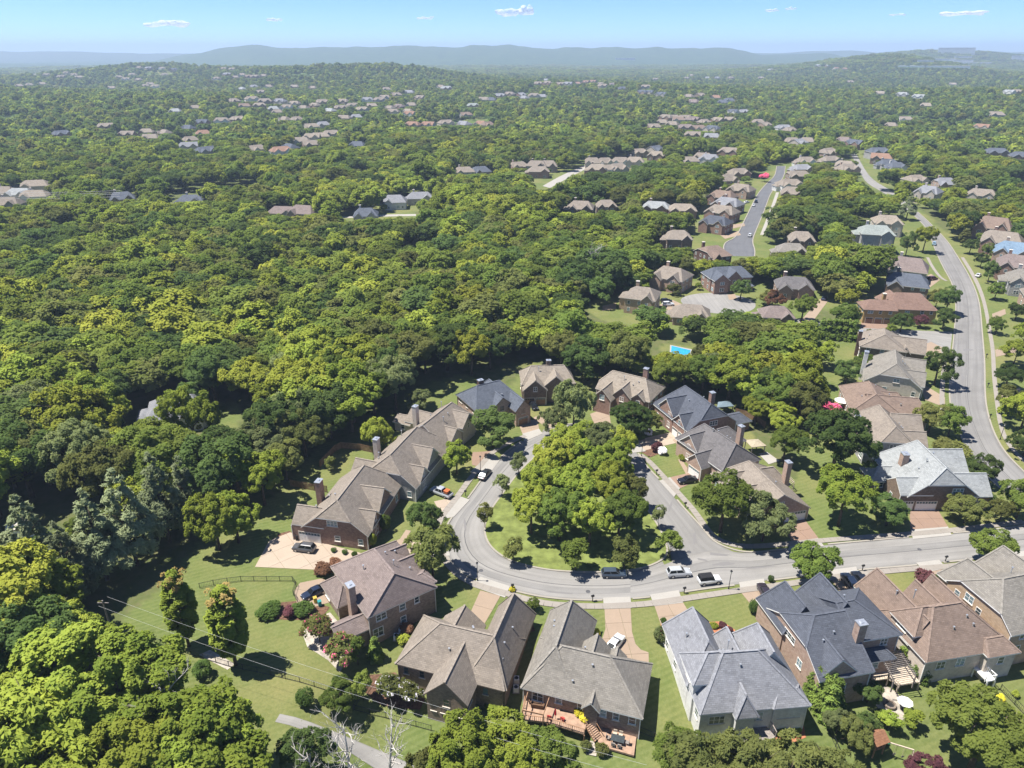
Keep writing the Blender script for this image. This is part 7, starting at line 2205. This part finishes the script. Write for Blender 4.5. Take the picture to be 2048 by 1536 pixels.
ROOFW = dict(taupe='taupe', beige='beige', grey='grey', slate='dark slate', brown='brown', rust='terracotta', pale='pale', mauve='mauve', greengrey='green-grey')
TARGETS = []
_fh = {}
rnd_h = random.Random(77)
for (px, py, rf) in FAR_PX:
    p = G(px, py + 3, 0)
    dist = math.hypot(p.x, p.y)
    v = rnd_h.randrange(4)
    wl = rnd_h.choice(('red', 'pinkish', 'cream', 'mottled', 'white', 'grey', 'cream'))
    th = rnd_h.uniform(-50, 50)
    th += -math.degrees(math.atan2(p.x, p.y)) * .5
    if dist < 720:
        fancy('%s-roofed %s brick house %s' % (ROOFW[rf], dict(red='red', pinkish='pink', cream='cream', mottled='brown', white='white', grey='grey')[wl], region(px, py)), (p.x - 7, p.y - 5), th * .5, rnd_h.uniform(13, 17), rnd_h.uniform(10, 13), rnd_h.uniform(4.2, 5.6), rnd_h.uniform(3.0, 3.8), rf, wl, v, rnd_h.random() < .5,
              group='%s-roofed houses %s' % (ROOFW[rf], region(px, py)))
    else:
        key = (rf, wl, v)
        if key not in _fh:
            rb, wb, cb = [[], [], [], []], [[], [], [], []], []
            W_, D_, ze, ri = 15 + v, 11 + v % 2, 4.6 + .5 * v, 3.3
            ws = [(-W_ / 2, -D_ / 2, W_ / 2, D_ / 2, ze, ri, 'x', 3 if v != 1 else g, 3 if v != 2 else g), (-W_ * .42, -D_ / 2 - 2, -W_ * .05, 0, ze - .3, ri * .7, 'y', g, 0)]
            if v > 1:
                ws.append((W_ * .1, -D_ / 2 - 1.2, W_ * .45, 0, ze, ri * .7, 'y', g, 0))
            for k, wg in enumerate(ws):
                wing_mesh(rb, wb, cb, wg, k, zb=-2.0)
            rm_ = mesh_from('roof', rb[0], rb[1], [M_ROOF(rf), M_TRIM], rb[2], rb[3])
            wm_ = mesh_from('wall', wb[0], wb[1], [M_WALL(wl)], wb[2], wb[3])
            wi = []
            for i in range(4):
                wi.append((-W_ / 2 + W_ * (i + .5) / 4, D_ / 2 + .03))
            _fh[key] = (rm_, wm_, W_, D_)
        rm_, wm_, W_, D_ = _fh[key]
        big = 1.25 if dist > 1300 else 1.08
        root = tag(empty('house', p, math.radians(th)), 'small %s-roofed house %s' % (ROOFW[rf], region(px, py)), 'house', 'far %s-roofed houses %s' % (ROOFW[rf], region(px, py)))
        root.scale = (big, big, big)
        ob('roof', rm_, root)
        ob('wall', wm_, root)
        f_, p_, s_ = window_meshes(1.6, 1.5, 2, M_WHITE)
        if dist < 1150:
            for x in (-W_ * .3, W_ * .02, W_ * .3):
                wo = ob('window', f_, root, (x, -D_ / 2 - (2.05 if -W_ * .42 < x < -W_ * .05 else .03), 1.0))
                ob('pane', p_, wo)
        HOUSES.append((p.x, p.y, 9.0, p.z, []))
    TARGETS.append((p.x, p.y, p.z + (3.4 if dist < 720 else 3.5), 9.0))
# pale commercial blocks on the far right slopes
for px, py, L, D, Hh, lab in ((1911, 110, 130, 30, 26, 'long white office block high on the far right ridge'), (1866, 137, 260, 40, 9, 'long low white retail building on the far right'), (1925, 127, 70, 25, 12, 'white block right of the retail building'), (1950, 130, 110, 25, 9, 'low white block right of the far retail building'),
                              (2036, 124, 50, 30, 22, 'white tower block at the far right edge'), (1888, 124, 80, 30, 11, 'grey block above the retail building'), (1850, 126, 60, 30, 10, 'small grey block left above the retail building'), (1925, 118, 60, 25, 10, 'low block below the ridge offices'), (1250, 120, 90, 30, 8, 'low pale building far off at the centre')):
    p = G(px, py)
    th = -math.atan2(p.x, p.y)
    r = tag(empty('office_block', p, th), lab, 'building')
    k = math.hypot(p.x, p.y) / 3600
    L, D, Hh = L * k, D * k, Hh * k
    MB().box(-L / 2, 0, -6, L / 2, D, Hh).build('wall', plain('white_render', (.72, .72, .70), .8, .2, var=.06, scale=.05), r)
    MB().box(-L / 2 - .6, -.6, Hh, L / 2 + .6, D + .6, Hh + 1.2).build('roof', plain('flat_roof', (.5, .5, .5), .9, .1, var=.1, scale=.05), r)
    nf = max(1, int(Hh / 4.5))
    for f in range(nf):
        z = Hh * (f + .35) / nf
        MB().box(-L / 2 + 2, -.35, z, L / 2 - 2, .1, z + 1.6).build('window_band', M_GLASS, r)
    TARGETS.append((p.x, p.y, p.z + Hh * .45, L * .5))


def garden_lawns():
    me = bpy.data.objects['ground'].data
    n = len(me.vertices)
    co = np.empty(n * 3)
    me.vertices.foreach_get('co', co)
    co = co.reshape(-1, 3)
    at = me.attributes['lawn']
    v = np.empty(n)
    at.data.foreach_get('value', v)
    for (x, y, *_r) in HOUSES:
        d = math.hypot(x, y)
        if d > 230:
            rr = 16 + d * .012
            v[(co[:, 0] - x) ** 2 + (co[:, 1] - y) ** 2 < rr * rr] = 1
    at.data.foreach_set('value', v)


garden_lawns()


def woods():
    P, rs = wood_points()
    X, Y, S = P.T
    n = len(X)
    Z = T(X, Y)
    R = np.hypot(X, Y)
    keep = np.ones(n, bool)
    for poly in CLEAR:
        keep &= ~inside_np(X, Y, poly)
    for poly in FARGREEN:
        keep &= ~inside_np(X, Y, poly)
    for (x, y, rr, *_rest) in HOUSES:
        keep &= (X - x) ** 2 + (Y - y) ** 2 > (min(rr, 12) + 2.5) ** 2
    for (x, y, rr) in TREES:
        keep &= (X - x) ** 2 + (Y - y) ** 2 > (rr * .85 + 2.2) ** 2
    # sparse clearings far away
    op = wob(X, Y, 90, .3) + .6 * wob(X, Y, 33, 1.1)
    keep &= ~((op > .66) & (R > 330))
    H = 10.5 + 5.5 * rs.rand(n) + 2.2 * wob(X, Y, 60, 2.2)
    H = np.where(R > 900, rs.uniform(9, 14.5, n), H)
    big_ = rs.rand(n)
    H = np.where(big_ > .9, H * 1.22, np.where(big_ < .15, H * .85, H))
    W = H * rs.uniform(.38, .54, n)
    W = np.where(R > 3300, 20, W)
    keep &= ~((rs.rand(n) < .05))
    # gardens stay low in front of houses and streets: limit by the line of sight
    tg = list(TARGETS)
    for (x, y, rr, base, *_r) in HOUSES:
        d = math.hypot(x, y)
        if d > 215 and not any(abs(x - t[0]) < 14 and abs(y - t[1]) < 14 for t in TARGETS):
            tg.append((x, y, base + 3.0, 9))
    for line in (DK_L, DK_R, RW_L[:6]):
        for q in resample(gp2(line), step=12):
            tg.append((q[0], q[1], .3, 7))
    for pix in ((1090, 374), (1115, 360), (1145, 346), (1175, 333), (1205, 319), (700, 434), (740, 433), (780, 431), (820, 430), (1360, 700), (1350, 706), (1215, 640), (1240, 630), (1390, 606), (1437, 600), (1480, 606), (458, 835), (450, 860),
                (1760, 382), (1735, 362), (1720, 340), (1710, 318), (40, 1090), (15, 1100), (50, 1060), (900, 775), (925, 765), (880, 785), (1610, 640), (1630, 615), (345, 838), (1190, 332), (1240, 335)):
        q = G(*pix)
        tg.append((q.x, q.y, q.z - 1.2, 8))
    AZ = np.arctan2(X, Y)
    for (x, y, zt, hw) in tg:
        D = math.hypot(x, y)
        az = math.atan2(x, y)
        m = (R < D + 3) & (np.abs(AZ - az) * D < hw + W * .55) & (R > D * .45)
        if not m.any():
            continue
        lim = CAM_H + (zt - CAM_H) * (R[m] / D) - Z[m]
        H[m] = np.minimum(H[m], lim)
    keep &= H > 4.0
    W = np.where(R > 3300, W, np.minimum(W, H * .55))
    X, Y, Z, R, H, W = X[keep], Y[keep], Z[keep], R[keep], H[keep], W[keep]
    n = len(X)
    # visible in the frame?
    dep = Y * CP - (Z + H * .6 - CAM_H) * SP
    upc = Y * SP + (Z + H * .6 - CAM_H) * CP
    U, V = 1024 + CAM_F * X / dep, 768 - CAM_F * upc / dep
    vis = (U > -60) & (U < 2110) & (V < 1600)
    ordr = np.argsort(np.where(vis, R, 1e9))
    n_single = 300 - N_TREES[0] if N_TREES[0] < 280 else 20
    N1 = max(120, n_single)
    single = np.zeros(n, bool)
    single[ordr[:N1]] = True
    mats = ['maple', 'dark', 'lime', 'olive', 'yellow', 'maple', 'dark', 'lime', 'pale', 'dark', 'maple']
    word = dict(maple='mid-green', dark='dark green', lime='light green', olive='olive-green', yellow='yellow-green', pale='pale green')
    for i in np.nonzero(single)[0]:
        rr = random.Random(int(X[i] * 17 + Y[i] * 5))
        low = Y[i] < 96
        f = .5 + .5 * float(wob(X[i], Y[i], 26, .9))
        m = ('lime' if f > .5 else rr.choice(mats)) if low else rr.choice(mats + (['lime', 'yellow', 'pale'] if X[i] < -55 else []))
        k = ('oak%d' if rr.random() < .7 else 'round%d') % rr.randrange(3)
        if rr.random() < .08:
            k = 'loose%d' % rr.randrange(2)
        zone = 'in the lower left wood' if low else ('in the wood behind the houses' if X[i] > -40 else 'in the wood beside the left lawns')
        tree(X[i], Y[i], H[i] * 1.12, W[i] * 1.18, k, m, '%s broadleaf tree %s' % (word[m], zone), '%s trees %s' % (word[m], zone))
    # one thing of each woodland kind stands on its own, the rest is the wood
    protos = ['mid%d' % i for i in range(6)] + ['far%d' % i for i in range(4)] + ['mass%d' % i for i in range(3)]
    rest = ~single
    src = []
    for key in protos:
        lo, hi = (260, 420) if key.startswith('mid') else (900, 1200) if key.startswith('far') else (3300, 4200)
        c = np.nonzero(rest & (R > lo) & (R < hi) & (np.abs(X) < Y * .5) & (H > 8))[0]
        i = c[rs.randint(len(c))]
        rest[i] = False
        what = dict(mid='woodland tree in the middle woods', far='woodland tree in the far woods', mas='broad tree clump on the distant plain')[key[:3]]
        t = tree(X[i], Y[i], H[i] * 1.1, W[i] * 1.1, key, None, CROWN[key].materials[0].name[5:].replace('maple', 'mid-green').replace('dark', 'dark green').replace('lime', 'light green').replace('olive', 'olive') + ' ' + what, what)
        src.append(t.children[0])
    idx = np.where(R < 800, rs.choice([0, 0, 0, 1, 1, 2, 2, 3, 3, 4, 4, 5], n), np.where(R < 3300, 6 + rs.choice([0, 0, 1, 1, 2, 3], n), 10 + rs.choice([0, 0, 1, 2], n)))
    # drifts of one kind
    dr = wob(X, Y, 48, 1.7)
    idx = np.where((R < 800) & (dr > .5), 2, np.where((R < 800) & (dr < -.55), 1, idx))
    X, Y, Z, R, H, W, idx = [a[rest] for a in (X, Y, Z, R, H, W, idx)]
    nom_h = np.array([NOM[k][0] for k in protos])[idx]
    nom_r = np.array([NOM[k][1] for k in protos])[idx]
    n = len(X)
    me = bpy.data.meshes.new('woods')
    me.vertices.add(n)
    me.vertices.foreach_set('co', np.stack([X, Y, Z - .3], 1).ravel())
    sc = np.stack([W * 1.12 / nom_r, W * 1.12 / nom_r * rs.uniform(.9, 1.1, n), H * 1.08 / nom_h], 1)
    for nm, typ, val, fld in (('idx', 'INT', idx, 'value'), ('rotz', 'FLOAT', rs.uniform(0, 6.28, n), 'value'), ('scl', 'FLOAT_VECTOR', sc, 'vector')):
        at = me.attributes.new(nm, typ, 'POINT')
        at.data.foreach_set(fld, np.ascontiguousarray(val).ravel())
    o = tag(ob('woods', me), 'dense broadleaf woods spreading to the horizon', 'woods', kind='stuff')
    ng = bpy.data.node_groups.new('woods', 'GeometryNodeTree')
    ng.interface.new_socket('Geometry', in_out='INPUT', socket_type='NodeSocketGeometry')
    ng.interface.new_socket('Geometry', in_out='OUTPUT', socket_type='NodeSocketGeometry')
    N = ng.nodes
    gi, go, jn = N.new('NodeGroupInput'), N.new('NodeGroupOutput'), N.new('GeometryNodeJoinGeometry')
    ai, ar, as_ = [N.new('GeometryNodeInputNamedAttribute') for _ in range(3)]
    ai.data_type, ar.data_type, as_.data_type = 'INT', 'FLOAT', 'FLOAT_VECTOR'
    ai.inputs[0].default_value, ar.inputs[0].default_value, as_.inputs[0].default_value = 'idx', 'rotz', 'scl'
    cx = N.new('ShaderNodeCombineXYZ')
    out0 = lambda nd: next(s for s in nd.outputs if s.enabled and s.name == 'Attribute')
    ng.links.new(out0(ar), cx.inputs[2])
    for k, s in enumerate(src):
        oi = N.new('GeometryNodeObjectInfo')
        oi.transform_space = 'ORIGINAL'
        oi.inputs['Object'].default_value = s
        oi.inputs['As Instance'].default_value = True
        cmp_ = N.new('FunctionNodeCompare')
        cmp_.data_type, cmp_.operation = 'INT', 'EQUAL'
        ia = [q for q in cmp_.inputs if q.enabled and q.type == 'INT']
        ng.links.new(out0(ai), ia[0])
        ia[1].default_value = k
        ip = N.new('GeometryNodeInstanceOnPoints')
        ng.links.new(gi.outputs[0], ip.inputs['Points'])
        ng.links.new(cmp_.outputs[0], ip.inputs['Selection'])
        ng.links.new(oi.outputs['Geometry'], ip.inputs['Instance'])
        ng.links.new(cx.outputs[0], ip.inputs['Rotation'])
        ng.links.new(out0(as_), ip.inputs['Scale'])
        ng.links.new(ip.outputs[0], jn.inputs[0])
    ng.links.new(jn.outputs[0], go.inputs[0])
    md = o.modifiers.new('woods', 'NODES')
    md.node_group = ng
    print('WOODS', n, 'singles', int(single.sum()), 'trees', N_TREES[0])


woods()

# ------------------------------------------------------------------ haze and clouds
t = NT('haze_air')
pv = t.n('ShaderNodeVolumePrincipled')
pv.inputs['Color'].default_value = (.62, .78, 1.0, 1)
pv.inputs['Density'].default_value = 1.5e-4
pv.inputs['Anisotropy'].default_value = .1
t.l(pv.outputs[0], t.out.inputs['Volume'])
hz = MB().box(-13500, -13500, -40, 13500, 13500, 225)
tag(hz.build('haze', t.m), 'thin blue summer haze over the whole valley', 'haze', kind='stuff')


def cloud(px, py, dist, w_, h_, seed, label):
    dx, dy, dz = ray(px, py)
    k = dist / math.hypot(dx, dy)
    c = Vector((dx * k, dy * k, CAM_H + dz * k))
    r = random.Random(seed)
    bm = bmesh.new()
    for i in range(16):
        m = Matrix.Translation(Vector((r.uniform(-.5, .5) * w_, r.uniform(-.2, .2) * w_, abs(r.gauss(0, .25)) * h_))) @ Matrix.Diagonal((w_ * r.uniform(.1, .22), w_ * r.uniform(.1, .2), h_ * r.uniform(.25, .5), 1))
        bmesh.ops.create_icosphere(bm, subdivisions=3, radius=1.0, matrix=m)
    for v in bm.verts:
        v.co += Vector((math.sin(v.co.z * .05 + v.co.x * .02), math.cos(v.co.x * .03), math.sin(v.co.x * .021 + v.co.y * .03))) * h_ * .08
    me = bpy.data.meshes.new('cloud')
    bm.to_mesh(me)
    bm.free()
    me.materials.append(CLOUD)
    o = tag(ob('cloud', me, None, c, -math.atan2(c.x, c.y)), label, 'cloud')
    md = o.modifiers.new('one_body', 'REMESH')
    md.mode = 'VOXEL'
    md.voxel_size = max(12.0, h_ * .09)
    md.use_smooth_shade = True


t = NT('cloud_vapour')
tn = t.noise(t.map(t.coord('Object'), (1, 1, 2)), .0035, 4, .55)
df, tr_, mx_ = t.n('ShaderNodeBsdfDiffuse'), t.n('ShaderNodeBsdfTransparent'), t.n('ShaderNodeMixShader')
df.inputs[0].default_value = (.9, .9, .9, 1)
tl_, ms_ = t.n('ShaderNodeBsdfTranslucent'), t.n('ShaderNodeMixShader')
tl_.inputs[0].default_value = (.9, .9, .9, 1)
ms_.inputs[0].default_value = .5
t.l(df.outputs[0], ms_.inputs[1])
t.l(tl_.outputs[0], ms_.inputs[2])
t.l(t.ramp(tn, .30, .62, .05, .6), mx_.inputs[0])
t.l(tr_.outputs[0], mx_.inputs[1])
t.l(ms_.outputs[0], mx_.inputs[2])
t.l(mx_.outputs[0], t.out.inputs['Surface'])
CLOUD = t.m
for px, py, w_, h_, lab in ((1030, 26, 1150, 260, 'small white cloud near the top centre'), (330, 50, 1300, 170, 'faint long cloud upper left'), (548, 40, 500, 90, 'small faint cloud left of centre'), (850, 37, 520, 80, 'small faint cloud just left of the white one'),
                               (1925, 28, 1200, 110, 'thin long cloud upper right'), (1545, 22, 420, 80, 'tiny cloud right of centre, left of two'), (1583, 18, 300, 70, 'tiny cloud right of centre, right of two'), (1795, 30, 420, 60, 'tiny thin cloud upper right')):
    cloud(px, py, 22000, w_ * .75, h_ * .75, px, lab)
